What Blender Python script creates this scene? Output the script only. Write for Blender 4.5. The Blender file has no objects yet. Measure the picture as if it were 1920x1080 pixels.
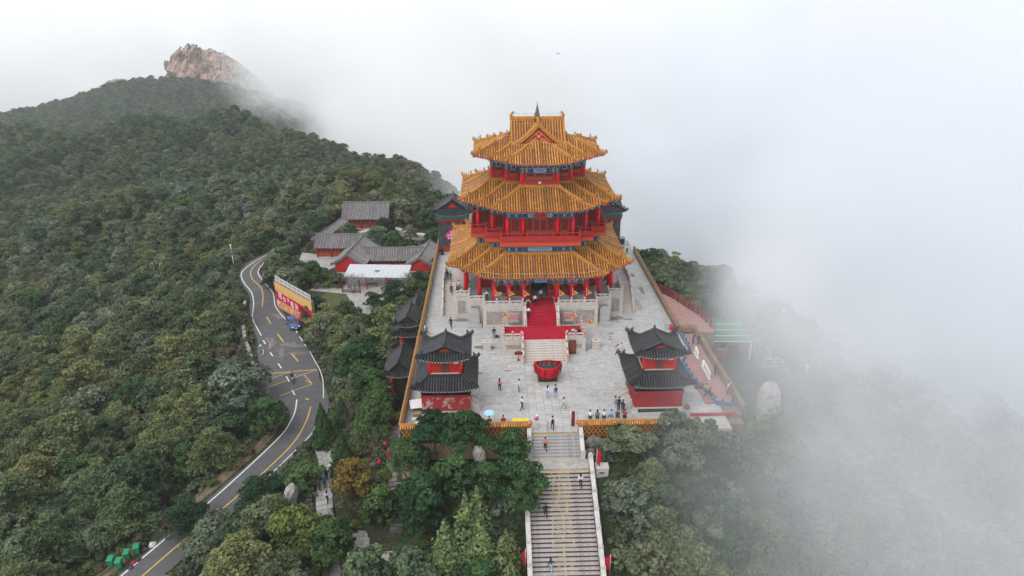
import bpy, bmesh, math, random, time
import numpy as np
from mathutils import Vector, Matrix
T0 = time.time()
R = math.radians
rng = random.Random(7)
nrg = np.random.default_rng(11)
scene = bpy.context.scene
COL = scene.collection

# ------------------------------------------------------------------ camera, world, sun, exposure
cam_data = bpy.data.cameras.new('camera')
cam = bpy.data.objects.new('camera', cam_data)
COL.objects.link(cam)
CAM_LOC = Vector((-6.18, -97.0, 42.36))
PITCH, YAW, ROLL, FOC = 22.96, 1.53, 0.27, 1300.0
cam.location = CAM_LOC
cam.rotation_euler = (Matrix.Rotation(R(-YAW), 4, 'Z') @ Matrix.Rotation(R(90 - PITCH), 4, 'X') @ Matrix.Rotation(R(-ROLL), 4, 'Z')).to_euler()
cam_data.sensor_width = 36.0
cam_data.lens = 36.0 * FOC / 1920.0
cam_data.clip_start = 0.5
cam_data.clip_end = 12000.0
scene.camera = cam

world = bpy.data.worlds.new('World')
scene.world = world
world.use_nodes = True
wn, wl = world.node_tree.nodes, world.node_tree.links
for n in list(wn): wn.remove(n)
SUN_EL, SUN_AZ = 52.0, 215.0            # soft high sun behind cloud, over the camera's left shoulder
sky = wn.new('ShaderNodeTexSky'); sky.sky_type = 'NISHITA'; sky.sun_disc = False
sky.sun_elevation = R(SUN_EL); sky.sun_rotation = R(SUN_AZ)
sky.air_density = 1.0; sky.dust_density = 6.0; sky.ozone_density = 1.0; sky.altitude = 300
hs = wn.new('ShaderNodeHueSaturation'); hs.inputs['Saturation'].default_value = 0.12
bg1 = wn.new('ShaderNodeBackground'); bg1.inputs['Strength'].default_value = 0.06
bg2 = wn.new('ShaderNodeBackground'); bg2.inputs['Strength'].default_value = 0.98
bg2.inputs['Color'].default_value = (0.945, 0.968, 1.0, 1)   # the even white of the cloud deck
ads = wn.new('ShaderNodeAddShader'); wo = wn.new('ShaderNodeOutputWorld')
wl.new(sky.outputs[0], hs.inputs['Color']); wl.new(hs.outputs[0], bg1.inputs['Color'])
wl.new(bg1.outputs[0], ads.inputs[0]); wl.new(bg2.outputs[0], ads.inputs[1]); wl.new(ads.outputs[0], wo.inputs['Surface'])

sun_data = bpy.data.lights.new('sun', 'SUN'); sun_data.energy = 1.3; sun_data.angle = R(35); sun_data.color = (1.0, 0.96, 0.9)
sun = bpy.data.objects.new('sun', sun_data); COL.objects.link(sun)
sun.rotation_euler = (R(90 - SUN_EL), 0, R(180 - SUN_AZ))
sun.location = (0, 0, 120)

vs = scene.view_settings
vs.view_transform = 'Standard'; vs.look = 'None'; vs.gamma = 1.0; vs.use_curve_mapping = False
vs.exposure = 0.03
cy = scene.cycles
cy.max_bounces = 18; cy.diffuse_bounces = 3; cy.glossy_bounces = 2; cy.transmission_bounces = 2
cy.volume_bounces = 16; cy.transparent_max_bounces = 8
cy.volume_max_steps = 96; cy.volume_step_rate = 1.0
cy.use_denoising = True
cy.use_adaptive_sampling = True; cy.adaptive_threshold = 0.02
cy.sample_clamp_indirect = 6.0

# ------------------------------------------------------------------ helpers
def tag(o, label=None, cat=None, group=None, kind=None):
    if label: o['label'] = label
    if cat: o['category'] = cat
    if group: o['group'] = group
    if kind: o['kind'] = kind
    return o

def empty(name, loc=(0, 0, 0), rz=0.0, label=None, cat=None, group=None):
    o = bpy.data.objects.new(name, None); COL.objects.link(o)
    o.location = loc; o.rotation_euler = (0, 0, rz); o.empty_display_size = 0.3
    return tag(o, label, cat, group)

def link(name, me, parent=None, loc=(0, 0, 0), rz=0.0, sc=None):
    o = bpy.data.objects.new(name, me); COL.objects.link(o)
    o.location = loc; o.rotation_euler = (0, 0, rz)
    if sc is not None: o.scale = sc if hasattr(sc, '__len__') else (sc, sc, sc)
    if parent is not None: o.parent = parent
    return o

def copy_tree(o, parent=None):
    c = o.copy(); COL.objects.link(c)
    if parent is not None: c.parent = parent
    for ch in o.children: copy_tree(ch, c)
    return c

class MB:
    """collects faces with a material slot each; build() links ONE mesh object"""
    def __init__(s): s.v = []; s.f = []; s.m = []; s.mats = []; s.smooth = []
    def mi(s, mat):
        if mat not in s.mats: s.mats.append(mat)
        return s.mats.index(mat)
    def add(s, vs, fs, mat, smooth=False):
        b = len(s.v); k = s.mi(mat)
        s.v.extend([tuple(p) for p in vs])
        for f in fs: s.f.append(tuple(b + i for i in f)); s.m.append(k); s.smooth.append(smooth)
        return s
    def box(s, c, size, mat, rz=0.0, taper=1.0, M=None):
        x, y, z = size[0] / 2, size[1] / 2, size[2] / 2
        ca, sa = math.cos(rz), math.sin(rz); vs = []
        for k, t in ((-z, 1.0), (z, taper)):
            for px, py in ((-x, -y), (x, -y), (x, y), (-x, y)):
                px, py = px * t, py * t
                vs.append((c[0] + px * ca - py * sa, c[1] + px * sa + py * ca, c[2] + k))
        if M is not None: vs = [tuple(M @ Vector(p)) for p in vs]
        return s.add(vs, [(3, 2, 1, 0), (4, 5, 6, 7), (0, 1, 5, 4), (1, 2, 6, 5), (2, 3, 7, 6), (3, 0, 4, 7)], mat)
    def bx(s, x0, x1, y0, y1, z0, z1, mat): return s.box(((x0 + x1) / 2, (y0 + y1) / 2, (z0 + z1) / 2), (x1 - x0, y1 - y0, z1 - z0), mat)
    def tube(s, pts, radii, n, mat, caps=True, smooth=True):
        pts = [Vector(p) for p in pts]
        if not hasattr(radii, '__len__'): radii = [radii] * len(pts)
        rings = []; ref = None
        for i, p in enumerate(pts):
            d = (pts[min(i + 1, len(pts) - 1)] - pts[max(i - 1, 0)]).normalized()
            if ref is None or abs(ref.dot(d)) > 0.95: ref = Vector((0, 0, 1)) if abs(d.z) < 0.9 else Vector((1, 0, 0))
            a = ref.cross(d).normalized(); b = d.cross(a).normalized(); ref = -a.cross(d) if False else ref
            rings.append([tuple(p + (a * math.cos(2 * math.pi * k / n) + b * math.sin(2 * math.pi * k / n)) * radii[i]) for k in range(n)])
        vs = [q for r in rings for q in r]; fs = []
        for i in range(len(pts) - 1):
            for k in range(n):
                k2 = (k + 1) % n; fs.append((i * n + k, i * n + k2, (i + 1) * n + k2, (i + 1) * n + k))
        if caps: fs.append(tuple(range(n - 1, -1, -1))); fs.append(tuple((len(pts) - 1) * n + k for k in range(n)))
        return s.add(vs, fs, mat, smooth)
    def lathe(s, c, prof, n, mat, smooth=True, sx=1.0, sy=1.0, rot=0.0):
        vs = []; fs = []
        for r, z in prof:
            for k in range(n):
                a = rot + 2 * math.pi * k / n; vs.append((c[0] + r * math.cos(a) * sx, c[1] + r * math.sin(a) * sy, c[2] + z))
        m = len(prof)
        for i in range(m - 1):
            for k in range(n):
                k2 = (k + 1) % n; fs.append((i * n + k, i * n + k2, (i + 1) * n + k2, (i + 1) * n + k))
        fs.append(tuple(range(n - 1, -1, -1))); fs.append(tuple((m - 1) * n + k for k in range(n)))
        return s.add(vs, fs, mat, smooth)
    def prism(s, poly, z0, z1, mat):
        n = len(poly); vs = [(p[0], p[1], z0) for p in poly] + [(p[0], p[1], z1) for p in poly]
        fs = [tuple(range(n - 1, -1, -1)), tuple(range(n, 2 * n))] + [(k, (k + 1) % n, n + (k + 1) % n, n + k) for k in range(n)]
        return s.add(vs, fs, mat)
    def plate(s, poly, origin, ux, uy, th, mat):
        """flat polygon (u,v) in the plane (ux,uy), thickness th along ux x uy"""
        o, ux, uy = Vector(origin), Vector(ux), Vector(uy); n_ = ux.cross(uy).normalized() * th
        a = [o + ux * p[0] + uy * p[1] for p in poly]; n = len(poly)
        vs = [tuple(p) for p in a] + [tuple(p + n_) for p in a]
        fs = [tuple(range(n - 1, -1, -1)), tuple(range(n, 2 * n))] + [(k, (k + 1) % n, n + (k + 1) % n, n + k) for k in range(n)]
        return s.add(vs, fs, mat)
    def mesh(s, name):
        me = bpy.data.meshes.new(name); me.from_pydata(s.v, [], s.f)
        for m in s.mats: me.materials.append(m)
        me.polygons.foreach_set('material_index', s.m); me.polygons.foreach_set('use_smooth', s.smooth)
        me.update(); return me
    def build(s, name, parent=None, loc=(0, 0, 0), rz=0.0):
        return link(name, s.mesh(name), parent, loc, rz)

# ------------------------------------------------------------------ materials
MATS = {}
def mat(name, col, rough=0.8, var=0.12, scale=3.0, bump=0.0, bscale=20.0, col2=None, c2lo=0.5, c2hi=0.7, c2scale=1.5, attr=None, rnd=0.0, metal=0.0, spec=0.16, coords='Object'):
    """base colour with fine mottling, an optional second colour in stains, optional per-piece attribute"""
    if name in MATS: return MATS[name]
    m = bpy.data.materials.new(name); m.use_nodes = True; MATS[name] = m
    nt = m.node_tree; N, L = nt.nodes, nt.links; b = N['Principled BSDF']
    b.inputs['Roughness'].default_value = rough; b.inputs['Metallic'].default_value = metal
    b.inputs['Specular IOR Level'].default_value = spec
    tc = N.new('ShaderNodeTexCoord'); src = tc.outputs[coords]
    if coords == 'World':
        pass
    nz = N.new('ShaderNodeTexNoise'); nz.inputs['Scale'].default_value = scale; nz.inputs['Detail'].default_value = 4; nz.inputs['Roughness'].default_value = 0.65
    L.new(src, nz.inputs['Vector'])
    mr = N.new('ShaderNodeMapRange'); mr.inputs['From Min'].default_value = 0.25; mr.inputs['From Max'].default_value = 0.75
    mr.inputs['To Min'].default_value = 1 - var * 1.6; mr.inputs['To Max'].default_value = 1 + var
    L.new(nz.outputs['Fac'], mr.inputs['Value'])
    base = N.new('ShaderNodeRGB'); base.outputs[0].default_value = (*col, 1); cur = base.outputs[0]
    if col2 is not None:
        n2 = N.new('ShaderNodeTexNoise'); n2.inputs['Scale'].default_value = c2scale; n2.inputs['Detail'].default_value = 6; n2.inputs['Roughness'].default_value = 0.7
        L.new(src, n2.inputs['Vector'])
        r2 = N.new('ShaderNodeMapRange'); r2.inputs['From Min'].default_value = c2lo; r2.inputs['From Max'].default_value = c2hi; L.new(n2.outputs['Fac'], r2.inputs['Value'])
        mx = N.new('ShaderNodeMix'); mx.data_type = 'RGBA'; L.new(r2.outputs[0], mx.inputs['Factor']); L.new(cur, mx.inputs['A']); mx.inputs['B'].default_value = (*col2, 1); cur = mx.outputs['Result']
    sc = N.new('ShaderNodeVectorMath'); sc.operation = 'SCALE'; L.new(cur, sc.inputs[0]); L.new(mr.outputs[0], sc.inputs['Scale']); cur = sc.outputs[0]
    if attr:
        at = N.new('ShaderNodeAttribute'); at.attribute_name = attr
        s2 = N.new('ShaderNodeVectorMath'); s2.operation = 'MULTIPLY'; L.new(cur, s2.inputs[0]); L.new(at.outputs['Color'], s2.inputs[1]); cur = s2.outputs[0]
    if rnd:
        oi = N.new('ShaderNodeObjectInfo'); r3 = N.new('ShaderNodeMapRange'); r3.inputs['To Min'].default_value = 1 - rnd; r3.inputs['To Max'].default_value = 1 + rnd
        L.new(oi.outputs['Random'], r3.inputs['Value']); s3 = N.new('ShaderNodeVectorMath'); s3.operation = 'SCALE'
        L.new(cur, s3.inputs[0]); L.new(r3.outputs[0], s3.inputs['Scale']); cur = s3.outputs[0]
    L.new(cur, b.inputs['Base Color'])
    if bump:
        nb = N.new('ShaderNodeTexNoise'); nb.inputs['Scale'].default_value = bscale; nb.inputs['Detail'].default_value = 5; L.new(src, nb.inputs['Vector'])
        bp = N.new('ShaderNodeBump'); bp.inputs['Strength'].default_value = bump; bp.inputs['Distance'].default_value = 0.05
        L.new(nb.outputs['Fac'], bp.inputs['Height']); L.new(bp.outputs[0], b.inputs['Normal'])
    return m

def leaf_mat(name, c1, c2, c3=None, trans=0.36):
    m = bpy.data.materials.new(name); m.use_nodes = True; MATS[name] = m
    nt = m.node_tree; N, L = nt.nodes, nt.links; b = N['Principled BSDF']
    b.inputs['Roughness'].default_value = 0.75; b.inputs['Specular IOR Level'].default_value = 0.08
    oi = N.new('ShaderNodeObjectInfo')
    rp = N.new('ShaderNodeValToRGB'); e = rp.color_ramp.elements
    e[0].color = (*c1, 1); e[0].position = 0.0; e[1].color = (*c2, 1); e[1].position = 0.75
    if c3: x = e.new(1.0); x.color = (*c3, 1)
    L.new(oi.outputs['Random'], rp.inputs['Fac'])
    at = N.new('ShaderNodeAttribute'); at.attribute_name = 'tint'
    s2 = N.new('ShaderNodeVectorMath'); s2.operation = 'MULTIPLY'; L.new(rp.outputs['Color'], s2.inputs[0]); L.new(at.outputs['Color'], s2.inputs[1])
    # leaves go a little browner or yellower from patch to patch of the wood
    gm = N.new('ShaderNodeNewGeometry'); nz = N.new('ShaderNodeTexNoise'); nz.inputs['Scale'].default_value = 0.035; nz.inputs['Detail'].default_value = 3
    L.new(gm.outputs['Position'], nz.inputs['Vector'])
    r2 = N.new('ShaderNodeMapRange'); r2.inputs['From Min'].default_value = 0.35; r2.inputs['From Max'].default_value = 0.68; L.new(nz.outputs['Fac'], r2.inputs['Value'])
    mx = N.new('ShaderNodeMix'); mx.data_type = 'RGBA'; L.new(r2.outputs[0], mx.inputs['Factor'])
    mx.inputs['A'].default_value = (0.84, 0.98, 0.98, 1); mx.inputs['B'].default_value = (1.12, 1.05, 0.88, 1)
    s3 = N.new('ShaderNodeVectorMath'); s3.operation = 'MULTIPLY'; L.new(s2.outputs[0], s3.inputs[0]); L.new(mx.outputs['Result'], s3.inputs[1])
    L.new(s3.outputs[0], b.inputs['Base Color'])
    tr = N.new('ShaderNodeBsdfTranslucent'); L.new(s3.outputs[0], tr.inputs['Color'])
    ms = N.new('ShaderNodeMixShader'); ms.inputs[0].default_value = trans; L.new(b.outputs[0], ms.inputs[1]); L.new(tr.outputs[0], ms.inputs[2])
    L.new(ms.outputs[0], N['Material Output'].inputs['Surface'])
    return m

# camera projection used only to decide which trees stay clear of what the photograph shows
_p, _y = R(PITCH), R(YAW)
FW = np.array([math.sin(_y) * math.cos(_p), math.cos(_y) * math.cos(_p), -math.sin(_p)])
RT0 = np.array([math.cos(_y), -math.sin(_y), 0.0]); UP0 = np.cross(RT0, FW)
RT = RT0 * math.cos(R(ROLL)) + UP0 * math.sin(R(ROLL)); UP = UP0 * math.cos(R(ROLL)) - RT0 * math.sin(R(ROLL))
def project(P):
    d = np.atleast_2d(np.asarray(P, float)) - np.array(CAM_LOC); Z = d @ FW
    Zs = np.where(Z > 1, Z, 1)
    return 960 + FOC * (d @ RT) / Zs, 540 - FOC * (d @ UP) / Zs, Z
# ------------------------------------------------------------------ terrain
CTRL = [(-58,-40,-16),(-69,-23,-18),(-57,-26,-16),(-49,-22,-15),(-87,2,-22),(-72,7,-20),(-60,11,-17),(-115,43,-27),(-95,50,-25),(-68,39,-18),(-147,92,-30),(-117,92,-27),(-82,76,-20),(-178,141,-30),(-64,83,-15),(-38,80,-11),(-130,93,-20.8),(-120,103,-19.9),(-106,108,-16),(-87,108,-13.2),(-67,98,-11.8),(-55,93,-9.4),(-39,83,-5.5),(-28,73,-3.9),(-21,58,-5.6),(-191,193,-36.5),(-137,173,-31.7),(-104,168,-31.5),(-71,158,-29.7),(-37,143,-25.4),(-295,323,-28.9),(-265,323,-32),(-245,323,-36),(-228,333,-38.1),(-197,323,-32),(-152,303,-22.7),(-122,283,-25.2),(-96,263,-31),(-65,243,-33.9),(-43,223,-35.3),(-29,203,-37.8),(-132,243,-28.1),(-168,243,-30.6),(-225,253,-32.6),(-84,213,-31.7),(-380,443,-72.5),(-297,463,-85.3),(-198,423,-77.6),(-108,363,-83.1),(-35,283,-86.1),(-483,423,-76.7),
(-544,703,-84.2),(-494,723,-74.8),(-453,763,-57),(-409,783,-56.7),(-364,783,-54),(-304,753,-63.5),(-236,703,-68.9),(-192,663,-80.1),(-383,643,-69),(-292,633,-67.4),(-437,603,-73.3),(-153,623,-103.5),(-768,1003,-181),(-541,1053,-156),(-253,903,-163),(-918,903,-163),
(20,0,-4),(20,-30,-4.5),(30,-7,-5),(28,-14,-5),(27,-26,-5.5),(45,0,-16),(40,-30,-12),(60,-30,-19),(80,0,-30),(30,-50,-15),(15,-45,-8.5),(8,-42,-4.4),(6,-55,-12),(20,-60,-16),(30,20,-8),(26,8,-5),(45,20,-16),(40,40,-22),(22,36,-16),(80,40,-42),(0,30,-8),(0,45,-30),(0,70,-55),(30,80,-50),(60,100,-60),(0,130,-80),(-14,40,-12),(-10,90,-50),(120,60,-60),(150,-40,-48),(60,-80,-28),(0,-70,-20),(0,-95,-30),(300,0,-180),(300,300,-220),(100,300,-200),(0,600,-220),(500,800,-240),(200,-200,-150),
(-19,-10,-8.5),(-19,-30,-7),(-20,10,-8.5),(-25,30,-8.6),(-40,40,-8.6),(-25,55,-8.2),(-45,60,-9.3),(-30,0,-9.8),(-27,-20,-9.8),(-25,-35,-9.6),(-15,-43.5,-8.6),(-8,-42,-5.6),(-8,-50,-10),(-20,-50,-11),(-33,-50,-13),(-45,-60,-15.5),(-60,-60,-19),(-30,-70,-16),(-60,-95,-26),(-120,-40,-32),(-200,0,-50),(-300,-100,-90),(-100,-150,-60),(-300,150,-55),(-500,300,-110),(0,-200,-80)]
_C = np.array(CTRL, float)
def _phi(d): return np.sqrt(d * d + 9.0)
_d = np.hypot(_C[:, None, 0] - _C[None, :, 0], _C[:, None, 1] - _C[None, :, 1])
_W = np.linalg.solve(_phi(_d) + 0.02 * np.eye(len(_C)), _C[:, 2] + 60.0)
def raw_h(x, y):
    x, y = np.asarray(x, float), np.asarray(y, float); out = np.zeros(x.shape)
    for (cx, cy_, _), w in zip(_C, _W): out += w * np.sqrt((x - cx) ** 2 + (y - cy_) ** 2 + 9.0)
    r = np.clip((np.hypot(x, y - 200) - 900) / 800, 0, 1)
    return np.clip((out - 60.0), -260, 60) * (1 - r) + (-230.0) * r
ROAD = [(-52.5,-62,-14.6,4.4),(-48.6,-54,-13.6,4.4),(-43.4,-43.5,-12.3,4.4),(-37.6,-32,-11.4,4.4),(-34.3,-25,-11.0,4.4),(-32.1,-19.4,-10.7,4.6),(-31.9,-15.5,-10.4,5.0),(-33.2,-12,-10.1,6.2),(-36.4,-8,-10,8.6),(-38.0,-3,-10,8.2),(-40.7,3,-10,7.4),(-42.9,8,-10,6.2),(-46,14,-10,6.0),(-48.6,20,-10,4.9),(-50.8,26,-10,4.5),(-53.9,31.3,-10,4.3),(-56.6,37,-10,3.8),(-56.7,41.5,-9.9,3.6),(-55.2,46,-9.8,3.6),(-52.6,54,-9.6,3.2),(-52.5,62,-9.8,3.0),(-54.5,70,-10.2,3.0)]
def catmull(P, n):
    P = np.array(P, float); out = []
    for i in range(len(P) - 1):
        p0, p1, p2, p3 = P[max(i - 1, 0)], P[i], P[i + 1], P[min(i + 2, len(P) - 1)]
        for k in range(n):
            t = k / n
            out.append(0.5 * ((2 * p1) + (-p0 + p2) * t + (2 * p0 - 5 * p1 + 4 * p2 - p3) * t * t + (-p0 + 3 * p1 - 3 * p2 + p3) * t ** 3))
    out.append(P[-1]); return np.array(out)
RS = catmull(ROAD, 10)
PATH = [(-22.2,-47,-10.6,1.8),(-23.2,-42.5,-10.2,1.8),(-24.6,-38,-9.9,1.8),(-25.8,-33.5,-9.6,1.8),(-26.8,-28,-9.5,1.6),(-28.6,-23,-9.9,2.0)]
PS = catmull(PATH, 6)
PATH2 = [(-17.0,-39.6,-9.7,1.3),(-16.9,-37.6,-8.4,1.3),(-17.4,-35.5,-7.0,1.4),(-18.2,-31,-6.4,1.4),(-18.6,-25,-6.3,1.3)]
PS2 = catmull(PATH2, 6)
# level pads: x0,x1,y0,y1,z
PADS = [(-46,-18.5,14,72,-8.6),(-16.5,-4.2,-38.2,-34,-2.5),(-3.6,3.6,-41,-35,-2.6),(21.5,31,-17,-4,-4.4),(4.6,22,-38.6,-36.4,-1.9),(-21.8,-15.2,-43.6,-38.9,-10.0)]
def _blend_line(x, y, z, S, extra, fall, drop):
    best = np.full(x.shape, 1e9); bz = np.zeros(x.shape)
    for i in range(len(S) - 1):
        a, b = S[i], S[i + 1]; dx, dy = b[0] - a[0], b[1] - a[1]; l2 = dx * dx + dy * dy
        t = np.clip(((x - a[0]) * dx + (y - a[1]) * dy) / l2, 0, 1)
        d = np.hypot(x - a[0] - t * dx, y - a[1] - t * dy) - (a[3] + (b[3] - a[3]) * t) / 2
        u = d < best; best = np.where(u, d, best); bz = np.where(u, a[2] + (b[2] - a[2]) * t, bz)
    w = np.clip(1 - (best - extra) / fall, 0, 1); w = w * w * (3 - 2 * w)
    return z * (1 - w) + (bz - drop) * w, best
def height(x, y):
    x, y = np.asarray(x, float), np.asarray(y, float)
    z = raw_h(x, y)
    z = z + 0.35 * np.sin(x * 0.31 + 1.3 * np.sin(y * 0.17)) * np.cos(y * 0.27) + 1.2 * np.sin(x * 0.045) * np.sin(y * 0.05 + 1) * np.clip((np.hypot(x, y) - 100) / 150, 0, 1)
    z = z + (5.0 * np.sin(x * .055 + 2 * np.sin(y * .021)) * np.cos(y * .043 + 1.5 * np.sin(x * .03)) + 2.2 * np.sin(x * .13 + y * .05) * np.sin(y * .09)) * np.clip((y - 125) / 60, 0, 1) * np.clip((520 - y) / 80, .35, 1)
    for x0, x1, y0, y1, pz in PADS:
        d = np.maximum(np.maximum(x0 - x, x - x1), np.maximum(y0 - y, y - y1)); w = np.clip(1 - d / (1.6 if pz == -10.0 else 4.0), 0, 1); w = w * w * (3 - 2 * w)
        z = z * (1 - w) + pz * w
    z, _ = _blend_line(x, y, z, RS, 1.2, 4.0, 0.12)
    z, _ = _blend_line(x, y, z, PS, 0.4, 2.0, 0.1)
    z, _ = _blend_line(x, y, z, PS2, 0.3, 1.5, 0.1)
    # the stairs cut: ground stays below the flight
    sy = np.clip((-40.3 - y) * 0.53, 0, 40); d = np.abs(x) - 3.6
    w = np.clip(1 - d / 2.5, 0, 1) * ((y < -38) & (y > -75)); z = np.where(w > 0, z * (1 - w) + np.minimum(z, -2.6 - sy) * w, z)
    # under the plaza
    d = np.maximum(np.maximum(-16.2 - x, x - 18.6), np.maximum(-35.8 - y, y - 25)); w = np.clip(1 - d / 1.2, 0, 1)
    return np.where(w > 0, z * (1 - w) + np.minimum(z, -3.5) * w, z)

def axis(lo, hi, step, a, b, grow):
    g = list(np.arange(lo, hi + 1e-6, step)); s = step; p = lo
    while p > a: s *= grow; p -= s; g.insert(0, p)
    s = step; p = hi
    while p < b: s *= grow; p += s; g.append(p)
    return np.array(g)
gx = axis(-75, 50, 1.25, -1700, 1700, 1.055); gy = axis(-75, 110, 1.25, -400, 1700, 1.045)
GX, GY = np.meshgrid(gx, gy)
GZ = height(GX, GY)
def grid_mesh(name, X, Y, Z, mats):
    h, w = X.shape; me = bpy.data.meshes.new(name)
    co = np.stack([X, Y, Z], -1).reshape(-1, 3).astype(np.float32)
    i = np.arange(h * w).reshape(h, w); q = np.stack([i[:-1, :-1], i[:-1, 1:], i[1:, 1:], i[1:, :-1]], -1).reshape(-1, 4)
    me.vertices.add(len(co)); me.vertices.foreach_set('co', co.ravel())
    me.loops.add(q.size); me.loops.foreach_set('vertex_index', q.ravel().astype(np.int32))
    me.polygons.add(len(q)); me.polygons.foreach_set('loop_start', np.arange(0, q.size, 4, dtype=np.int32)); me.polygons.foreach_set('loop_total', np.full(len(q), 4, dtype=np.int32))
    me.polygons.foreach_set('use_smooth', np.ones(len(q), dtype=bool))
    for m in mats: me.materials.append(m)
    me.update(calc_edges=True); me.validate(); return me
M_soil = mat('woodland_soil', (0.062, 0.056, 0.036), 0.95, 0.5, 3.0, 1.0, 5.0, col2=(0.030, 0.050, 0.018), c2lo=0.42, c2hi=0.56, c2scale=0.9)
ground = link('ground', grid_mesh('ground', GX, GY, GZ, [M_soil])); tag(ground, 'brown woodland soil of the ridge under the trees', 'ground', kind='structure')
from mathutils.bvhtree import BVHTree
def gz(x, y): return float(height(np.array([x]), np.array([y]))[0])
def dist_line0(x, y): return min(float(np.hypot(S[:, 0] - x, S[:, 1] - y).min()) - 1.0 for S in (PS, PS2))
def path_z(x, y): return float(min(((np.hypot(S[:, 0] - x, S[:, 1] - y).min(), S[int(np.hypot(S[:, 0] - x, S[:, 1] - y).argmin()), 2]) for S in (PS, PS2)))[1])
# ------------------------------------------------------------------ trees
L_oak = leaf_mat('oak_leaves', (0.070, 0.106, 0.058), (0.148, 0.176, 0.100), (0.178, 0.172, 0.104))
L_dark = leaf_mat('dark_leaves', (0.034, 0.076, 0.030), (0.068, 0.115, 0.044))
L_pine = leaf_mat('pine_needles', (0.094, 0.122, 0.054), (0.170, 0.185, 0.084), (0.180, 0.172, 0.078), 0.15)
L_dpine = leaf_mat('dark_pine_needles', (0.018, 0.040, 0.022), (0.030, 0.060, 0.030), None, 0.1)
L_grey = leaf_mat('grey_leaves', (0.130, 0.160, 0.115), (0.185, 0.205, 0.150), (0.170, 0.170, 0.125))
L_yel = leaf_mat('yellow_leaves', (0.150, 0.125, 0.030), (0.180, 0.130, 0.035))
L_light = leaf_mat('light_leaves', (0.110, 0.150, 0.045), (0.150, 0.180, 0.055))
L_cyp = leaf_mat('cypress_leaves', (0.150, 0.180, 0.075), (0.180, 0.200, 0.085), None, 0.15)
L_rust = leaf_mat('rusty_leaves', (0.110, 0.075, 0.050), (0.130, 0.095, 0.060))
M_bark = mat('bark', (0.060, 0.048, 0.038), 0.95, 0.3, 8)
M_twig = mat('grey_twigs', (0.150, 0.130, 0.115), 0.95, 0.25, 6)

def quads_mesh(name, C, Nrm, S, m, tint, g, asp=1.0):
    """leaf-sized faces: centres C, facing Nrm, size S"""
    n = len(C); Nrm = Nrm / np.linalg.norm(Nrm, axis=1, keepdims=True)
    a = np.cross(Nrm, g.normal(size=(n, 3))); a /= np.linalg.norm(a, axis=1, keepdims=True); b = np.cross(Nrm, a)
    a = a * S[:, None] * 0.5 * asp; b = b * S[:, None] * 0.5; bend = Nrm * (S[:, None] * 0.16)
    V = np.stack([C - a - b * 0.55 - bend, C + a * 0.2 - b, C + a + b * 0.55 - bend, C - a * 0.2 + b], 1).reshape(-1, 3)
    me = bpy.data.meshes.new(name); me.vertices.add(4 * n); me.vertices.foreach_set('co', V.astype(np.float32).ravel())
    me.loops.add(4 * n); me.loops.foreach_set('vertex_index', np.arange(4 * n, dtype=np.int32))
    me.polygons.add(n); me.polygons.foreach_set('loop_start', np.arange(0, 4 * n, 4, dtype=np.int32)); me.polygons.foreach_set('loop_total', np.full(n, 4, dtype=np.int32))
    at = me.color_attributes.new('tint', 'FLOAT_COLOR', 'CORNER'); t4 = np.ones((n, 4)); t4[:, :3] = tint
    at.data.foreach_set('color', np.repeat(t4, 4, 0).astype(np.float32).ravel())
    me.materials.append(m); me.update(calc_edges=True); return me

def tint_of(g, n, spread=0.28, warm=0.10):
    v = 1 + spread * g.normal(size=n); w = warm * g.normal(size=n)
    return np.clip(np.stack([v * (1 + w), v, v * (1 - w)], 1), 0.35, 1.9)

def lobes_crown(name, seed, H, W, nl, nq, size, m, base=0.28, squash=0.8, up=0.35):
    g = np.random.default_rng(seed); C = []; Nn = []; T = []
    lob = []
    for i in range(nl):
        a = i * 2.4 + g.uniform(0, 1); f = i / max(nl - 1, 1)
        z = H * (base + (1 - base) * (0.18 + 0.66 * f)); rad = W * 0.5 * (0.62 - 0.45 * abs(f - 0.35)) * g.uniform(0.7, 1.15) * (0.25 if i == nl - 1 else 1)
        r = W * 0.5 * g.uniform(0.42, 0.62) * (0.85 if f > 0.8 else 1)
        lob.append((np.array([rad * math.cos(a), rad * math.sin(a), z]), r))
    tot = sum(r * r for _, r in lob)
    for c, r in lob:
        n = int(nq * r * r / tot); d = g.normal(size=(n, 3)); d[:, 2] = np.where(d[:, 2] < -0.3 * g.random(n), -d[:, 2], d[:, 2]); d /= np.linalg.norm(d, axis=1, keepdims=True)
        # leaf clumps: bunch the leaves round random spots on the lobe
        k = max(6, n // 22); hub = d[g.integers(0, n, k)]; pick = hub[g.integers(0, k, n)]; d2 = pick + d * 0.42; d2 /= np.linalg.norm(d2, axis=1, keepdims=True)
        rr = r * (0.62 + 0.46 * g.random(n) ** 0.7); p = c + d2 * rr[:, None] * np.array([1, 1, squash])
        lt = 1 + 0.16 * g.normal(); C.append(p); Nn.append(d2 + 0.55 * g.normal(size=(n, 3)) + np.array([0, 0, up])); T.append(tint_of(g, n) * lt)
    C = np.concatenate(C); return quads_mesh(name, C, np.concatenate(Nn), size * g.uniform(0.65, 1.35, len(C)), m, np.concatenate(T), g), lob

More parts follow.
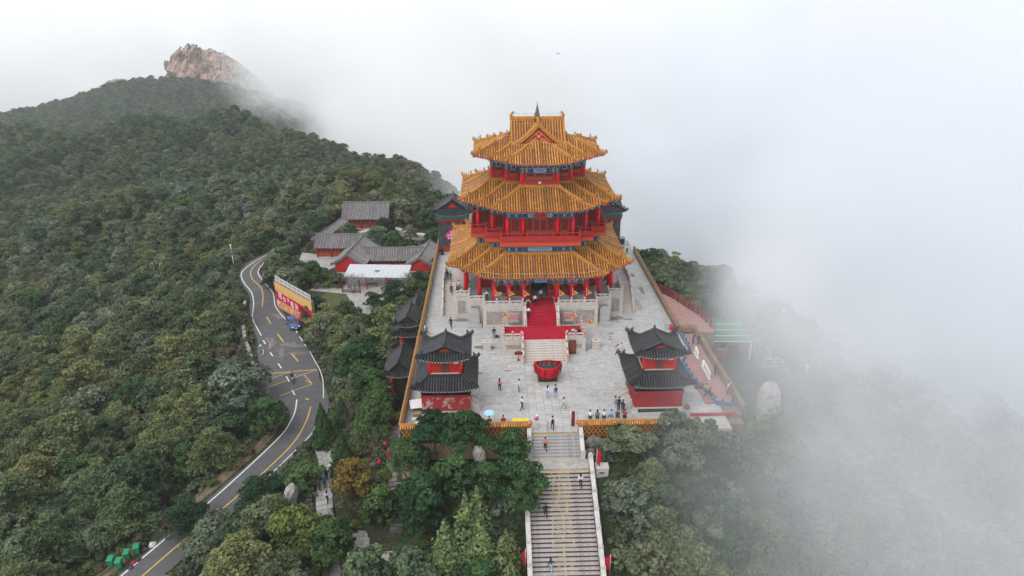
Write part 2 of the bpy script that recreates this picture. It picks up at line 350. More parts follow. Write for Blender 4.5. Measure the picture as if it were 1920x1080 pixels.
def trunk_mesh(name, H, r, lob, seed, m=None):
    m = m or M_bark; q = MB(); g = random.Random(seed); x = y = 0; pts = []; rr = []
    for i in range(5):
        f = i / 4; pts.append((x, y, -0.25 + H * 0.72 * f)); rr.append(r * (1.25 if i == 0 else 1 - 0.68 * f)); x += g.uniform(-.08, .08) * H * 0.3; y += g.uniform(-.08, .08) * H * 0.3
    q.tube(pts, rr, 6, m)
    for c, lr in lob:
        k = min(3, max(1, int(c[2] / H * 4) - 1)); p0 = Vector(pts[k]); p1 = Vector(c); md = (p0 + p1) / 2 + Vector((0, 0, -0.08 * H))
        q.tube([p0, md, p1], [rr[k] * 0.62, rr[k] * 0.42, rr[k] * 0.15], 5, m, caps=False)
    return q.mesh(name)

def pine_crown(name, seed, H, W, nt, nq, size, m):
    g = np.random.default_rng(seed); C = []; Nn = []; T = []; lob = []
    for i in range(nt):
        f = i / (nt - 1); z = H * (0.30 + 0.68 * f) + g.uniform(-.05, .05) * H; a0 = g.uniform(0, 6.28); nb = 1 if f > 0.93 else int(g.integers(3, 5))
        for b in range(nb):
            a = a0 + b * 6.283 / nb + g.uniform(-.4, .4); out = W * 0.5 * (1.02 - 0.80 * f ** 1.4) * g.uniform(0.55, 0.75) * (0 if nb == 1 else 1); r = W * 0.5 * (0.56 - 0.30 * f) * g.uniform(0.85, 1.15)
            c = np.array([out * math.cos(a), out * math.sin(a), z]); lob.append((c, r)); n = int(nq * r * r)
            ang = g.uniform(0, 6.283, n); rad = r * np.sqrt(g.random(n)); el = 1.25
            x = rad * np.cos(ang) * el; y = rad * np.sin(ang) * 0.85
            p = np.stack([c[0] + x * math.cos(a) - y * math.sin(a), c[1] + x * math.sin(a) + y * math.cos(a), c[2] + 0.16 * r * (1 - (rad / r) ** 2) - 0.10 * rad + g.normal(size=n) * 0.09 * r], 1)
            C.append(p); Nn.append(g.normal(size=(n, 3)) * 0.55 + np.array([0, 0, 0.9])); T.append(tint_of(g, n, 0.2, 0.06) * (1 + 0.12 * g.normal()))
    C = np.concatenate(C); return quads_mesh(name, C, np.concatenate(Nn), size * g.uniform(0.6, 1.4, len(C)), m, np.concatenate(T), g, 0.75), lob

def cone_crown(name, seed, H, W, nq, size, m, spires=1):
    g = np.random.default_rng(seed); C = []; Nn = []; T = []
    for s in range(spires):
        ox, oy = (0, 0) if s == 0 else (W * 0.3 * math.cos(s * 2.2), W * 0.3 * math.sin(s * 2.2)); h = H * (1 if s == 0 else g.uniform(0.55, 0.92)); n = nq // spires
        f = 1 - np.sqrt(g.random(n)); f = np.clip(f * 1.05, 0, 1); ang = g.uniform(0, 6.283, n); br = 0.75 + 0.25 * np.cos(ang * 5 + f * 40) * np.cos(f * 55)
        rad = W * 0.5 * (1 - f) ** 0.8 * br * (0.7 + 0.35 * g.random(n)) * (0.8 if spires > 1 else 1)
        p = np.stack([ox + rad * np.cos(ang), oy + rad * np.sin(ang), h * (0.08 + 0.92 * f) - rad * 0.25], 1)
        C.append(p); Nn.append(np.stack([np.cos(ang), np.sin(ang), np.full(n, 0.7)], 1) + 0.5 * g.normal(size=(n, 3))); T.append(tint_of(g, n, 0.24, 0.05))
    C = np.concatenate(C); return quads_mesh(name, C, np.concatenate(Nn), size * g.uniform(0.6, 1.3, len(C)), m, np.concatenate(T), g), []

def bare_mesh(name, seed, H, W, m):
    q = MB(); g = random.Random(seed)
    def br(p, d, l, r, k):
        e = p + d * l; q.tube([p, (p + e) / 2 + Vector((g.uniform(-.1, .1), g.uniform(-.1, .1), 0)) * l, e], [r, r * 0.8, r * 0.55], 4, m, caps=False, smooth=False)
        if k == 0: return
        for _ in range(3 if k > 1 else 4):
            v = (d + Vector((g.uniform(-1, 1), g.uniform(-1, 1), g.uniform(-.2, .6))) * 0.85).normalized(); br(p + d * l * g.uniform(0.6, 1), v, l * g.uniform(0.6, 0.85), r * 0.5, k - 1)
    for i in range(3): br(Vector((0, 0, -0.2)), Vector((g.uniform(-.5, .5), g.uniform(-.5, .5), 1)).normalized(), H * 0.38, 0.09, 4 if i < 2 else 3)
    return q.mesh(name)

PROTO = {}      # kind -> list of (crown mesh, trunk mesh, nominal height, nominal width)
def reg(kind, cr, lob, H, W, r, seed, tm=None): PROTO.setdefault(kind, []).append((cr, trunk_mesh(kind + '_trunk', H, r, lob[:7], seed, tm), H, W))
for s in range(4):
    c, l = lobes_crown('oak_crown', 10 + s, 4.6, 4.0, 7 + s % 3, 2700, 0.245, L_oak); reg('oak', c, l, 4.6, 4.0, 0.12, s)
for s in range(3):
    c, l = lobes_crown('dark_crown', 30 + s, 4.2, 3.8, 8, 3000, 0.225, L_dark, 0.12); reg('dark', c, l, 4.2, 3.8, 0.11, s)
for s in range(3):
    c, l = pine_crown('pine_crown', 40 + s, 5.2, 4.6, 7, 270, 0.24, L_pine); reg('pine', c, l, 5.2, 4.6, 0.13, s)
for s in range(2):
    c, l = pine_crown('dark_pine_crown', 50 + s, 5.0, 5.2, 6, 290, 0.22, L_dpine); reg('dpine', c, l, 5.0, 5.2, 0.14, s)
for s in range(3):
    c, l = lobes_crown('grey_crown', 60 + s, 3.8, 4.0, 9, 2900, 0.195, L_grey, 0.05); reg('grey', c, l, 3.8, 4.0, 0.09, s)
for s in range(3):
    c, l = lobes_crown('high_crown', 34 + s, 6.0, 4.6, 9, 3400, 0.225, L_dark, 0.36); reg('high', c, l, 6.0, 4.6, 0.12, s)
c, l = lobes_crown('yellow_crown', 70, 4.2, 4.2, 8, 3000, 0.21, L_yel, 0.15); reg('yellow', c, l, 4.2, 4.2, 0.11, 3)
for s in range(2):
    c, l = lobes_crown('light_crown', 74 + s, 3.4, 3.6, 7, 2500, 0.205, L_light, 0.08); reg('light', c, l, 3.4, 3.6, 0.09, 4)
for s in range(2):
    c, l = cone_crown('cypress_crown', 80 + s, 7.0, 4.2, 6500, 0.22, L_cyp, 7); reg('cypress', c, l, 7.0, 4.2, 0.13, 5)
c, l = cone_crown('spruce_crown', 85, 6.0, 3.8, 3600, 0.23, L_dark); reg('spruce', c, l, 6.0, 3.8, 0.13, 6)
c, l = lobes_crown('rusty_crown', 88, 2.4, 3.0, 7, 1100, 0.26, L_rust, 0.02); reg('rusty', c, l, 2.4, 3.0, 0.06, 7)
c, l = lobes_crown('shrub_crown', 90, 1.7, 2.6, 7, 800, 0.24, L_oak, 0.0); reg('shrub', c, l, 1.7, 2.6, 0.05, 8)
c, l = lobes_crown('grey_shrub_crown', 91, 1.6, 2.4, 7, 800, 0.22, L_grey, 0.0); reg('gshrub', c, l, 1.6, 2.4, 0.05, 9)
for s in range(2):
    g_ = np.random.default_rng(95 + s); bm_ = bare_mesh('bare_branches', 95 + s, 3.6, 3.4, M_twig); PROTO.setdefault('bare', []).append((None, bm_, 3.6, 3.4))

KINDNAME = {'oak': 'broadleaf_tree', 'dark': 'broadleaf_tree', 'high': 'broadleaf_tree', 'pine': 'pine_tree', 'dpine': 'pine_tree', 'grey': 'grey_green_tree', 'yellow': 'autumn_tree', 'light': 'light_green_tree', 'cypress': 'cypress_tree', 'spruce': 'spruce_tree', 'rusty': 'rusty_shrub', 'shrub': 'shrub', 'gshrub': 'shrub', 'bare': 'bare_tree'}
KINDCAT = {'shrub': 'shrub', 'gshrub': 'shrub', 'rusty': 'shrub'}
def plant(kind, x, y, h, w=None, label=None, group=None, z=None, var=None, rz=None):
    pr = PROTO[kind]; v = pr[rng.randrange(len(pr)) if var is None else var % len(pr)]; cr, tk, H, W = v
    sz = h / H; sx = (w / W) if w else sz
    o = empty(KINDNAME[kind], (x, y, (gz(x, y) if z is None else z)), rng.uniform(0, 6.28) if rz is None else rz, label, KINDCAT.get(kind, 'tree'), group)
    o.scale = (sx, sx, sz)
    link('branches' if kind == 'bare' else 'trunk', tk, o)
    if cr is not None: link('crown', cr, o)
    return o

# trees the photograph shows one by one: kind, x, y, height, width, label
TREES = []
# ------------------------------------------------------------------ shared building materials
M_ytile = mat('yellow_glazed_tile', (0.52, 0.243, 0.050), 0.48, 0.40, 2.6, col2=(0.330, 0.140, 0.085), c2lo=0.50, c2hi=0.66, c2scale=1.0, attr='tint', spec=0.2)
M_ypan = mat('yellow_tile_channel', (0.150, 0.050, 0.011), 0.5, 0.3, 3, col2=(0.10, 0.045, 0.035), c2lo=0.5, c2hi=0.7, c2scale=0.8)
M_yridge = mat('yellow_ridge_tile', (0.43, 0.185, 0.032), 0.5, 0.28, 4, col2=(0.22, 0.085, 0.03), c2lo=0.52, c2hi=0.72, c2scale=3, spec=0.2)
M_ktile = mat('black_tile', (0.040, 0.041, 0.046), 0.5, 0.3, 3, col2=(0.075, 0.075, 0.08), c2lo=0.58, c2hi=0.75, c2scale=1.3, attr='tint', spec=0.45)
M_kpan = mat('black_tile_channel', (0.008, 0.008, 0.009), 0.6, 0.25, 3)
M_kridge = mat('black_ridge_tile', (0.026, 0.026, 0.029), 0.5, 0.3, 4, spec=0.45)
M_kedge = mat('pale_drip_tile', (0.30, 0.30, 0.31), 0.7, 0.3, 6)
M_gtile = mat('grey_clay_tile', (0.235, 0.218, 0.224), 0.85, 0.25, 2, col2=(0.32, 0.305, 0.31), c2lo=0.5, c2hi=0.75, c2scale=1.1, attr='tint')
M_gpan = mat('grey_tile_channel', (0.085, 0.078, 0.081), 0.9, 0.2, 3)
M_gridge = mat('grey_ridge_tile', (0.155, 0.148, 0.150), 0.85, 0.25, 4)
M_col = mat('red_lacquer', (0.74, 0.006, 0.016), 0.45, 0.08, 2, spec=0.25)
M_redwall = mat('red_wall', (0.400, 0.022, 0.022), 0.7, 0.12, 1.5)
M_oxred = mat('oxide_red_paint', (0.345, 0.034, 0.030), 0.7, 0.15, 2)
M_brred = mat('brick_red_plaster', (0.330, 0.040, 0.042), 0.85, 0.14, 2.5, col2=(0.47, 0.30, 0.30), c2lo=0.545, c2hi=0.575, c2scale=1.25)
M_orred = mat('orange_red_paint', (0.420, 0.024, 0.008), 0.6, 0.1, 2)
M_fascia = mat('vermilion_fascia', (0.56, 0.060, 0.020), 0.6, 0.1, 3)
M_lattice = mat('lattice_red', (0.125, 0.020, 0.018), 0.8, 0.2, 4)
M_frame = mat('gilt_frame', (0.330, 0.120, 0.050), 0.5, 0.12, 4)
M_gold = mat('gold_leaf', (0.62, 0.40, 0.12), 0.4, 0.12, 5, metal=0.2)
M_blue = mat('beam_blue', (0.028, 0.068, 0.175), 0.6, 0.15, 4)
M_lblue = mat('cartouche_blue', (0.200, 0.310, 0.560), 0.6, 0.12, 4)
M_teal = mat('beam_green', (0.028, 0.210, 0.170), 0.6, 0.2, 4)
M_cream = mat('beam_cream', (0.480, 0.480, 0.430), 0.6, 0.12, 4)
M_navy = mat('plaque_navy', (0.008, 0.008, 0.10), 0.5, 0.1, 4)
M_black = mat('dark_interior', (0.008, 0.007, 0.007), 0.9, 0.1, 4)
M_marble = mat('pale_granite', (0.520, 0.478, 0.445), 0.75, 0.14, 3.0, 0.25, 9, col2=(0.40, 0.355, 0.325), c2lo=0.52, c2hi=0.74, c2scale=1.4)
M_marble2 = mat('shaded_granite', (0.345, 0.310, 0.285), 0.8, 0.16, 3.0, 0.25, 9, col2=(0.25, 0.22, 0.20), c2lo=0.5, c2hi=0.72, c2scale=1.2)  # darker copy of the granite, recess shade put into its colour
M_granite2 = mat('grey_granite', (0.39, 0.385, 0.38), 0.75, 0.15, 5, 0.2, 14)
M_carpet = mat('red_carpet', (0.350, 0.009, 0.026), 0.95, 0.10, 1.2, 0.15, 40, col2=(0.34, 0.014, 0.034), c2lo=0.45, c2hi=0.7, c2scale=0.5)
M_steel = mat('stainless_steel', (0.55, 0.56, 0.58), 0.35, 0.08, 4, metal=0.7)
M_white = mat('white_paint', (0.72, 0.72, 0.72), 0.55, 0.06, 3)
M_darkmetal = mat('dark_metal', (0.045, 0.045, 0.05), 0.5, 0.15, 5)
M_brick = mat('dark_grey_brick', (0.066, 0.062, 0.064), 0.9, 0.25, 2, 0.4, 18, col2=(0.11, 0.105, 0.105), c2lo=0.5, c2hi=0.7, c2scale=2)

class TMB(MB):
    """MB that also keeps a tint per face"""
    def __init__(s): super().__init__(); s.tn = []; s.t = (1, 1, 1)
    def add(s, vs, fs, mat, smooth=False):
        super().add(vs, fs, mat, smooth); s.tn.extend([s.t] * len(fs)); return s
    def mesh(s, name):
        me = super().mesh(name); at = me.color_attributes.new('tint', 'FLOAT_COLOR', 'CORNER')
        n = np.array([len(f) for f in s.f]); c = np.ones((len(s.f), 4), np.float32); c[:, :3] = s.tn
        at.data.foreach_set('color', np.repeat(c, n, 0).ravel()); return me

def rect(x0, x1, y0, y1): return [(x0, y0), (x1, y0), (x1, y1), (x0, y1)]
def cross(a, b, c):
    q = [(a, -c), (a, -b), (b, -b), (b, -a), (c, -a)]
    r2 = lambda p: (-p[1], p[0])
    out = []
    p = [( -a, -c)] + q     # front edge start handled by rotation below
    cur = q
    for _ in range(4): out += cur; cur = [r2(v) for v in cur]
    return out
def offset(poly, d):
    n = len(poly); out = []
    for i in range(n):
        p0, p1, p2 = Vector(poly[i - 1]), Vector(poly[i]), Vector(poly[(i + 1) % n])
        t1 = (p1 - p0).normalized(); t2 = (p2 - p1).normalized()
        out.append((p1.x + d * (t1.y + t2.y), p1.y + d * (-t1.x - t2.x)))
    return out
def convex(poly, i):
    n = len(poly); p0, p1, p2 = Vector(poly[i - 1]), Vector(poly[i]), Vector(poly[(i + 1) % n]); return (p1 - p0).cross(p2 - p1) > 0
def slab(mb, poly, z0, z1, m): return mb.prism(poly, z0, z1, m)
def ring(mb, poly, d0, d1, z0, z1, m):
    """wall strip between two offsets of a polygon"""
    A, B = offset(poly, d0), offset(poly, d1); n = len(poly)
    vs = [(*p, z0) for p in A] + [(*p, z0) for p in B] + [(*p, z1) for p in A] + [(*p, z1) for p in B]; fs = []
    for i in range(n):
        j = (i + 1) % n; fs += [(n + i, n + j, 3 * n + j, 3 * n + i), (i, 2 * n + i, 2 * n + j, j), (2 * n + i, 3 * n + i, 3 * n + j, 2 * n + j), (i, j, n + j, n + i)]
    return mb.add(vs, fs, m)

class Skirt:
    """a hipped eave roof round a right-angled outline"""
    def __init__(s, poly, run, z_in, z_eave, up=0.45, k=0.5, reach=3.2):
        s.inner = poly; s.run = run; s.zi = z_in; s.ze = z_eave; s.up = up; s.k = k; s.reach = reach; s.outer = offset(poly, run)
        s.cv = [convex(poly, i) for i in range(len(poly))]; s.E = []
        n = len(poly)
        for i in range(n):
            a, b = Vector(s.outer[i]), Vector(s.outer[(i + 1) % n]); L = (b - a).length; t = (b - a) / L
            s.E.append((a, t, Vector((t.y, -t.x)), L, s.cv[i], s.cv[(i + 1) % n]))
    def lim(s, i, v):
        a, t, n, L, c0, c1 = s.E[i]; return (v if c0 else -v), L - (v if c1 else -v)
    def z(s, i, u, v):
        a, t, n, L, c0, c1 = s.E[i]; f = v / s.run; z = s.ze + (s.zi - s.ze) * (s.k * f + (1 - s.k) * f * f)
        e = 1e9
        if c0: e = min(e, u - v)
        if c1: e = min(e, L - u - v)
        q = max(0.0, 1 - max(e, 0) / s.reach); return z + s.up * q * q * max(0.0, 1 - f) ** 1.5
    def p(s, i, u, v, dz=0.0):
        a, t, n, L, c0, c1 = s.E[i]; q = a + t * u - n * v; return (q.x, q.y, s.z(i, u, v) + dz)
    def edges(s): return range(len(s.E))

def tile_row(mb, pts, side, r, m):
    """a half-round tile course along pts; side = unit vector across"""
    sx, sy = side; vs = []; fs = []
    for x, y, z in pts:
        for o, h in ((-r, -0.02), (-r * 0.62, r * 0.8), (r * 0.62, r * 0.8), (r, -0.02)): vs.append((x + sx * o, y + sy * o, z + h))
    for i in range(len(pts) - 1):
        for k in range(3): fs.append((i * 4 + k, i * 4 + k + 1, i * 4 + k + 5, i * 4 + k + 4))
    fs.append((3, 2, 1, 0)); mb.add(vs, fs, m)

def ridge_bar(mb, pts, w, h, m, up=0.0):
    """a moulded ridge: a body with a rounder cap on top"""
    vs = []; fs = []; prof = ((-w / 2, -0.10), (-w / 2, h * 0.62), (-w * 0.28, h), (w * 0.28, h), (w / 2, h * 0.62), (w / 2, -0.10)); n = len(pts)
    for i, p in enumerate(pts):
        d = Vector(pts[min(i + 1, n - 1)]) - Vector(pts[max(i - 1, 0)]); d.z = 0; d.normalize(); sx, sy = d.y, -d.x
        for o, q in prof: vs.append((p[0] + sx * o, p[1] + sy * o, p[2] + q))
    K = len(prof)
    for i in range(n - 1):
        for k in range(K): fs.append((i * K + k, i * K + (k + 1) % K, (i + 1) * K + (k + 1) % K, (i + 1) * K + k))
    fs.append(tuple(range(K - 1, -1, -1))); fs.append(tuple((n - 1) * K + k for k in range(K)))
    mb.add(vs, fs, m)

def beast(mb, x, y, z, d, s, m):
    """small roof figure: seated body, head and tail"""
    dx, dy = d
    mb.lathe((x, y, z), [(0.075 * s, 0), (0.085 * s, 0.12 * s), (0.05 * s, 0.24 * s), (0.065 * s, 0.31 * s), (0.03 * s, 0.40 * s)], 5, m)
    mb.box((x + dx * 0.09 * s, y + dy * 0.09 * s, z + 0.29 * s), (0.10 * s, 0.08 * s, 0.07 * s), m, rz=math.atan2(dy, dx))
    mb.box((x - dx * 0.10 * s, y - dy * 0.10 * s, z + 0.16 * s), (0.07 * s, 0.05 * s, 0.26 * s), m, rz=math.atan2(dy, dx), taper=0.3)

def dragon_end(mb, x, y, z, d, s, m):
    """owl-tail ridge ornament: block, curled tail, snout biting the ridge (d points outward)"""
    dx, dy = d; P = lambda o, h: (x + dx * o * s, y + dy * o * s, z + h * s)
    mb.tube([P(-.34, 0.02), P(-.06, 0.12), P(0.10, 0.42), P(0.02, 0.74), P(-.20, 0.86), P(-.26, 0.70)], [0.17 * s, 0.21 * s, 0.18 * s, 0.13 * s, 0.09 * s, 0.04 * s], 6, m)
    mb.tube([P(0.12, 0.30), P(0.30, 0.50), P(0.26, 0.66)], [0.09 * s, 0.06 * s, 0.02 * s], 5, m)
    mb.tube([P(-.05, 0.80), P(-.02, 1.02)], [0.05 * s, 0.015 * s], 4, m)

def build_skirt(S, parent, mats, spacing=0.345, r=0.092, soffit=2.0, hipw=0.30, hiph=0.30, beasts=5, name='eave_roof', skip=(), tail=0.35, drip=None, ridge_top=True, raft=None, hips=True):
    mt, mp, mr = mats; nv = 6
    roof = MB()
    for i in S.edges():
        a, t, n, L, c0, c1 = S.E[i]; nu = max(3, int(L / 0.8)); vs = []; fs = []
        for k in range(nv + 1):
            v = S.run * k / nv; lo, hi = S.lim(i, v)
            for j in range(nu + 1): vs.append(S.p(i, lo + (hi - lo) * j / nu, v))
        for k in range(nv):
            for j in range(nu): q = k * (nu + 1) + j; fs.append((q, q + 1, q + nu + 2, q + nu + 1))
        roof.add(vs, fs, mp, True)
        # eave board and underside
        vs = []; fs = []
        for j in range(nu + 1):
            u = L * j / nu; e = S.p(i, u, 0.0); vs.append((e[0], e[1], e[2])); vs.append((e[0], e[1], e[2] - 0.16))
            lo, hi = S.lim(i, soffit); uu = lo + (hi - lo) * j / nu; q = S.p(i, uu, soffit); vs.append((q[0], q[1], min(q[2] - 0.3, S.ze + 0.35)))
        for j in range(nu): fs += [(3 * j, 3 * j + 1, 3 * j + 4, 3 * j + 3), (3 * j + 1, 3 * j + 2, 3 * j + 5, 3 * j + 4)]
        roof.add(vs, fs, raft or mr)
    ro = roof.build(name, parent)
    rows = TMB(); raf = MB()
    for i in S.edges():
        if i in skip: continue
        a, t, n, L, c0, c1 = S.E[i]; lo = 0 if c0 else -S.run; hi = L if c1 else L + S.run; m = max(1, int(round((hi - lo) / spacing))); sp = (hi - lo) / m
        for k in range(m):
            u = lo + (k + 0.5) * sp; v0 = max(0.0, -u, u - L); v1 = min(S.run, u if c0 else 9e9, (L - u) if c1 else 9e9)
            if v1 - v0 < 0.15: continue
            ns = max(1, int((v1 - v0) / 0.7)); pts = [S.p(i, u, v0 + (v1 - v0) * q / ns, 0.02) for q in range(ns + 1)]
            if v0 == 0: p = S.p(i, u, 0, 0.02); pts[0] = (p[0] + n.x * 0.10, p[1] + n.y * 0.10, p[2] - 0.03)
            b = 1 + rng.uniform(-.20, .16); w = rng.uniform(-.05, .06); b *= rng.choice((1, 1, 1, .8, .62)); rows.t = (b * (1 + w), b, b * (1 - w)); tile_row(rows, pts, (t.x, t.y), r * min(1.0, sp / spacing + .1), mt)
            if v0 == 0:
                e = S.p(i, u + sp / 2, 0) if u + sp / 2 < L else S.p(i, u, 0)
                raf.box((e[0] + n.x * 0.05, e[1] + n.y * 0.05, e[2] - 0.06), (0.14, 0.05, 0.13), drip or M_fascia, rz=math.atan2(t.y, t.x))
                if raft is not None: raf.box((e[0] - n.x * 0.12, e[1] - n.y * 0.12, e[2] - 0.24), (0.09, 0.24, 0.09), M_teal if k % 2 else M_cream, rz=math.atan2(t.y, t.x))
    tag(rows.build('tile_rows', ro), kind='stuff'); tag(raf.build('eave_ends', ro), kind='stuff')
    # hips
    N = len(S.inner)
    for i in range(N):
        if not S.cv[i] or not hips: continue
        pts = []
        for k in range(8):
            v = S.run * (1 - k / 7); q = S.p(i, v, v); pts.append((q[0], q[1], q[2] + 0.04))
        o, a = Vector(S.outer[i]), Vector(S.inner[i]); d = (o - a).normalized(); e = pts[-1]; pts.append((e[0] + d.x * tail, e[1] + d.y * tail, e[2] + tail * 0.55))
        hb = MB(); ridge_bar(hb, pts[:6], hipw, hiph * 1.25, mr); ridge_bar(hb, pts[5:], hipw * 0.72, hiph * 0.62, mr)
        if beasts:
            q = pts[5]; dragon_end(hb, q[0], q[1], q[2] + hiph * 0.9, (d.x, d.y), 0.62, mr)
            for b in range(beasts):
                f = 5.45 + (len(pts) - 1 - 5.45) * (b + 0.3) / beasts; k0 = int(f); w = f - k0; A, B = Vector(pts[k0]), Vector(pts[min(k0 + 1, len(pts) - 1)]); c = A.lerp(B, w); beast(hb, c.x, c.y, c.z + hiph * 0.5, (d.x, d.y), 0.85, mr)
        hb.build('hip_ridge', parent)
    if ridge_top:
        rb = MB(); ring(rb, S.inner, 0.0, 0.22, S.zi - 0.25, S.zi + 0.22, mr); rb.build('ridge_band', parent)
    return ro

def build_gable(parent, A, B, w, zr, zw, mats, spacing=0.345, r=0.092, k=0.62, rw=0.34, rh=0.45, name='gable_roof', ends=True, wend=True, th=0.16, crossed=False, board=None, s_end=1.0):
    """two curved slopes from ridge A-B (2D) down to half width w; crossed: only the part beyond the valley from A"""
    mt, mp, mr = mats; A, B = Vector(A), Vector(B); L = (B - A).length; t = (B - A) / L; n = Vector((t.y, -t.x)); nv = 6
    Z = lambda d: zr + (zw - zr) * ((2 - k) * (d / w) - (1 - k) * (d / w) ** 2) if True else 0
    roof = MB(); rows = TMB()
    for sgn in (-1, 1):
        vs = []; fs = []; nu = max(2, int(L))
        for j in range(nv + 1):
            d = w * j / nv; s0 = min(d, L) if crossed else 0
            for q in range(nu + 1):
                s_ = s0 + (L - s0) * q / nu; p = A + t * s_ + n * (sgn * d); vs.append((p.x, p.y, Z(d)))
        m_ = len(vs); vs += [(x, y, z - th) for x, y, z in vs]
        for j in range(nv):
            for q in range(nu):
                a = j * (nu + 1) + q; f = (a, a + 1, a + nu + 2, a + nu + 1); fs.append(f if sgn < 0 else f[::-1]); g = tuple(m_ + v for v in f); fs.append(g[::-1] if sgn < 0 else g)
        for q in range(nu): a = nv * (nu + 1) + q; fs.append((a, a + 1, m_ + a + 1, m_ + a))
        for j in range(nv): a = j * (nu + 1) + nu; b = a + nu + 1; fs.append((a, b, m_ + b, m_ + a)); a = j * (nu + 1); b = a + nu + 1; fs.append((a, m_ + a, m_ + b, b))
        roof.add(vs, fs, mp, False)
        m = int(L / spacing)
        for q in range(m):
            s_ = (q + 0.5) * L / m; d1 = min(w, s_) if crossed else w
            if d1 < 0.2: continue
            ns = max(1, int(d1 / 0.7)); pts = []
            for j in range(ns + 1):
                d = d1 * (1 - j / ns); p = A + t * s_ + n * (sgn * d); pts.append((p.x, p.y, Z(d) + 0.02))
            if d1 == w: p = pts[0]; pts[0] = (p[0] + n.x * sgn * 0.08, p[1] + n.y * sgn * 0.08, p[2] - 0.03)
            b = 1 + rng.uniform(-.20, .16); rows.t = (b, b, b); tile_row(rows, pts, (t.x, t.y), r, mt)
    ro = roof.build(name, parent); tag(rows.build('tile_rows', ro), kind='stuff')
    rb = MB(); nn = 7; sag = 0.10 if not crossed else 0
    ridge_bar(rb, [(*(A + t * (L * q / nn)), zr + sag * (2 * q / nn - 1) ** 2) for q in range(nn + 1)], rw, rh, mr); rb.build('main_ridge', parent)
    for e, on in ((0, not crossed), (L, True)):
        if not on: continue
        for sgn in (-1, 1):
            vb = MB(); pts = []; e_ = e + (0.16 if e == 0 else -0.16)
            for j in range(8): d = w * (j / 7) + (0.1 if j == 7 else 0); p = A + t * e_ + n * (sgn * d); pts.append((p.x, p.y, Z(min(d, w)) + 0.02))
            ridge_bar(vb, pts, 0.30, 0.24, mr)
            if board is not None:
                off = -0.17 if e == 0 else 0.17; q0 = [Vector((p[0] + t.x * off, p[1] + t.y * off, p[2])) for p in pts]; vs = [(p.x, p.y, p.z) for p in q0] + [(p.x, p.y, p.z - 0.34) for p in q0]; K = len(q0)
                vs += [(x - t.x * off * 0.4, y - t.y * off * 0.4, z) for x, y, z in vs]; fs = []
                for j in range(K - 1): fs += [(j, j + 1, K + j + 1, K + j), (2 * K + j, 3 * K + j, 3 * K + j + 1, 2 * K + j + 1), (K + j, K + j + 1, 3 * K + j + 1, 3 * K + j)]
                vb.add(vs, fs, board)
            vb.build('verge_ridge', parent)
    return Z, t, n, L, A
M_wtile = mat('wall_coping_tile', (0.34, 0.175, 0.045), 0.45, 0.3, 5, attr='tint', spec=0.5); M_wpan = mat('wall_coping_channel', (0.060, 0.036, 0.016), 0.6, 0.3, 4); M_wridge = mat('wall_coping_ridge', (0.30, 0.16, 0.05), 0.5, 0.35, 5)
WCP = (M_wtile, M_wpan, M_wridge)
TAN = (mat('tan_coping_tile', (0.27, 0.185, 0.10), 0.6, 0.3, 5, attr='tint'), mat('tan_coping_channel', (0.085, 0.062, 0.042), 0.8, 0.3, 4), mat('tan_coping_ridge', (0.25, 0.175, 0.10), 0.7, 0.35, 5))
YEL = (M_ytile, M_ypan, M_yridge); BLK = (M_ktile, M_kpan, M_kridge); GRY = (M_gtile, M_gpan, M_gridge)
# ------------------------------------------------------------------ main hall
TZ = 3.2
hall = empty('temple_hall', (0, 0, TZ), 0, 'tall red temple hall with three golden roof tiers on the stone terrace', 'temple')
# parts are modelled in world heights; the root sits at the terrace top
hp = empty('temple_hall_tmp')
class _Shift:
    """build parts with world z under the hall root"""
def H(mb, name, parent=None):
    o = mb.build(name, hall if parent is None else parent)
    if parent is None: o.location.z = -TZ
    return o

def column_mesh(h, r):
    q = MB(); q.lathe((0, 0, 0), [(r * 1.45, 0), (r * 1.5, 0.10), (r * 1.15, 0.2)], 14, M_marble); q.lathe((0, 0, 0.2), [(r, 0), (r * 1.0, h * 0.5), (r * 0.93, h - 0.2)], 14, M_col); return q.mesh('column')
def face_edges(poly):
    """edges with both ends, direction, outward normal"""
    n = len(poly)
    for i in range(n):
        a, b = Vector(poly[i]), Vector(poly[(i + 1) % n]); L = (b - a).length; t = (b - a) / L; yield i, a, b, L, t, Vector((t.y, -t.x))

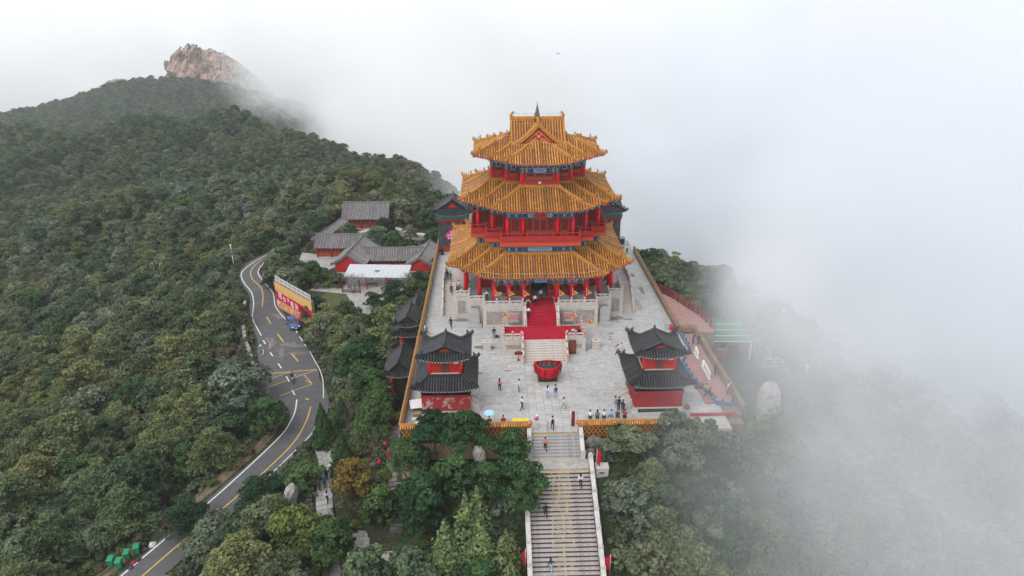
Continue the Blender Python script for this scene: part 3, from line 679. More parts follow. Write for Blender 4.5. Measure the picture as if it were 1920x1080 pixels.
def painted_beam(poly, off, z0, z1, parent_name='painted_beam', ends=True):
    h = z1 - z0; zc = (z0 + z1) / 2
    for i, a, b, L, t, n in face_edges(poly):
        q = MB(); o = Vector((a.x + n.x * off, a.y + n.y * off)); T3 = (t.x, t.y, 0); U = (0, 0, 1); N3 = Vector((n.x, n.y, 0))
        def pl(x0, x1, y0, y1, m, th=0.012, lift=0.0, cut=0.0):
            c = cut; P = [(x0 + c, y0), (x1 - c, y0), (x1, (y0 + y1) / 2), (x1 - c, y1), (x0 + c, y1), (x0, (y0 + y1) / 2)] if c else [(x0, y0), (x1, y0), (x1, y1), (x0, y1)]
            q.plate(P, (o.x + n.x * lift, o.y + n.y * lift, 0), T3, U, -th, m) if False else q.plate([(x, y) for x, y in P], (o.x + n.x * (lift + th), o.y + n.y * (lift + th), 0), T3, U, -th if Vector(T3).cross(Vector(U)).dot(N3) > 0 else th, m)
        c0, c1 = convex(poly, i), convex(poly, (i + 1) % len(poly)); e0 = off if c0 else -off; e1 = off if c1 else -off
        q.box(((a.x + b.x) / 2 + t.x * (e1 - e0) / 2, (a.y + b.y) / 2 + t.y * (e1 - e0) / 2, zc), (L + e0 + e1 - 0.004, 2 * off, h), M_blue, rz=math.atan2(t.y, t.x))
        lo, hi = -e0 + 0.03, L + e1 - 0.03
        pl(lo, hi, z0 + 0.02, z0 + 0.07, M_teal); pl(lo, hi, z1 - 0.09, z1 - 0.04, M_gold)
        bays = [(0, L)] if L < 3 else [(0, L * 0.31), (L * 0.31, L * 0.69), (L * 0.69, L)] if L > 10 else [(0, L)]
        for s0, s1 in bays:
            w = s1 - s0; m = (s0 + s1) / 2; y0, y1 = z0 + 0.10, z1 - 0.12
            for sg in (-1, 1):
                x = m + sg * w * 0.47; pl(x - 0.16, x + 0.16, y0, y1, M_teal, 0.014); pl(x - 0.09, x + 0.09, y0 + .08, y1 - .08, M_cream, 0.014, 0.014); pl(x - 0.05, x + 0.05, y0 + .12, y1 - .12, M_teal, 0.014, 0.028)
                if w > 2.4:
                    x = m + sg * w * 0.36; pl(x - 0.22, x + 0.22, y0, y1, M_gold, 0.014, 0, 0.16); pl(x - 0.17, x + 0.17, y0 + .05, y1 - .05, M_blue, 0.014, 0.014, 0.12); pl(x - .08, x + .08, y0 + .12, y1 - .12, M_cream, .014, .028, .06)
                    x = m + sg * w * 0.27; pl(x - 0.07, x + 0.07, y0, y1, M_cream, 0.014, 0, 0.1)
            if w > 2.4:
                pl(m - w * 0.19, m + w * 0.19, y0, y1, M_cream, 0.014, 0, 0.2); pl(m - w * 0.175, m + w * 0.175, y0 + .04, y1 - .04, M_lblue, 0.014, 0.014, 0.18)
                for k in range(5): x = m + w * 0.045 * (k - 2); pl(x - .05, x + .05, (y0 + y1) / 2 - .1, (y0 + y1) / 2 + .1, M_blue, .01, .028, .03)
            else: pl(m - w * 0.2, m + w * 0.2, y0, y1, M_cream, 0.014, 0, 0.15); pl(m - w * 0.16, m + w * 0.16, y0 + .05, y1 - .05, M_blue, 0.014, 0.014, 0.12)
        H(q, parent_name)
def brackets(poly, off, z0, z1, n_sp=0.62):
    q = MB(); k = 0
    ring(q, poly, -0.1, off * 0.3, z0, z1, M_blue)
    for i, a, b, L, t, n in face_edges(poly):
        m = max(1, int(L / n_sp))
        for j in range(m + 1):
            u = L * j / m; k += 1; c = a + t * u + n * off * 0.55; rz = math.atan2(t.y, t.x); col = (M_teal, M_blue)[k % 2]
            for s_, (dz, w, d) in enumerate(((0.05, 0.16, off * 0.5), (0.36, 0.28, off * 0.85), (0.66, 0.42, off * 1.15))):
                q.box((a.x + t.x * u + n.x * d / 2, a.y + t.y * u + n.y * d / 2, z0 + (z1 - z0) * (dz + 0.12)), (w, d, (z1 - z0) * 0.2), (col, M_cream, col)[s_] if s_ != 1 else (M_blue, M_teal)[k % 2], rz=rz)
    o = H(q, 'brackets'); tag(o, kind='stuff')

def panel_mesh(w, h, leaves, key):
    """a row of lattice door leaves: frame, lattice field above, boards below (faces -y)"""
    q = MB(); q.bx(-w / 2, w / 2, -0.03, 0.03, 0, h, M_oxred); lw = w / leaves
    for k in range(leaves):
        x0 = -w / 2 + k * lw + 0.04; x1 = x0 + lw - 0.08; zb = h * 0.30
        for (a, b, c, d) in ((x0, x0 + .05, .05, h - .05), (x1 - .05, x1, .05, h - .05), (x0, x1, .05, .10), (x0, x1, h - .10, h - .05), (x0, x1, zb, zb + .05), (x0, x1, zb + .16, zb + .21)): q.bx(a, b, -0.055, -0.03, c, d, M_frame)
        q.bx(x0 + .06, x1 - .06, -0.040, -0.03, zb + .22, h - .11, M_lattice)
        nx = max(2, int((x1 - x0) / 0.14)); nz = max(3, int((h - zb) / 0.16))
        for j in range(1, nx): x = x0 + (x1 - x0) * j / nx; q.bx(x - .009, x + .009, -0.050, -0.040, zb + .22, h - .11, M_oxred)
        for j in range(1, nz): z = zb + .22 + (h - .33 - zb) * j / nz; q.bx(x0 + .06, x1 - .06, -0.052, -0.040, z - .009, z + .009, M_oxred)
        q.bx(x0 + .10, x1 - .10, -0.042, -0.03, .16, zb - .06, M_frame); q.bx(x0 + .14, x1 - .14, -0.048, -0.042, .20, zb - .10, M_oxred)
    return q.mesh(key)
_pan = {}
def put_panel(x, y, z, rz, w, h, leaves, name='lattice_door'):
    k = (round(w, 2), round(h, 2), leaves)
    if k not in _pan: _pan[k] = panel_mesh(w, h, leaves, name)
    return link(name, _pan[k], hall, (x, y, z - TZ), rz)
def four(fn):
    for s in range(4): fn(Matrix.Rotation(s * math.pi / 2, 2), s * math.pi / 2)

# --- ground floor
P1 = cross(6.3, 8.3, 10.3)
core = cross(4.3, 6.3, 8.1)
i0 = core.index((-4.3, -8.1)) if (-4.3, -8.1) in core else None
cw = []
for p in core: cw.append(p)
def wall_front_notch(poly, half, depth):
    out = []
    n = len(poly)
    for i in range(n):
        a, b = poly[i], poly[(i + 1) % n]; out.append(a)
        if abs(a[1] - b[1]) < 1e-6 and a[1] < -7 and a[0] < 0 < b[0]: out += [(-half, a[1]), (-half, a[1] + depth), (half, a[1] + depth), (half, a[1])]
    return out
q = MB(); slab(q, wall_front_notch(core, 1.15, 4.0), TZ, 7.6, M_oxred); H(q, 'ground_floor_wall')
q = MB(); q.bx(-1.15, 1.15, -8.1, -4.2, 6.0, 7.5, M_oxred); q.bx(-1.145, 1.145, -4.35, -4.12, TZ, 6.0, M_black); H(q, 'doorway')  # black back panel paints in the darkness of the unlit hall
q = MB()                                                   # seated statue deep inside, the doorway's gloom put into its dark colour
q.lathe((0, -5.2, TZ), [(0.55, 0), (0.5, 0.5), (0.4, 0.9), (0.46, 1.2), (0.3, 1.7), (0.12, 1.85), (0.2, 2.0), (0.2, 2.25), (0.06, 2.4)], 10, M_darkmetal); so = q.build('statue'); tag(so, 'darkened seated statue just visible inside the dark doorway of the hall', 'statue')
q = MB(); slab(q, offset(P1, 0.5), TZ - 0.12, TZ + 0.03, M_granite2); H(q, 'floor_slab')
q = MB(); slab(q, offset(P1, 0.1), 7.5, 7.6, M_oxred); H(q, 'veranda_ceiling')
cm = column_mesh(3.5, 0.27)
def colput(M2, a, pts, me, z):
    for x, y in pts: v = M2 @ Vector((x, y)); link('column', me, hall, (v.x, v.y, z - TZ))
four(lambda M2, a: colput(M2, a, [(-6.3, -10.3), (-4.3, -10.3), (-2.3, -10.3), (2.3, -10.3), (4.3, -10.3), (6.3, -10.3), (8.3, -8.3)], cm, TZ))
cmi = column_mesh(4.2, 0.25)
four(lambda M2, a: colput(M2, a, [(-4.4, -8.3), (-2.2, -8.3), (2.2, -8.3), (4.4, -8.3), (6.4, -6.4)], cmi, TZ))
painted_beam(P1, 0.17, 6.35, 7.15)
brackets(P1, 0.75, 7.15, 7.95)
def spandrel(M2, a):                                       # carved brackets under the beam beside each column
    for x in (-6.3, -4.3, -2.3, 2.3, 4.3, 6.3):
        for sg in (-1, 1):
            xe = x + sg * 0.85
            if abs(xe) > 6.4: continue
            q = MB(); P = [(0.24 * sg, 6.33), (0.95 * sg, 6.33), (0.82 * sg, 6.16), (0.6 * sg, 6.08), (0.45 * sg, 5.92), (0.24 * sg, 5.78)]
            if sg < 0: P = P[::-1]
            q.plate(P, (x, -10.26, 0), (1, 0, 0), (0, 0, 1), 0.07, M_teal); q.plate([(p[0] * 0.88 + 0.05 * sg, 6.33 - (6.33 - p[1]) * 0.72) for p in P], (x, -10.335, 0), (1, 0, 0), (0, 0, 1), 0.012, M_frame)
            o = link('spandrel', q.mesh('spandrel'), hall, (0, 0, -TZ), a)
four(spandrel)
def doors1(M2, a):
    for x, w in ((-1.75, 1.05), (1.75, 1.05), (-3.35, 1.5), (3.35, 1.5)):
        v = M2 @ Vector((x, -8.16)); put_panel(v.x, v.y, TZ + 0.05, a, w, 3.1, 1 if w < 1.2 else 2)
    if abs(a) > 0.1: v = M2 @ Vector((0, -8.16)); put_panel(v.x, v.y, TZ + .05, a, 2.1, 3.1, 2)
four(doors1)
for x0, x1 in ((-6.2, -4.6), (-4.0, -2.6), (2.6, 4.0), (4.6, 6.2)): q = MB(); q.bx(x0, x1, -9.5, -9.42, TZ + 0.03, TZ + 0.85, M_granite2); H(q, 'sill_screen')
S1 = Skirt(cross(4.45, 6.45, 8.45), 4.15, 9.95, 7.95, 0.5, 0.52)
build_skirt(S1, hall, YEL, soffit=2.2, raft=M_blue)
for o in list(hall.children):
    if o.name.split('.')[0] in ('eave_roof', 'hip_ridge', 'ridge_band') and abs(o.location.z) < 1e-6: o.location.z = -TZ
# --- second floor
P2 = cross(4.45, 6.45, 8.45)
q = MB(); slab(q, offset(P2, -0.05), 9.6, 11.3, M_oxred); H(q, 'attic_wall')
painted_beam(P2, 0.14, 10.2, 10.95)
brackets(P2, 0.55, 10.9, 11.25, 0.5)
q = MB(); slab(q, offset(P2, 0.95), 11.25, 11.85, M_fascia); slab(q, offset(P2, 0.97), 11.70, 11.80, M_oxred); H(q, 'balcony_floor')
q = MB()
for i, a, b, L, t, n in face_edges(offset(P2, 0.95)):
    m = max(2, int(L / 0.42)); o = a
    for k in range(m):
        u = L * (k + 0.5) / m; c = a + t * u + n * 0.004; ax = Vector((t.x, t.y, 0))
        for r_, th, mm in ((0.165, 0.014, M_frame), (0.125, 0.022, M_fascia), (0.045, 0.03, M_frame)):
            q.plate([(r_ * math.cos(g * math.pi / 5), r_ * math.sin(g * math.pi / 5)) for g in range(10)], (c.x + n.x * th, c.y + n.y * th, 11.47), (t.x, t.y, 0), (0, 0, 1), -th, mm)
tag(H(q, 'fascia_rosettes'), kind='stuff')
rail = {}
def rail_mesh(L, h=1.25):
    k = round(L, 2)
    if k in rail: return rail[k]
    q = MB(); q.bx(-L / 2, L / 2, -.05, .05, .08, h * .55, M_oxred); q.bx(-L / 2, L / 2, -.07, .07, h * .55, h * .62, M_oxred); q.bx(-L / 2, L / 2, -.07, .07, h - .12, h, M_oxred)
    m = max(2, int(L / 0.75))
    for j in range(m + 1): x = -L / 2 + L * j / m; q.bx(x - .06, x + .06, -.05, .05, h * .62, h - .12, M_oxred)
    for j in range(m): x = -L / 2 + L * (j + .5) / m; q.bx(x - L / m * .38, x + L / m * .38, -.062, .062, .2, h * .45, M_redwall)
    rail[k] = q.mesh('railing'); return rail[k]
pm = MB().box((0, 0, 0.75), (0.2, 0.2, 1.5), M_oxred).box((0, 0, 1.53), (0.26, 0.26, 0.07), M_oxred).mesh('rail_post')
for i, a, b, L, t, n in face_edges(offset(P2, 0.80)):
    m = max(1, round(L / 3.4)) if L > 4 else 1
    for k in range(m):
        u = L * (k + .5) / m; c = a + t * u; link('railing', rail_mesh(L / m - 0.2), hall, (c.x, c.y, 11.85 - TZ), math.atan2(t.y, t.x))
        p = a + t * (L * k / m); link('rail_post', pm, hall, (p.x, p.y, 11.85 - TZ))
q = MB(); slab(q, offset(P2, -0.45), 11.85, 16.2, M_redwall); H(q, 'second_floor_wall')
cm2 = column_mesh(3.2, 0.25)
four(lambda M2, a: colput(M2, a, [(-4.4, -8.4), (-2.3, -8.4), (2.3, -8.4), (4.4, -8.4), (6.4, -6.4)], cm2, 11.85))
def doors2(M2, a):
    for x, w, l in ((0, 3.7, 4), (-3.35, 1.15, 1), (3.35, 1.15, 1)):
        v = M2 @ Vector((x, -8.05)); put_panel(v.x, v.y, 12.0, a, w, 2.75, l)
    for x, y, w in ((5.45, -6.05, 1.3), (-5.45, -6.05, 1.3), (7.45, -4.05, 1.3), (-7.45, -4.05, 1.3)):
        v = M2 @ Vector((x, y)); put_panel(v.x, v.y, 12.0, a, w, 2.75, 1)
four(doors2)
painted_beam(P2, 0.16, 14.95, 15.65)
brackets(P2, 0.75, 15.65, 16.5)
q = MB(); q.plate([(-.72, 14.9), (.72, 14.9), (.86, 16.0), (-.86, 16.0)], (0, -9.15, 0), (1, 0, 0), (0, 0.0, 1), 0.12, M_oxred)
q.plate([(-.58, 15.02), (.58, 15.02), (.68, 15.9), (-.68, 15.9)], (0, -9.16, 0), (1, 0, 0), (0, 0, 1), 0.02, M_navy)
q.plate([(-.14, 15.12), (.14, 15.12), (.14, 15.8), (-.14, 15.8)], (0, -9.182, 0), (1, 0, 0), (0, 0, 1), 0.015, M_lblue); q.plate([(-.62, 14.93), (.62, 14.93), (.62, 15.0), (-.62, 15.0)], (0, -9.185, 0), (1, 0, 0), (0, 0, 1), 0.015, M_gold)
po = H(q, 'name_plaque'); po['label'] = 'navy and gold name plaque under the middle eave'
S2 = Skirt(cross(2.45, 4.45, 6.45), 4.3, 18.75, 16.5, 0.5, 0.52)
_b = set(hall.children)
build_skirt(S2, hall, YEL, soffit=2.2, raft=M_blue)
for o in set(hall.children) - _b: o.location.z = -TZ
# --- third floor
P3 = cross(2.45, 4.45, 6.45)
q = MB(); slab(q, offset(P3, -0.12), 18.3, 21.9, M_redwall); H(q, 'third_floor_wall')
q = MB(); ring(q, P3, -0.11, 0.12, 18.9, 19.5, M_oxred); H(q, 'base_board')
q = MB(); q.bx(-.16, .16, -6.62, -6.57, 19.1, 19.35, M_white); H(q, 'small_white_sign')
cm3 = column_mesh(2.6, 0.22)
four(lambda M2, a: colput(M2, a, [(-2.4, -6.4), (2.4, -6.4), (4.4, -4.4)], cm3, 18.5))
def doors3(M2, a):
    for x, y, w, l in ((0, -6.35, 3.6, 3), (3.45, -4.35, 1.3, 1), (-3.45, -4.35, 1.3, 1), (5.45, -2.35, 1.3, 1), (-5.45, -2.35, 1.3, 1)):
        v = M2 @ Vector((x, y)); put_panel(v.x, v.y, 19.5, a, w, 1.0, l, 'lattice_window')
four(doors3)
painted_beam(P3, 0.15, 20.5, 21.25)
brackets(P3, 0.75, 21.25, 22.1)
S3 = Skirt(cross(1.8, 3.8, 5.8), 3.05, 23.75, 22.15, 0.5, 0.62)
_b = set(hall.children)
build_skirt(S3, hall, YEL, soffit=2.2, raft=M_blue, ridge_top=False)
for o in set(hall.children) - _b: o.location.z = -TZ
S4 = Skirt(cross(0.3, 2.3, 4.3), 1.5, 24.3, 23.72, 0, 1.0)
_b = set(hall.children)
build_skirt(S4, hall, YEL, soffit=1.4, ridge_top=False, hips=False, name='upper_roof')
for o in set(hall.children) - _b: o.location.z = -TZ
q = MB(); slab(q, offset(cross(0.3, 2.3, 4.3), 0.05), 23.9, 24.28, M_yridge); H(q, 'roof_core')
_b = set(hall.children)
for k in range(4):
    d = ((0, -1), (1, 0), (0, 1), (-1, 0))[k]
    build_gable(hall, (0, 0), (d[0] * 3.75, d[1] * 3.75), 3.9, 26.4, 23.35, YEL, crossed=True, board=M_yridge, rw=0.36, rh=0.5)
    gt = MB(); T = (-d[1], d[0], 0) if True else None; T = (d[1] * -1, d[0], 0); o = (d[0] * 3.3, d[1] * 3.3, 0)
    # red gable wall with gilt ornament
    gt.plate([(-2.95, 23.5), (2.95, 23.5), (0, 26.0)], o, T, (0, 0, 1), 0.08, M_brred if False else M_oxred)
    nn = Vector(T).cross(Vector((0, 0, 1))); oo = tuple(Vector(o) + nn * 0.09)
    gt.plate([(-1.75, 24.05), (1.75, 24.05), (0, 25.5)], oo, T, (0, 0, 1), 0.012, M_gold); oo = tuple(Vector(o) + nn * 0.104); gt.plate([(-1.6, 24.1), (1.6, 24.1), (0, 25.4)], oo, T, (0, 0, 1), 0.012, M_redwall)
    oo = tuple(Vector(o) + nn * 0.118)
    gt.plate([(0.2 * math.cos(g * .785), 24.75 + 0.2 * math.sin(g * .785)) for g in range(8)], oo, T, (0, 0, 1), 0.015, M_gold)
    for sg in (-1, 1):
        for r_, cx_, cz_ in ((0.2, 0.45, 24.35), (0.16, 0.85, 24.3), (0.13, 0.3, 25.02), (0.1, 1.15, 24.22)):
            gt.plate([(sg * cx_ + r_ * math.cos(g * .785), cz_ + r_ * math.sin(g * .785)) for g in range(8)], oo, T, (0, 0, 1), 0.012, M_gold); gt.plate([(sg * cx_ + r_ * .6 * math.cos(g * .785), cz_ + r_ * .6 * math.sin(g * .785)) for g in range(8)], tuple(Vector(oo) + nn * 0.013), T, (0, 0, 1), 0.01, M_redwall)
    for x in (-.16, .16): gt.plate([(x - .06, 23.86), (x + .06, 23.86), (x + .06, 24.03), (x - .06, 24.03)], oo, T, (0, 0, 1), 0.05, M_white)
    gt.build('gable_wall', hall)
for k in (1, 3):
    d = (1, 0) if k == 1 else (-1, 0); q = MB(); dragon_end(q, d[0] * 3.45, 0, 26.5, d, 1.15, M_yridge); q.build('dragon_finial', hall)
q = MB(); q.lathe((0, 0, 26.45), [(0.55, 0), (0.5, 0.25), (0.28, 0.42), (0.34, 0.6), (0.36, 0.75), (0.2, 0.9), (0.27, 1.02), (0.27, 1.18), (0.14, 1.3), (0.2, 1.42), (0.19, 1.55), (0.08, 1.68), (0.12, 1.78), (0.03, 2.15), (0.012, 2.5)], 12, M_darkmetal if False else mat('weathered_finial', (0.15, 0.10, 0.065), 0.5, 0.3, 5)); q.build('spire', hall)
q = MB()                                                    # lightning wires on the ridge
for x in (-3.2, -1.6, 1.6, 3.2): q.tube([(x, 0, 26.85), (x, 0, 27.3)], 0.012, 4, M_darkmetal)
q.tube([(-3.4, 0, 27.25), (3.4, 0, 27.25)], 0.012, 4, M_darkmetal); q.build('lightning_wire', hall)
for o in set(hall.children) - _b: o.location.z = -TZ
# floodlights along the first eave
for k in range(10):
    u = 0.9 + k * 1.72; q = MB(); p = S1.p(S1.inner.index((4.45, -8.45)) - 1, u, 0.55); q.tube([(p[0], p[1], p[2]), (p[0], p[1], p[2] + 0.22)], 0.03, 5, M_darkmetal); q.box((p[0], p[1] - .05, p[2] + 0.30), (0.26, 0.12, 0.18), M_darkmetal); q.box((p[0], p[1] - .12, p[2] + 0.30), (0.22, 0.02, 0.14), M_steel)
    o = q.build('floodlight'); tag(o, ('leftmost', 'second from left', 'third from left', 'fourth from left', 'fifth from left', 'fifth from right', 'fourth from right', 'third from right', 'second from right', 'rightmost')[k] + ' of the small floodlights along the lowest golden eave', 'floodlight', 'floodlights along the lowest eave')
q = MB(); pts = []
for k in range(24): p = S1.p(S1.inner.index((4.45, -8.45)) - 1, 0.9 + k * 0.673, 0.75 + .08 * math.sin(k * 1.3)); pts.append((p[0], p[1], p[2] + 0.12))
q.tube(pts, 0.02, 4, M_cream); tag(q.build('cable'), 'pale cable slung along the lowest golden roof', 'cable')
bpy.data.objects.remove(hp)
# ------------------------------------------------------------------ plaza, walls, terrace
M_pave = mat('pale_paving_stone', (0.400, 0.396, 0.390), 0.8, 0.12, 1.8, 0.2, 10, col2=(0.335, 0.322, 0.305), c2lo=0.50, c2hi=0.78, c2scale=0.30, attr='tint')
M_joint = mat('paving_joint', (0.205, 0.198, 0.19), 0.95, 0.2, 2)
M_ochre = mat('ochre_plaster', (0.470, 0.370, 0.220), 0.9, 0.12, 0.8, col2=(0.36, 0.28, 0.18), c2lo=0.5, c2hi=0.7, c2scale=0.6)
M_green = mat('dark_green_glaze', (0.022, 0.045, 0.022), 0.4, 0.25, 4, spec=0.5)
M_ogl = mat('orange_glaze', (0.40, 0.135, 0.022), 0.4, 0.25, 4, spec=0.5)
M_rwall = mat('stone_wall_brown', (0.205, 0.165, 0.125), 0.85, 0.3, 1.5, 0.4, 8)
PX0, PX1, PY0, PY1 = -16.4, 18.7, -36.0, 25.0
q = MB(); q.bx(PX0, PX1, PY0, PY1, -8.0, -0.03, M_ochre); q.bx(PX0 + .05, PX1 - .05, PY0 + .05, PY1 - .05, -0.03, -0.012, M_joint)
plaza = q.build('plaza_pavement'); tag(plaza, 'pale stone paved plaza round the temple hall', 'pavement', kind='structure')
def stone_box(mb, x0, x1, y0, y1, z0, z1, m):
    vs = [(x0, y0, z1), (x1, y0, z1), (x1, y1, z1), (x0, y1, z1), (x0 - .004, y0 - .004, z0), (x1 + .004, y0 - .004, z0), (x1 + .004, y1 + .004, z0), (x0 - .004, y1 + .004, z0)]
    mb.add(vs, [(0, 1, 2, 3), (4, 5, 1, 0), (5, 6, 2, 1), (6, 7, 3, 2), (7, 4, 0, 3)], m)
q = TMB(); y = PY0 + 0.1; row = 0
while y < PY1 - 0.1:
    h = 0.44; x = PX0 + 0.1 - (row % 2) * 0.5 - rng.random() * 0.2; row += 1
    while x < PX1 - 0.1:
        w = rng.choice((0.8, 0.95, 1.1)); x0, x1 = max(x, PX0 + .08), min(x + w, PX1 - .08)
        inpath = (y < -14 and x1 > -2.62 and x0 < 2.62); interr = abs((x0 + x1) / 2) < 7 and -10 < y < 10
        if not interr and x1 - x0 > 0.1:
            if inpath:
                segs = []
                if x0 < -2.62: segs.append((x0, -2.62))
                if x1 > 2.62: segs.append((2.62, x1))
            else: segs = [(x0, x1)]
            for a, b in segs:
                if b - a < 0.08: continue
                v = 1 + rng.gauss(0, 0.055); c = rng.gauss(0, 0.018); q.t = (v + c, v, v - c); stone_box(q, a + .013, b - .013, y + .013, min(y + h, PY1 - .08) - .013, -0.02, rng.uniform(-.003, .003), M_pave)
        x += w
    y += h
tag(q.build('paving_stones', plaza), kind='stuff')
smesh = []
for k in range(8):
    q = TMB(); v = 1.06 + rng.gauss(0, 0.08); c = rng.gauss(0, 0.02); q.t = (v + c, v, v - c); stone_box(q, -.42, .42, -.235, .235, -0.02, 0.0, M_pave); smesh.append(q.mesh('paving_stone'))
for j in range(33):
    for i in range(6):
        link('paving_stone', rng.choice(smesh), plaza, (-2.62 + 0.437 + i * 0.8733, -35.7 + j * 0.495, rng.uniform(-.002, .004)))

def tiled_wall(name, p0, p1, zb, h, label, mbody, mats, th=0.30, cw=0.40, ch=0.24, sp=0.25, group=None, lattice=None, ends=(0, 0)):
    """a garden wall: body, and a small two-sided tiled coping with its ridge"""
    p0, p1 = Vector(p0), Vector(p1); L = (p1 - p0).length; t = (p1 - p0) / L; n = Vector((t.y, -t.x)); rz = math.atan2(t.y, t.x)
    o = empty(name, (p0.x, p0.y, zb), 0, label, 'wall', group); mt, mp, mr = mats
    q = MB(); m = (p1 - p0) / 2; q.box((m.x, m.y, h / 2), (L, th, h), mbody, rz=rz); q.build('wall_body', o)
    q = MB(); rows = TMB(); vs = []
    for s_ in (0, L):
        c = t * s_
        for d, z in ((-cw / 2, h), (0, h + ch), (cw / 2, h)): vs.append((c.x + n.x * d, c.y + n.y * d, z))
    q.add(vs, [(0, 1, 4, 3), (1, 2, 5, 4), (0, 3, 5, 2), (0, 2, 1), (3, 4, 5)], mp); q.build('coping', o)
    k = int(L / sp)
    for j in range(k):
        s_ = (j + .5) * L / k; c = t * s_
        for sg in (-1, 1):
            b = 1 + rng.uniform(-.25, .2); rows.t = (b, b, b); a = cw / 2 + 0.05
            tile_row(rows, [(c.x + n.x * sg * a, c.y + n.y * sg * a, h + 0.0), (c.x + n.x * sg * 0.06, c.y + n.y * sg * 0.06, h + ch * .85)], (t.x, t.y), 0.085, mt)
    tag(rows.build('tile_rows', o), kind='stuff')
    q = MB(); ridge_bar(q, [(0, 0, h + ch - .04), (t.x * L, t.y * L, h + ch - .04)], 0.17, 0.16, mr); q.build('coping_ridge', o)
    if lattice:
        q = MB(); s0 = 0.15; zz0, zz1 = 0.38, h - 0.12; f = -(th / 2 + 0.012)
        def Pt(s_, z, d): return (t.x * s_ + n.x * d, t.y * s_ + n.y * d, z)
        q.box((m.x + n.x * (th / 2 + .02), m.y + n.y * (th / 2 + .02), 0.16), (L - .1, 0.06, 0.32), M_green, rz=rz)
        q.box((m.x + n.x * (th / 2 + .02), m.y + n.y * (th / 2 + .02), h - 0.06), (L - .1, 0.07, 0.10), M_ogl, rz=rz); q.build('glazed_base', o)
        q = MB(); k = int(L / 0.45)
        for j in range(k + 1):
            s_ = j * L / k
            for sg in (-1, 1):
                a, b = s_, s_ + sg * 0.9
                if b < 0 or b > L: continue
                v = [Pt(a - .07, zz0, th / 2 + .035 + .01 * sg), Pt(a + .07, zz0, th / 2 + .035 + .01 * sg), Pt(b + .07, zz1, th / 2 + .035 + .01 * sg), Pt(b - .07, zz1, th / 2 + .035 + .01 * sg), Pt(a - .07, zz0, th / 2), Pt(a + .07, zz0, th / 2), Pt(b + .07, zz1, th / 2), Pt(b - .07, zz1, th / 2)]
                q.add(v, [(0, 1, 2, 3), (0, 4, 5, 1), (1, 5, 6, 2), (2, 6, 7, 3), (3, 7, 4, 0)], M_ogl)
        tag(q.build('lattice_tiles', o), kind='stuff')
    for s_, on in ((0.05, ends[0]), (L - 0.05, ends[1])):
        if on: q = MB(); c = t * s_; q.lathe((c.x, c.y, h + .02), [(.12, -.12), (.30, 0), (.34, .18), (.24, .36), (.06, .46)], 8, M_ogl); q.build('end_knob', o)
    return o
tiled_wall('plaza_wall', (-16.25, -35.7), (-16.25, 25), 0, 0.95, 'long left plaza wall with tiled coping above the dark roofed side pavilions', M_rwall, WCP)
tiled_wall('plaza_wall', (18.55, 18.2), (18.55, -13.6), 0, 0.95, 'right plaza wall with tiled coping beside the bare paved alley', M_rwall, TAN)
tiled_wall('plaza_wall', (18.55, -13.75), (20.75, -13.75), 0, 0.95, 'short cross wall with latticed face at the head of the pink deck', M_rwall, TAN, lattice=True)
tiled_wall('plaza_wall', (20.75, -13.75), (20.75, -33.6), 0, 0.95, 'outer wall of the pink deck with narrow tile coping facing the fog', M_rwall, TAN, th=0.26, cw=0.34)
tiled_wall('front_wall', (-16.3, -35.96), (-2.75, -35.96), -0.95, 1.9, 'front plaza wall left of the stairs with orange tile coping behind the dark trees', M_green, YEL, lattice=True, ends=(0, 1), cw=.6, ch=.32)
tiled_wall('front_wall', (2.35, -35.96), (14.6, -35.96), -0.95, 1.9, 'front plaza wall right of the stairs with orange tile coping and diamond lattice', M_green, YEL, lattice=True, ends=(1, 0), cw=.6, ch=.32)

# --- stone terrace
terr = empty('stone_terrace', (0, 0, 0), 0, 'pale stone terrace with balustrades that carries the temple hall', 'terrace')
TP = [(-7.8, -11.3), (7.8, -11.3), (7.8, -9.4), (9.9, -9.4), (9.9, -7.5), (11.9, -7.5), (11.9, 7.5), (9.9, 7.5), (9.9, 9.4), (7.8, 9.4), (7.8, 11.3), (-7.8, 11.3), (-7.8, 9.4), (-9.9, 9.4), (-9.9, 7.5), (-11.9, 7.5), (-11.9, -7.5), (-9.9, -7.5), (-9.9, -9.4), (-7.8, -9.4)]
def wall_with_panels(poly, z0, z1, parent, skip=()):
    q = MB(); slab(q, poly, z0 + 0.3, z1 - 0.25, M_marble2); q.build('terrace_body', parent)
    q = MB(); slab(q, offset(poly, 0.10), z0, z0 + 0.3, M_marble); q.build('plinth', parent)
    q = MB(); slab(q, offset(poly, 0.09), z1 - 0.25, z1, M_marble); q.build('cap_course', parent)
    for i, a, b, L, t, n in face_edges(poly):
        if i in skip: continue
        q = MB(); k = max(1, round(L / 3.0)); rz = math.atan2(t.y, t.x)
        for j in range(k + 1):
            u = min(max(L * j / k, 0.22), L - 0.22); c = a + t * u; q.box((c.x + n.x * .03, c.y + n.y * .03, (z0 + z1) / 2 + .02), (0.44, 0.10, z1 - z0 - 0.56), M_marble, rz=rz)
        for zc, hh in ((z0 + 0.45, 0.28), (z1 - 0.42, 0.32)): c = a + t * (L / 2); q.box((c.x + n.x * .02, c.y + n.y * .02, zc), (L - 0.46, 0.07, hh), M_marble, rz=rz)
        q.build('wall_panel', parent)
wall_with_panels(TP, 0, TZ, terr)
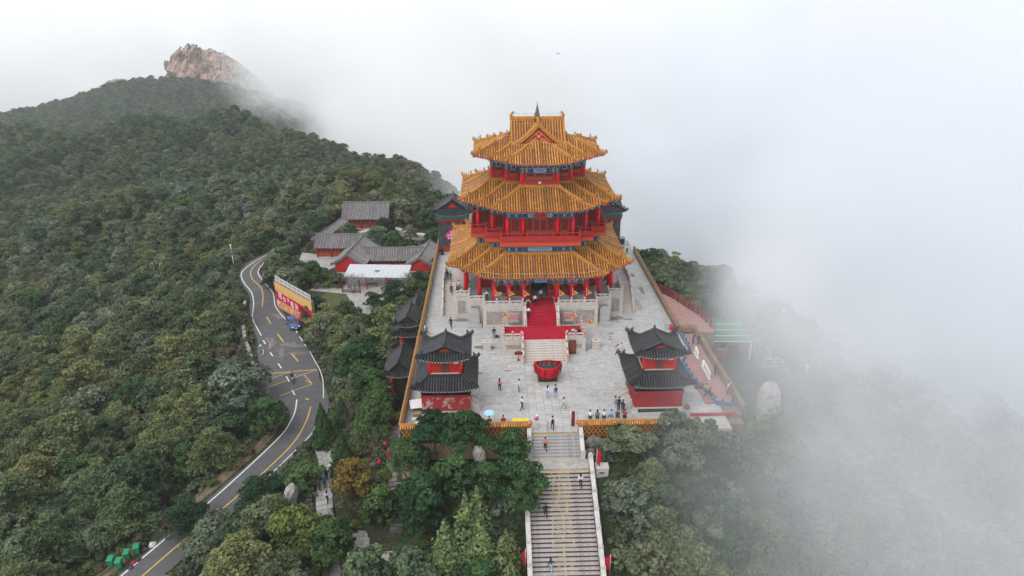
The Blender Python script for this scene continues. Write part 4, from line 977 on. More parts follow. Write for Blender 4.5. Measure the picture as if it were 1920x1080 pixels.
# lower landing in front
LZ = 1.8
LP = rect(-5.25, 5.25, -18.5, -14.4)
wall_with_panels(LP, 0, LZ, terr, skip=(2,))
q = MB(); q.bx(-5.15, 5.15, -14.28, -11.35, 0, 0.62, M_marble); q.build('recess_floor', terr)
q = MB(); q.bx(-2.5, 2.5, -12.9, -11.35, 0.7, TZ - 0.002, M_marble); q.build('stair_head', terr)
def steps(parent, x0, x1, ytop, ztop, ybot, zbot, n, m, name='step', nose=0.0):
    run = (ytop - ybot) / n; rise = (ztop - zbot) / n
    me = MB().bx(-(x1 - x0) / 2, (x1 - x0) / 2, -run, 0.02, -rise - 0.25, 0, m).mesh(name)
    for k in range(n): link(name, me, parent, ((x0 + x1) / 2, ytop - run * k, ztop - rise * (k + 1) + rise * 0), 0) if k < n - 1 or True else None
    return run, rise
steps(terr, -2.0, 2.0, -12.9, TZ, -14.4, LZ, 6, M_marble)
steps(terr, -2.55, 2.55, -18.5, LZ, -21.2, 0, 9, M_marble)
for sx in (-1, 1):                                           # stair cheeks
    for (xa, xb, ya, za, yb, zb) in ((2.0, 2.4, -12.9, TZ, -14.6, LZ), (2.55, 2.95, -18.5, LZ, -21.5, 0)):
        q = MB(); P = [(ya, za + .08), (ya, zb - .02 if zb else 0), (yb, zb), (yb, zb + .16)]
        q.plate([(p[0], p[1]) for p in P], (sx * (xa if sx > 0 else xa), 0, 0), (0, 1, 0), (0, 0, 1), 0.4 if sx > 0 else -0.4, M_marble); q.build('stair_cheek', terr)
# side stairs
for sx in (-1, 1):
    q = MB(); q.bx(min(sx * 11.92, sx * 13.8), max(sx * 11.92, sx * 13.8), -3.4, 3.2, 0, TZ - .003, M_marble); q.build('side_landing', terr)
    steps(terr, min(sx * 11.95, sx * 13.55), max(sx * 11.95, sx * 13.55), -3.4, TZ, -6.9, 0, 13, M_marble)
    q = MB(); q.plate([(-3.4, TZ + .08), (-3.4, 0), (-7.1, 0), (-7.1, .2)], (sx * 13.56, 0, 0), (0, 1, 0), (0, 0, 1), 0.34 * sx, M_marble); q.build('stair_cheek', terr)
M_pinkstone = mat('pinkish_stone', (0.46, 0.37, 0.35), 0.7, 0.12, 4)
post_me = MB().box((0, 0, 0.5), (0.2, 0.2, 1.0), M_marble).lathe((0, 0, 1.0), [(.08, 0), (.125, .05), (.14, .16), (.11, .27), (.03, .33)], 8, M_marble).mesh('balustrade_post')
rpost_me = MB().box((0, 0, 0.5), (0.2, 0.2, 1.0), M_pinkstone).box((0, 0, 0.80), (0.225, 0.225, 0.13), M_col).lathe((0, 0, 1.0), [(.08, 0), (.125, .05), (.14, .16), (.11, .27), (.03, .33)], 8, M_pinkstone).lathe((0, 0, 1.02), [(.145, 0), (.15, .05), (.145, .09)], 8, M_col).mesh('ribboned_post')
_bp = {}
def bal_panel(L, dz):
    k = (round(L, 2), round(dz, 2))
    if k in _bp: return _bp[k]
    q = MB()
    def sl(x0, x1, y, z0, z1):
        f = lambda x: dz * (x / L); vs = [(x0, -y, z0 + f(x0)), (x1, -y, z0 + f(x1)), (x1, y, z0 + f(x1)), (x0, y, z0 + f(x0)), (x0, -y, z1 + f(x0)), (x1, -y, z1 + f(x1)), (x1, y, z1 + f(x1)), (x0, y, z1 + f(x0))]
        q.add(vs, [(3, 2, 1, 0), (4, 5, 6, 7), (0, 1, 5, 4), (1, 2, 6, 5), (2, 3, 7, 6), (3, 0, 4, 7)], M_marble)
    sl(0, L, .07, 0.05, 0.56); sl(0, L, .085, 0.78, 0.92); n = max(1, round(L / 0.7))
    for j in range(n + 1): c = L * j / n; w = 0.10 if 0 < j < n else 0.06; c = min(max(c, w), L - w); sl(c - w, c + w, .06, .56, .78)
    for j in range(n): c = L * (j + .5) / n; sl(c - L / n * .36, c + L / n * .36, .078, .14, .48)
    _bp[k] = q.mesh('balustrade_panel'); return _bp[k]
def balustrade(parent, pts, z, seg=2.0, red=False, z2=None, endp=(1, 1)):
    z2 = z if z2 is None else z2; pts = [Vector(p) for p in pts]
    for i in range(len(pts) - 1):
        a, b = pts[i], pts[i + 1]; L = (b - a).length; t = (b - a) / L; n = max(1, round(L / seg)); rz = math.atan2(t.y, t.x)
        for j in range(n):
            p = a + t * (L * j / n); zz = z + (z2 - z) * j / n; d = (z2 - z) / n
            link('balustrade_panel', bal_panel(L / n - 0.2, d * (L / n - .2) / (L / n)), parent, (p.x + t.x * .1, p.y + t.y * .1, zz + d * .1 / (L / n)), rz)
            if j > 0 or i > 0 or endp[0]: link('ribboned_post' if red else 'balustrade_post', rpost_me if red else post_me, parent, (p.x, p.y, zz))
    if endp[1]: link('ribboned_post' if red else 'balustrade_post', rpost_me if red else post_me, parent, (pts[-1].x, pts[-1].y, z2))
e = 0.12
for sx in (-1, 1):
    balustrade(terr, [(sx * 2.45, -11.3 + e), (sx * (7.8 - e), -11.3 + e), (sx * (7.8 - e), -9.4 + e), (sx * (9.9 - e), -9.4 + e), (sx * (9.9 - e), -7.5 + e), (sx * (11.9 - e), -7.5 + e), (sx * (11.9 - e), -3.6)], TZ, 1.9)
    balustrade(terr, [(sx * 2.9, -18.5 + e), (sx * (5.25 - e), -18.5 + e)], LZ, 1.15, True, endp=(1, 0))
    balustrade(terr, [(sx * (5.25 - e), -18.5 + e), (sx * (5.25 - e), -14.5)], LZ, 1.0, True)
    balustrade(terr, [(sx * 2.2, -12.7), (sx * 2.2, -14.5)], TZ, 0.9, False, LZ)
    balustrade(terr, [(sx * 2.75, -18.7), (sx * 2.75, -21.4)], LZ, 0.9, True, 0.1)
    balustrade(terr, [(sx * 13.7, -3.2), (sx * 13.7, -7.0)], TZ, 1.25, False, 0.1)
    balustrade(terr, [(sx * 13.7, 3.1), (sx * 13.7, -3.2)], TZ, 2.0, endp=(1, 0))
    balustrade(terr, [(sx * (11.9 - e), 3.4), (sx * (11.9 - e), 7.4), (sx * 9.8, 7.4), (sx * 9.8, 9.3)], TZ, 1.9)
# red carpet: a T on the landing, the stairs and up to the door
q = MB(); th = 0.012
q.bx(-5.0, 5.0, -18.3, -14.42, LZ, LZ + th, M_carpet); q.bx(-1.95, 1.95, -12.86, -8.3, TZ + .03, TZ + .03 + th, M_carpet)
run, rise = 1.5 / 6, (TZ - LZ) / 6
for k in range(6): y1 = -12.9 - run * k; z = TZ - rise * (k + 1) ; q.bx(-1.95, 1.95, y1 - run - .012, y1 - .004, z + .002 + (0 if k < 5 else .012), z + th + (0.002 if k < 5 else .016), M_carpet); q.bx(-1.95, 1.95, y1 - .014, y1 - .002, z + .01, z + rise + (th if k else .04), M_carpet)
cp = q.build('red_carpet'); tag(cp, 'long red carpet over the landing and up the stairs to the hall doorway', 'carpet')
# grey boards with red characters in the recesses, flag pennants, steles, incense burner, stone boxes
def text_mesh(s, size, m, ext=0.004, space=1.0, name='lettering'):
    cu = bpy.data.curves.new('lettering', 'FONT'); cu.body = s; cu.size = size; cu.extrude = ext; cu.align_x = 'CENTER'; cu.align_y = 'CENTER'; cu.resolution_u = 2; cu.space_character = space; cu.space_line = 1.0
    o = bpy.data.objects.new('lettering_tmp', cu); COL.objects.link(o); dg = bpy.context.evaluated_depsgraph_get()
    me = bpy.data.meshes.new_from_object(o.evaluated_get(dg)); bpy.data.objects.remove(o); me.name = name; me.materials.clear(); me.materials.append(m); return me
def text_on(parent, s, size, m, loc, rot, ext=0.004, space=1.0, name='lettering'):
    o = link(name, text_mesh(s, size, m, ext, space), parent, loc); o.rotation_euler = rot; return o
for sx, tx, lb in ((-1, '祈福许愿\n吉祥如意', 'left grey notice board with rows of red characters beside the red stair'), (1, '平安健康\n福寿安康', 'right grey notice board with rows of red characters beside the red stair')):
    o = empty('notice_board', (sx * 3.75, -12.2, 0.62), 0, lb, 'notice board'); q = MB()
    for x in (-.75, .75): q.bx(x - .03, x + .03, -.03, .03, 0, 2.25, M_steel)
    q.bx(-.8, .8, -.03, .03, 2.2, 2.28, M_steel); q.build('frame', o); q = MB(); q.bx(-.72, .72, -.025, .0, .75, 2.18, M_granite2); q.build('board', o)
    text_on(o, tx, 0.42, M_col, (0, -.035, 1.5), (R(90), 0, 0))
M_penn = mat('pennant_cloth', (0.70, 0.42, 0.13), 0.8, 0.1, 3); M_pole = mat('pale_pole', (0.5, 0.48, 0.45), 0.5, 0.1, 4)
def pennant(x, y, z, h, label, a=-0.7):
    o = empty('pennant', (x, y, z), 0, label, 'flag', 'yellow pennants along the terrace'); q = MB(); q.tube([(0, 0, 0), (0, 0, h)], 0.025, 6, M_pole); q.build('pole', o)
    q = MB(); vs = []; fs = []; n = 6
    for k in range(n + 1):
        f = k / n; hh = 0.95 * (1 - f) + 0.03; x_ = 0.95 * f * math.cos(0.5); y_ = -0.16 * math.sin(f * 7) * f; zc = h - 0.12 - 0.75 * f
        vs += [(x_, y_, zc), (x_, y_ + .02, zc - hh)]
    for k in range(n): fs.append((2 * k, 2 * k + 1, 2 * k + 3, 2 * k + 2))
    q.add(vs, fs, M_penn, True); b = len(q.v)
    q.add([(0.02, -.012, h - .2), (0.22, -.03, h - .35), (0.2, -.03, h - .8), (0.02, -.012, h - .98)], [(0, 1, 2, 3)], M_fascia); q.build('flag_cloth', o); text_on(o, '福', 0.3, M_fascia, (0.28, -.1, h - .72), (R(90), 0, 0))
for x, y, z, lb in ((-6.2, -11.0, TZ, 'leftmost yellow pennant on the terrace edge left of the doorway'), (-4.3, -11.0, TZ, 'middle yellow pennant on the terrace left of the doorway'), (-2.3, -11.2, TZ, 'yellow pennant on the terrace just left of the red stair'), (2.5, -11.2, TZ, 'yellow pennant on the terrace just right of the red stair'), (4.3, -11.0, TZ, 'slim furled pennant in the middle right of the doorway'), (6.2, -11.0, TZ, 'rightmost yellow pennant on the terrace edge right of the doorway'), (-5.05, -14.7, LZ, 'yellow pennant at the back left corner of the carpeted landing'), (3.9, -14.6, LZ - 0.3, 'yellow pennant at the back right of the carpeted landing'), (6.1, -14.9, 0.6, 'yellow pennant outside the right balustrade of the landing')):
    pennant(x, y, z, 2.6, lb)
def stele(x, y, label):
    o = empty('stone_stele', (x, y, 0), 0, label, 'stele', 'grey stone steles before the terrace'); q = MB(); q.bx(-1.0, 1.0, -.45, .45, 0, .38, M_granite2); q.build('base', o)
    q = MB(); P = [(-.68, .38), (.68, .38), (.68, 2.35)] + [(.68 * math.cos(k * math.pi / 8), 2.35 + .42 * math.sin(k * math.pi / 8)) for k in range(1, 8)] + [(-.68, 2.35)]; q.plate(P, (0, -.14, 0), (1, 0, 0), (0, 0, 1), -0.28, M_granite2); q.build('slab', o)
stele(-9.05, -10.6, 'grey round topped stele left of the terrace steps'); stele(8.9, -10.6, 'grey round topped stele right of the terrace steps')
def stonebox(x, y, label):
    o = empty('offering_box', (x, y, 0), 0, label, 'box', 'pale stone boxes beside the landing'); q = MB(); q.box((0, 0, .26), (1.0, .8, .52), M_marble); q.box((0, 0, .56), (.9, .7, .06), M_granite2); q.build('base', o); q = MB(); q.box((0, 0, .84), (.98, .78, .5), M_marble); q.box((0, 0, 1.13), (1.06, .86, .09), M_marble); q.box((0, 0, 1.185), (.5, .14, .02), M_black); q.build('chest', o)
stonebox(-7.3, -17.3, 'pale stone offering box left of the landing stairs'); stonebox(6.75, -17.4, 'pale stone offering box right of the landing stairs')
# incense burner hung with red ribbons
M_ribbon = mat('red_ribbon', (0.50, 0.010, 0.022), 0.7, 0.2, 12); M_ribbon2 = mat('hung_red_ribbon', (0.48, 0.012, 0.024), 0.7, 0.3, 9, attr='tint')
M_iron = mat('black_iron', (0.030, 0.028, 0.028), 0.6, 0.2, 5)
ib = empty('incense_burner', (-0.05, -25.0, 0), 0, 'black incense burner ringed by hundreds of red wishing ribbons in the middle of the plaza', 'incense burner')
q = MB(); q.box((0, 0, .22), (2.3, 1.5, .44), M_iron, taper=.9); q.box((0, 0, .5), (1.9, 1.2, .14), M_iron); q.build('pedestal', ib)
q = MB(); q.lathe((0, 0, .55), [(.75, 0), (1.15, .25), (1.4, .7), (1.5, 1.15), (1.46, 1.3)], 20, M_iron, sy=0.72); q.lathe((0, 0, 1.5), [(1.38, .36), (1.30, .30)], 20, M_iron, sy=.72); q.build('cauldron', ib)
q = MB(); q.lathe((0, 0, 1.835), [(1.34, 0), (1.34, .035)], 20, mat('ash', (0.05, 0.048, 0.046), 0.95, 0.3, 9), sy=.72); q.build('ash_bed', ib)
q = MB(); q.tube([(1.52 * math.cos(a * .3142), 1.10 * math.sin(a * .3142), 1.9 + (.38 * abs(math.cos(a * .3142)) ** 6)) for a in range(21)], .05, 6, M_col, caps=False); q.build('rail', ib)
q = MB()
q = TMB()
for k in range(420):
    a = k / 330 * 2 * math.pi + rng.uniform(-.01, .01); top = 1.92 + .38 * abs(math.cos(a)) ** 6; ln = rng.uniform(.8, 1.45); v_ = rng.choice((.45, .7, 1, 1, 1.25)); q.t = (v_, v_ * rng.uniform(.6, 1.6), v_); w = rng.uniform(.03, .055); r = 1.53 + rng.uniform(-.02, .09); tx, ty = -math.sin(a), math.cos(a); c = (r * math.cos(a), r * .73 * math.sin(a)); o2 = rng.uniform(0.02, .14); sw = rng.uniform(-.06, .06)
    vs = [(c[0] - tx * w, c[1] - ty * w, top), (c[0] + tx * w, c[1] + ty * w, top), (c[0] + tx * (w + sw) + math.cos(a) * o2, c[1] + ty * (w + sw) + math.sin(a) * o2, top - ln * .45), (c[0] - tx * (w - sw) + math.cos(a) * o2, c[1] - ty * (w - sw) + math.sin(a) * o2, top - ln * .45), (c[0] + tx * (w - sw), c[1] + ty * (w - sw), top - ln), (c[0] - tx * (w + sw), c[1] - ty * (w + sw), top - ln)]
    q.add(vs, [(0, 1, 2, 3), (3, 2, 4, 5)], M_ribbon2)
tag(q.build('ribbons', ib), kind='stuff')
q = MB()
for x, h in ((-.9, .35), (-.5, .3), (-.35, .45), (.1, .75), (.2, .4), (.75, .35), (1.0, .3)): q.tube([(x, rng.uniform(-.2, .3), 1.86), (x + .02, .1, 1.86 + h)], .03, 5, M_fascia)
tag(q.build('incense_sticks', ib), kind='stuff')
# small red sign on the paving, brown sign board on the landing wall
o = empty('red_sign', (-3.35, -20.3, 0), 0, 'small dark red scalloped sign on a post left of the landing steps', 'sign'); q = MB(); q.tube([(0, 0, 0), (0, 0, .9)], .035, 6, M_iron); q.lathe((0, 0, 0), [(.2, 0), (.16, .06)], 8, M_iron); q.build('post', o); q = MB(); q.plate([(-.46, .75), (.46, .75), (.5, .95), (.46, 1.2), (.2, 1.22), (0, 1.3), (-.2, 1.22), (-.46, 1.2), (-.5, .95)], (0, -.05, 0), (1, 0, 0), (0, 0, 1), -.05, mat('maroon', (0.16, 0.018, 0.018), .6, .1, 4)); q.build('board', o); text_on(o, '祈福', .3, M_frame, (0, -.06, 1.0), (R(90), 0, 0))
o = empty('wooden_board', (3.6, -18.75, 0), 0, 'brown upright notice board against the right landing wall', 'sign'); q = MB(); q.box((0, 0, .95), (.75, .08, 1.7), mat('brown_board', (0.20, 0.065, 0.035), .6, .15, 4)); q.build('board', o); q = MB(); q.box((0, .02, .95), (.87, .07, 1.86), M_lattice); q.box((0, 0, .05), (1.0, .4, .1), M_lattice); q.build('frame', o)
q = MB(); q.lathe((1.9, -34.9, 0), [(.16, 0), (.16, .05)], 8, M_iron); q.box((1.9, -34.9, 0.9), (.34, .16, 1.75), mat('maroon', (0.16, 0.018, 0.018), .6)); tag(q.build('red_pillar_sign'), 'dark red upright pillar sign at the head of the front stairs', 'sign')
# damp stains and iron covers on the paving
M_stain = mat('damp_stain', (.17, .155, .14), .7, .2, 2, col2=(.25, .23, .21), c2lo=.45, c2hi=.65, c2scale=1.2); M_rust = mat('rust_stain', (.335, .295, .26), .8, .15, 2, col2=(.37, .33, .29), c2lo=.45, c2hi=.65)
def stain(x, y, rx, ry, m, seed):
    g = random.Random(seed); q = MB(); q.add([(x + rx * g.uniform(.55, 1.15) * math.cos(k * .4189), y + ry * g.uniform(.55, 1.15) * math.sin(k * .4189), .008) for k in range(15)], [tuple(range(15))], m); q.build('stain', plaza)
for k, (x, y, rx, ry, m) in enumerate(((-11.0, -8.3, 1.1, .7, M_stain), (10.9, -8.6, 1.3, .8, M_stain), (12.6, -9.0, .9, .3, M_stain), (-7.6, -16.7, 1.6, .7, M_stain), (-8.9, -13.0, .9, .3, M_rust), (-.1, -26.0, 1.9, 1.0, M_rust), (-8.3, -23.4, .7, .3, M_stain), (-4.8, -22.9, .6, .18, M_stain), (9.4, -13.4, .7, .25, M_stain), (15.0, -4, .5, 2.6, M_rust), (16.6, 1.5, .4, 1.6, M_stain), (16.2, 7.5, .5, 1.1, M_stain), (-13.6, 4, .5, 1.4, M_rust))): stain(x, y, rx, ry, m, k)
# ------------------------------------------------------------------ black roofed pavilions on the plaza
M_wht = mat('whitewashed_base', (0.52, 0.51, 0.50), 0.8, 0.12, 3, col2=(0.36, 0.35, 0.34), c2lo=.5, c2hi=.7)
def box_walls(o, name, x, y, z0, z1, m): q = MB(); q.bx(-x, x, -y, y, z0, z1, m); return q.build(name, o)
def xieshan_roof(o, hx, hy, over, z_eave, rise1, inset, gable_w, ridge_z, ridge_half, mats, axis_y=True, up=0.45, beasts=3, board=None, cz=0.0, tri=True):
    """eave skirt over a half-size hx,hy plus a small gable roof; ridge along y when axis_y"""
    S = Skirt(rect(-hx + inset, hx - inset, -hy + inset, hy - inset), over + inset, z_eave + rise1, z_eave, up, 0.6, 2.4)
    build_skirt(S, o, mats, spacing=0.30, r=0.085, soffit=over, hipw=0.24, hiph=0.24, beasts=beasts, tail=0.32, drip=M_kedge, ridge_top=False)
    e = (0, ridge_half) if axis_y else (ridge_half, 0)
    Z, t, n, L, A = build_gable(o, (-e[0], -e[1]), e, gable_w, ridge_z, z_eave + rise1 - 0.15, mats, spacing=0.30, r=0.085, rw=0.24, rh=0.30, board=board, k=0.82)
    for sg in (-1, 1):
        T = Vector((1, 0, 0)) if axis_y else Vector((0, 1, 0)); c = Vector((e[0] * sg, e[1] * sg, 0)) * 0.86; out = Vector((e[0] * sg, e[1] * sg, 0)).normalized(); lo = z_eave + rise1 - 0.3; g = gable_w * 0.92
        q = MB(); tx = T if T.cross(Vector((0, 0, 1))).dot(out) > 0 else -T
        q.plate([(-g, lo), (g, lo), (g * .45, lo + (ridge_z - lo) * .42), (0, ridge_z - .05), (-g * .45, lo + (ridge_z - lo) * .42)], c, tx, (0, 0, 1), 0.08, mats[2]); tri and q.plate([(-g * .34, lo + .42), (g * .34, lo + .42), (0, lo + (ridge_z - lo) * .68)], c + out * 0.085, tx, (0, 0, 1), 0.03, M_orred); q.build('gable_wall', o)
        q = MB(); dragon_end(q, out.x * ridge_half * .9, out.y * ridge_half * .9, ridge_z + .1, (out.x, out.y), .55, mats[2]); q.build('ridge_ornament', o)
def arched_window(o, x, y, z, rz=0, double=True):
    q = MB(); P = lambda x0, w, h: [(x0 - w, 0), (x0 + w, 0), (x0 + w, h * .62)] + [(x0 + w * math.cos(k * math.pi / 6), h * .62 + h * .38 * math.sin(k * math.pi / 6)) for k in range(1, 6)] + [(x0 - w, h * .62)]
    q.plate(P(0, .42, 1.15), (0, 0, 0), (1, 0, 0), (0, 0, 1), -0.02, M_lattice)
    for s_ in (-1, 1): q.plate([(p[0], p[1] + .06) for p in P(s_ * .2, .16, .98)], (0, -.021, 0), (1, 0, 0), (0, 0, 1), -0.015, M_frame if False else mat('window_brown', (.13, .05, .03), .7, .15, 6))
    link('arched_window', q.mesh('arched_window'), o, (x, y, z), rz)
def drum_tower(x, y, label, mirror=1):
    o = empty('pavilion', (x, y, 0), 0, label, 'pavilion', 'black roofed pavilions at the front of the plaza')
    q = MB(); ring(q, rect(-2.65, 2.65, -2.65, 2.65), -.5, 0.02, 0.55, 0.72, M_wht); q.bx(-2.55, 2.55, -2.55, 2.55, .08, .55, M_brick)
    for sx in (-1, 1):
        for sy in (-1, 1): q.box((sx * 2.45, sy * 2.45, .3), (.5, .5, .6), M_wht)
    ring(q, rect(-2.7, 2.7, -2.7, 2.7), 0, .12, 0, .08, M_wht); q.build('base', o)
    box_walls(o, 'lower_wall', 2.62, 2.62, .72, 2.75, M_brred); q = MB(); ring(q, rect(-2.62, 2.62, -2.62, 2.62), -.2, .05, 2.45, 2.75, M_oxred); q.build('wall_head', o)
    q = MB(); q.bx(-2.45, 2.45, -2.45, 2.45, 2.75, 3.6, M_kpan); ring(q, rect(-2.45, 2.45, -2.45, 2.45), 0, .25, 3.1, 3.5, M_teal); q.build('eave_brackets', o)
    S = Skirt(rect(-1.8, 1.8, -1.8, 1.8), 1.6, 4.65, 3.65, 0.42, .62, 2.4); build_skirt(S, o, BLK, spacing=.30, r=.085, soffit=.9, hipw=.24, hiph=.24, beasts=3, tail=.3, drip=M_kedge)
    box_walls(o, 'upper_wall', 1.66, 1.66, 4.5, 6.5, M_orred); q = MB(); ring(q, rect(-1.66, 1.66, -1.66, 1.66), 0, .12, 4.6, 4.95, M_marble); q.build('upper_sill', o)
    cm_ = MB().lathe((0, 0, 4.85), [(.17, 0), (.155, 1.6)], 12, M_col).mesh('column')
    for sx in (-1, 1):
        for sy in (-1, 1): link('column', cm_, o, (sx * 1.66, sy * 1.66, 0))
    q = MB(); ring(q, rect(-1.7, 1.7, -1.7, 1.7), -.1, .12, 6.35, 6.6, M_teal); ring(q, rect(-1.7, 1.7, -1.7, 1.7), 0, .35, 6.6, 6.85, M_kpan); q.build('eave_brackets', o)
    for k in range(4): v = Matrix.Rotation(k * math.pi / 2, 2) @ Vector((0, -1.67)); arched_window(o, v.x, v.y, 5.0, k * math.pi / 2)
    q = MB(); q.bx(.95, 1.15, -1.75, -1.67, 6.05, 6.3, M_white); q.bx(1.2, 1.42, -1.75, -1.67, 6.05, 6.28, M_white); q.build('switch_box', o)
    xieshan_roof(o, 1.8, 1.8, .95, 6.85, .55, .55, 1.85, 8.1, 1.75, BLK)
    q = MB()
    # entrance stair at the inner rear side
    sx = mirror; q.bx(min(sx * 2.7, sx * 3.5), max(sx * 2.7, sx * 3.5), -1.6, 0.2, 0, .45, M_marble); q.bx(min(sx * 2.7, sx * 3.2), max(sx * 2.7, sx * 3.2), -1.3, 0.0, .45, .75, M_marble); q.build('side_steps', o)
    q = MB()
    for yy in (-1.75, .35): q.plate([(2.7 * 1, 0), (3.6, 0), (3.6, .55), (2.7, 1.2)], (0, yy, 0), (sx, 0, 0), (0, 0, 1), .16, M_wht)
    q.build('stair_parapet', o); return o
dl = drum_tower(-11.65, -30.1, 'left two storey black roofed pavilion with peeling red paint on its front wall', 1)
dr = drum_tower(11.45, -30.1, 'right two storey black roofed pavilion with an even red front wall', -1)
for ch in dr.children:
    if ch.name.startswith('lower_wall'): ch.data.materials[0] = mat('plain_red_plaster', (0.290, 0.024, 0.028), .85, .12, 1.5)
# --- rear towers
def rear_tower(x, label, sg):
    o = empty('rear_tower', (x, 22.4, 0), 0, label, 'tower', 'dark brick towers behind the hall'); box_walls(o, 'red_base', 2.75, 2.45, 0, .9, M_oxred); box_walls(o, 'brick_wall', 2.65, 2.35, .9, 5.6, M_brick)
    q = MB(); ring(q, rect(-2.65, 2.65, -2.35, 2.35), 0, .12, 5.6, 6.0, M_redwall); q.bx(-2.5, 2.5, -2.3, 2.3, 5.6, 7.0, M_kpan); ring(q, rect(-2.5, 2.5, -2.3, 2.3), 0, .35, 6.1, 6.7, M_teal); q.build('eave_beam', o)
    q = MB()
    for j in range(1, 12):
        z = .9 + j * .42; ring(q, rect(-2.65, 2.65, -2.35, 2.35), 0, .006, z, z + .03, M_joint if False else M_kridge)
    tag(q.build('brick_courses', o), kind='stuff')
    xieshan_roof(o, 2.5, 2.3, .95, 6.95, 1.0, .6, 2.5, 9.45, 2.2, BLK, up=.6); return o
rear_tower(-13.4, 'dark brick tower with black roof at the left rear corner with a pink sign', -1); rear_tower(13.6, 'dark brick tower with black roof at the right rear corner against fog', 1)
M_mag = mat('magenta_board', (0.52, 0.012, 0.20), .6, .08, 3); M_wtext = mat('white_lettering', (.8, .8, .8), .6, .03, 3)
o = empty('pink_sign', (-13.2, 19.4, 1.6), 0, 'bright pink diamond shaped sign with white characters on the left rear tower', 'sign')
q = MB(); q.plate([(-1.7, 1.5), (-.9, .9), (0, 0), (.9, .9), (1.7, 1.5), (.9, 2.5), (0, 3.1), (-.9, 2.5)], (0, 0, 0), (1, 0, 0), (0, 0, 1), -.12, M_mag); q.build('board', o)
text_on(o, '好', 1.25, M_wtext, (-.15, -.13, 1.5), (R(90), 0, 0)); text_on(o, '福', .42, M_wtext, (-1.05, -.13, 1.75), (R(90), 0, 0)); text_on(o, '喜', .42, M_wtext, (-1.0, -.13, 1.2), (R(90), 0, 0)); text_on(o, '寿', .42, M_wtext, (-.5, -.13, 2.3), (R(90), 0, 0)); text_on(o, '乐', .42, M_wtext, (-.4, -.13, .62), (R(90), 0, 0)); text_on(o, '禄', .42, M_wtext, (.35, -.13, 2.4), (R(90), 0, 0))
# --- pavilions below the left wall
def side_pavilion(x, y, z, label, double):
    o = empty('side_pavilion', (x, y, -8.8), 0, label, 'pavilion', 'black roofed pavilions below the left wall'); zz = z + 8.8
    cm_ = MB().lathe((0, 0, 0), [(.17, 0), (.15, zz + .2)], 10, M_col).mesh('column')
    for sx in (-1, 1):
        for sy in (-1, 0, 1): link('column', cm_, o, (sx * 1.15, sy * 2.3, 0))
    q = MB(); q.bx(-.9, .9, -2.1, 2.1, 0, zz - .1, M_iron); q.build('inner_wall', o); q = MB(); ring(q, rect(-1.15, 1.15, -2.3, 2.3), -.1, .12, zz - .35, zz, M_teal); q.build('eave_beam', o)
    if double:
        S = Skirt(rect(-1.0, 1.0, -2.1, 2.1), 1.1, zz + .65, zz, .35, .6, 2.0); build_skirt(S, o, BLK, spacing=.30, r=.085, soffit=.8, hipw=.24, hiph=.24, beasts=2, drip=M_kedge); box_walls(o, 'upper_wall', .95, 2.05, zz + .6, zz + 1.5, M_lattice)
        xieshan_roof(o, 1.1, 2.2, .85, zz + 1.4, .4, .35, 1.35, zz + 2.7, 2.3, BLK, beasts=2, tri=False)
    else: xieshan_roof(o, 1.2, 2.6, .85, zz, .45, .4, 1.5, zz + 1.75, 2.7, BLK, beasts=2, tri=False)
side_pavilion(-18.35, -7.6, -1.3, 'farther black roofed pavilion with doubled eaves below the left plaza wall', True)
side_pavilion(-18.45, -17.2, -2.0, 'nearer black roofed pavilion with a single big roof below the left plaza wall', False)
side_pavilion(-18.3, 0.4, -2.6, 'small dark roof farthest along below the left plaza wall behind pine branches', False)
# ------------------------------------------------------------------ grey roofed courtyard houses
GB = -8.6
def house(name, x, y, rz, hl, hw, zr, ze, label, along='x', front_open=True, gable_red=True, wallc=None, doors=0, zb=GB, rw=.22, rh=.26, side=1):
    """gabled house; ridge along local x; local -y is the front"""
    o = empty(name, (x, y, zb), rz, label, 'house', 'grey roofed courtyard houses'); H0 = zr - zb; E0 = ze - zb
    build_gable(o, (-hl - .35, 0), (hl + .35, 0), hw + .75, H0, E0 - .3, GRY, spacing=.33, r=.095, rw=rw, rh=rh, board=M_gridge, th=.14)
    q = MB(); q.bx(-hl, hl, -hw, hw, 0, .35, M_wht); q.build('plinth', o)
    q = MB(); vs = []; w = wallc or M_redwall
    P = [(-hw, .35), (hw, .35), (hw, E0 - .05), (hw * .5, E0 + (H0 - E0) * .42), (0, H0 - .12), (-hw * .5, E0 + (H0 - E0) * .42), (-hw, E0 - .05)]
    q.plate(P, (-hl, 0, 0), (0, 1, 0), (0, 0, 1), 2 * hl, w); q.build('wall', o)
    for sx in (-1, 1):
        if gable_red: q = MB(); q.plate([(-hw * .98, .9), (hw * .98, .9), (hw * .98, 1.0), (-hw * .98, 1.0)], (sx * hl + (.02 if sx > 0 else -.02), 0, 0), (0, 1, 0), (0, 0, 1), .03 * sx, M_oxred); q.build('gable_trim', o)
    if doors:
        w = 2 * hl / doors
        me = panel_mesh(w - .5, min(E0 - .7, 2.2), 4 if w > 2.6 else 2, 'lattice_door')
        for k in range(doors): link('lattice_door', me, o, (-hl + w * (k + .5), -hw - .04, .4))
        cm_ = MB().lathe((0, 0, .3), [(.13, 0), (.12, E0 - .3)], 10, M_col if False else M_redwall).mesh('column')
        for k in range(doors + 1): link('column', cm_, o, (-hl + .1 + (2 * hl - .2) * k / doors, -hw - .14, 0))
        q = MB(); q.bx(-hl, hl, -hw - .2, -hw - .05, E0 - .35, E0 - .1, M_oxred); q.build('lintel', o)
    return o
TL = R(8)
house('courtyard_house', -36.3, 63.0, R(-1), 5.2, 3.0, -2.9, -5.6, 'large grey roofed hall farthest back among the courtyard trees', doors=5, wallc=M_oxred)
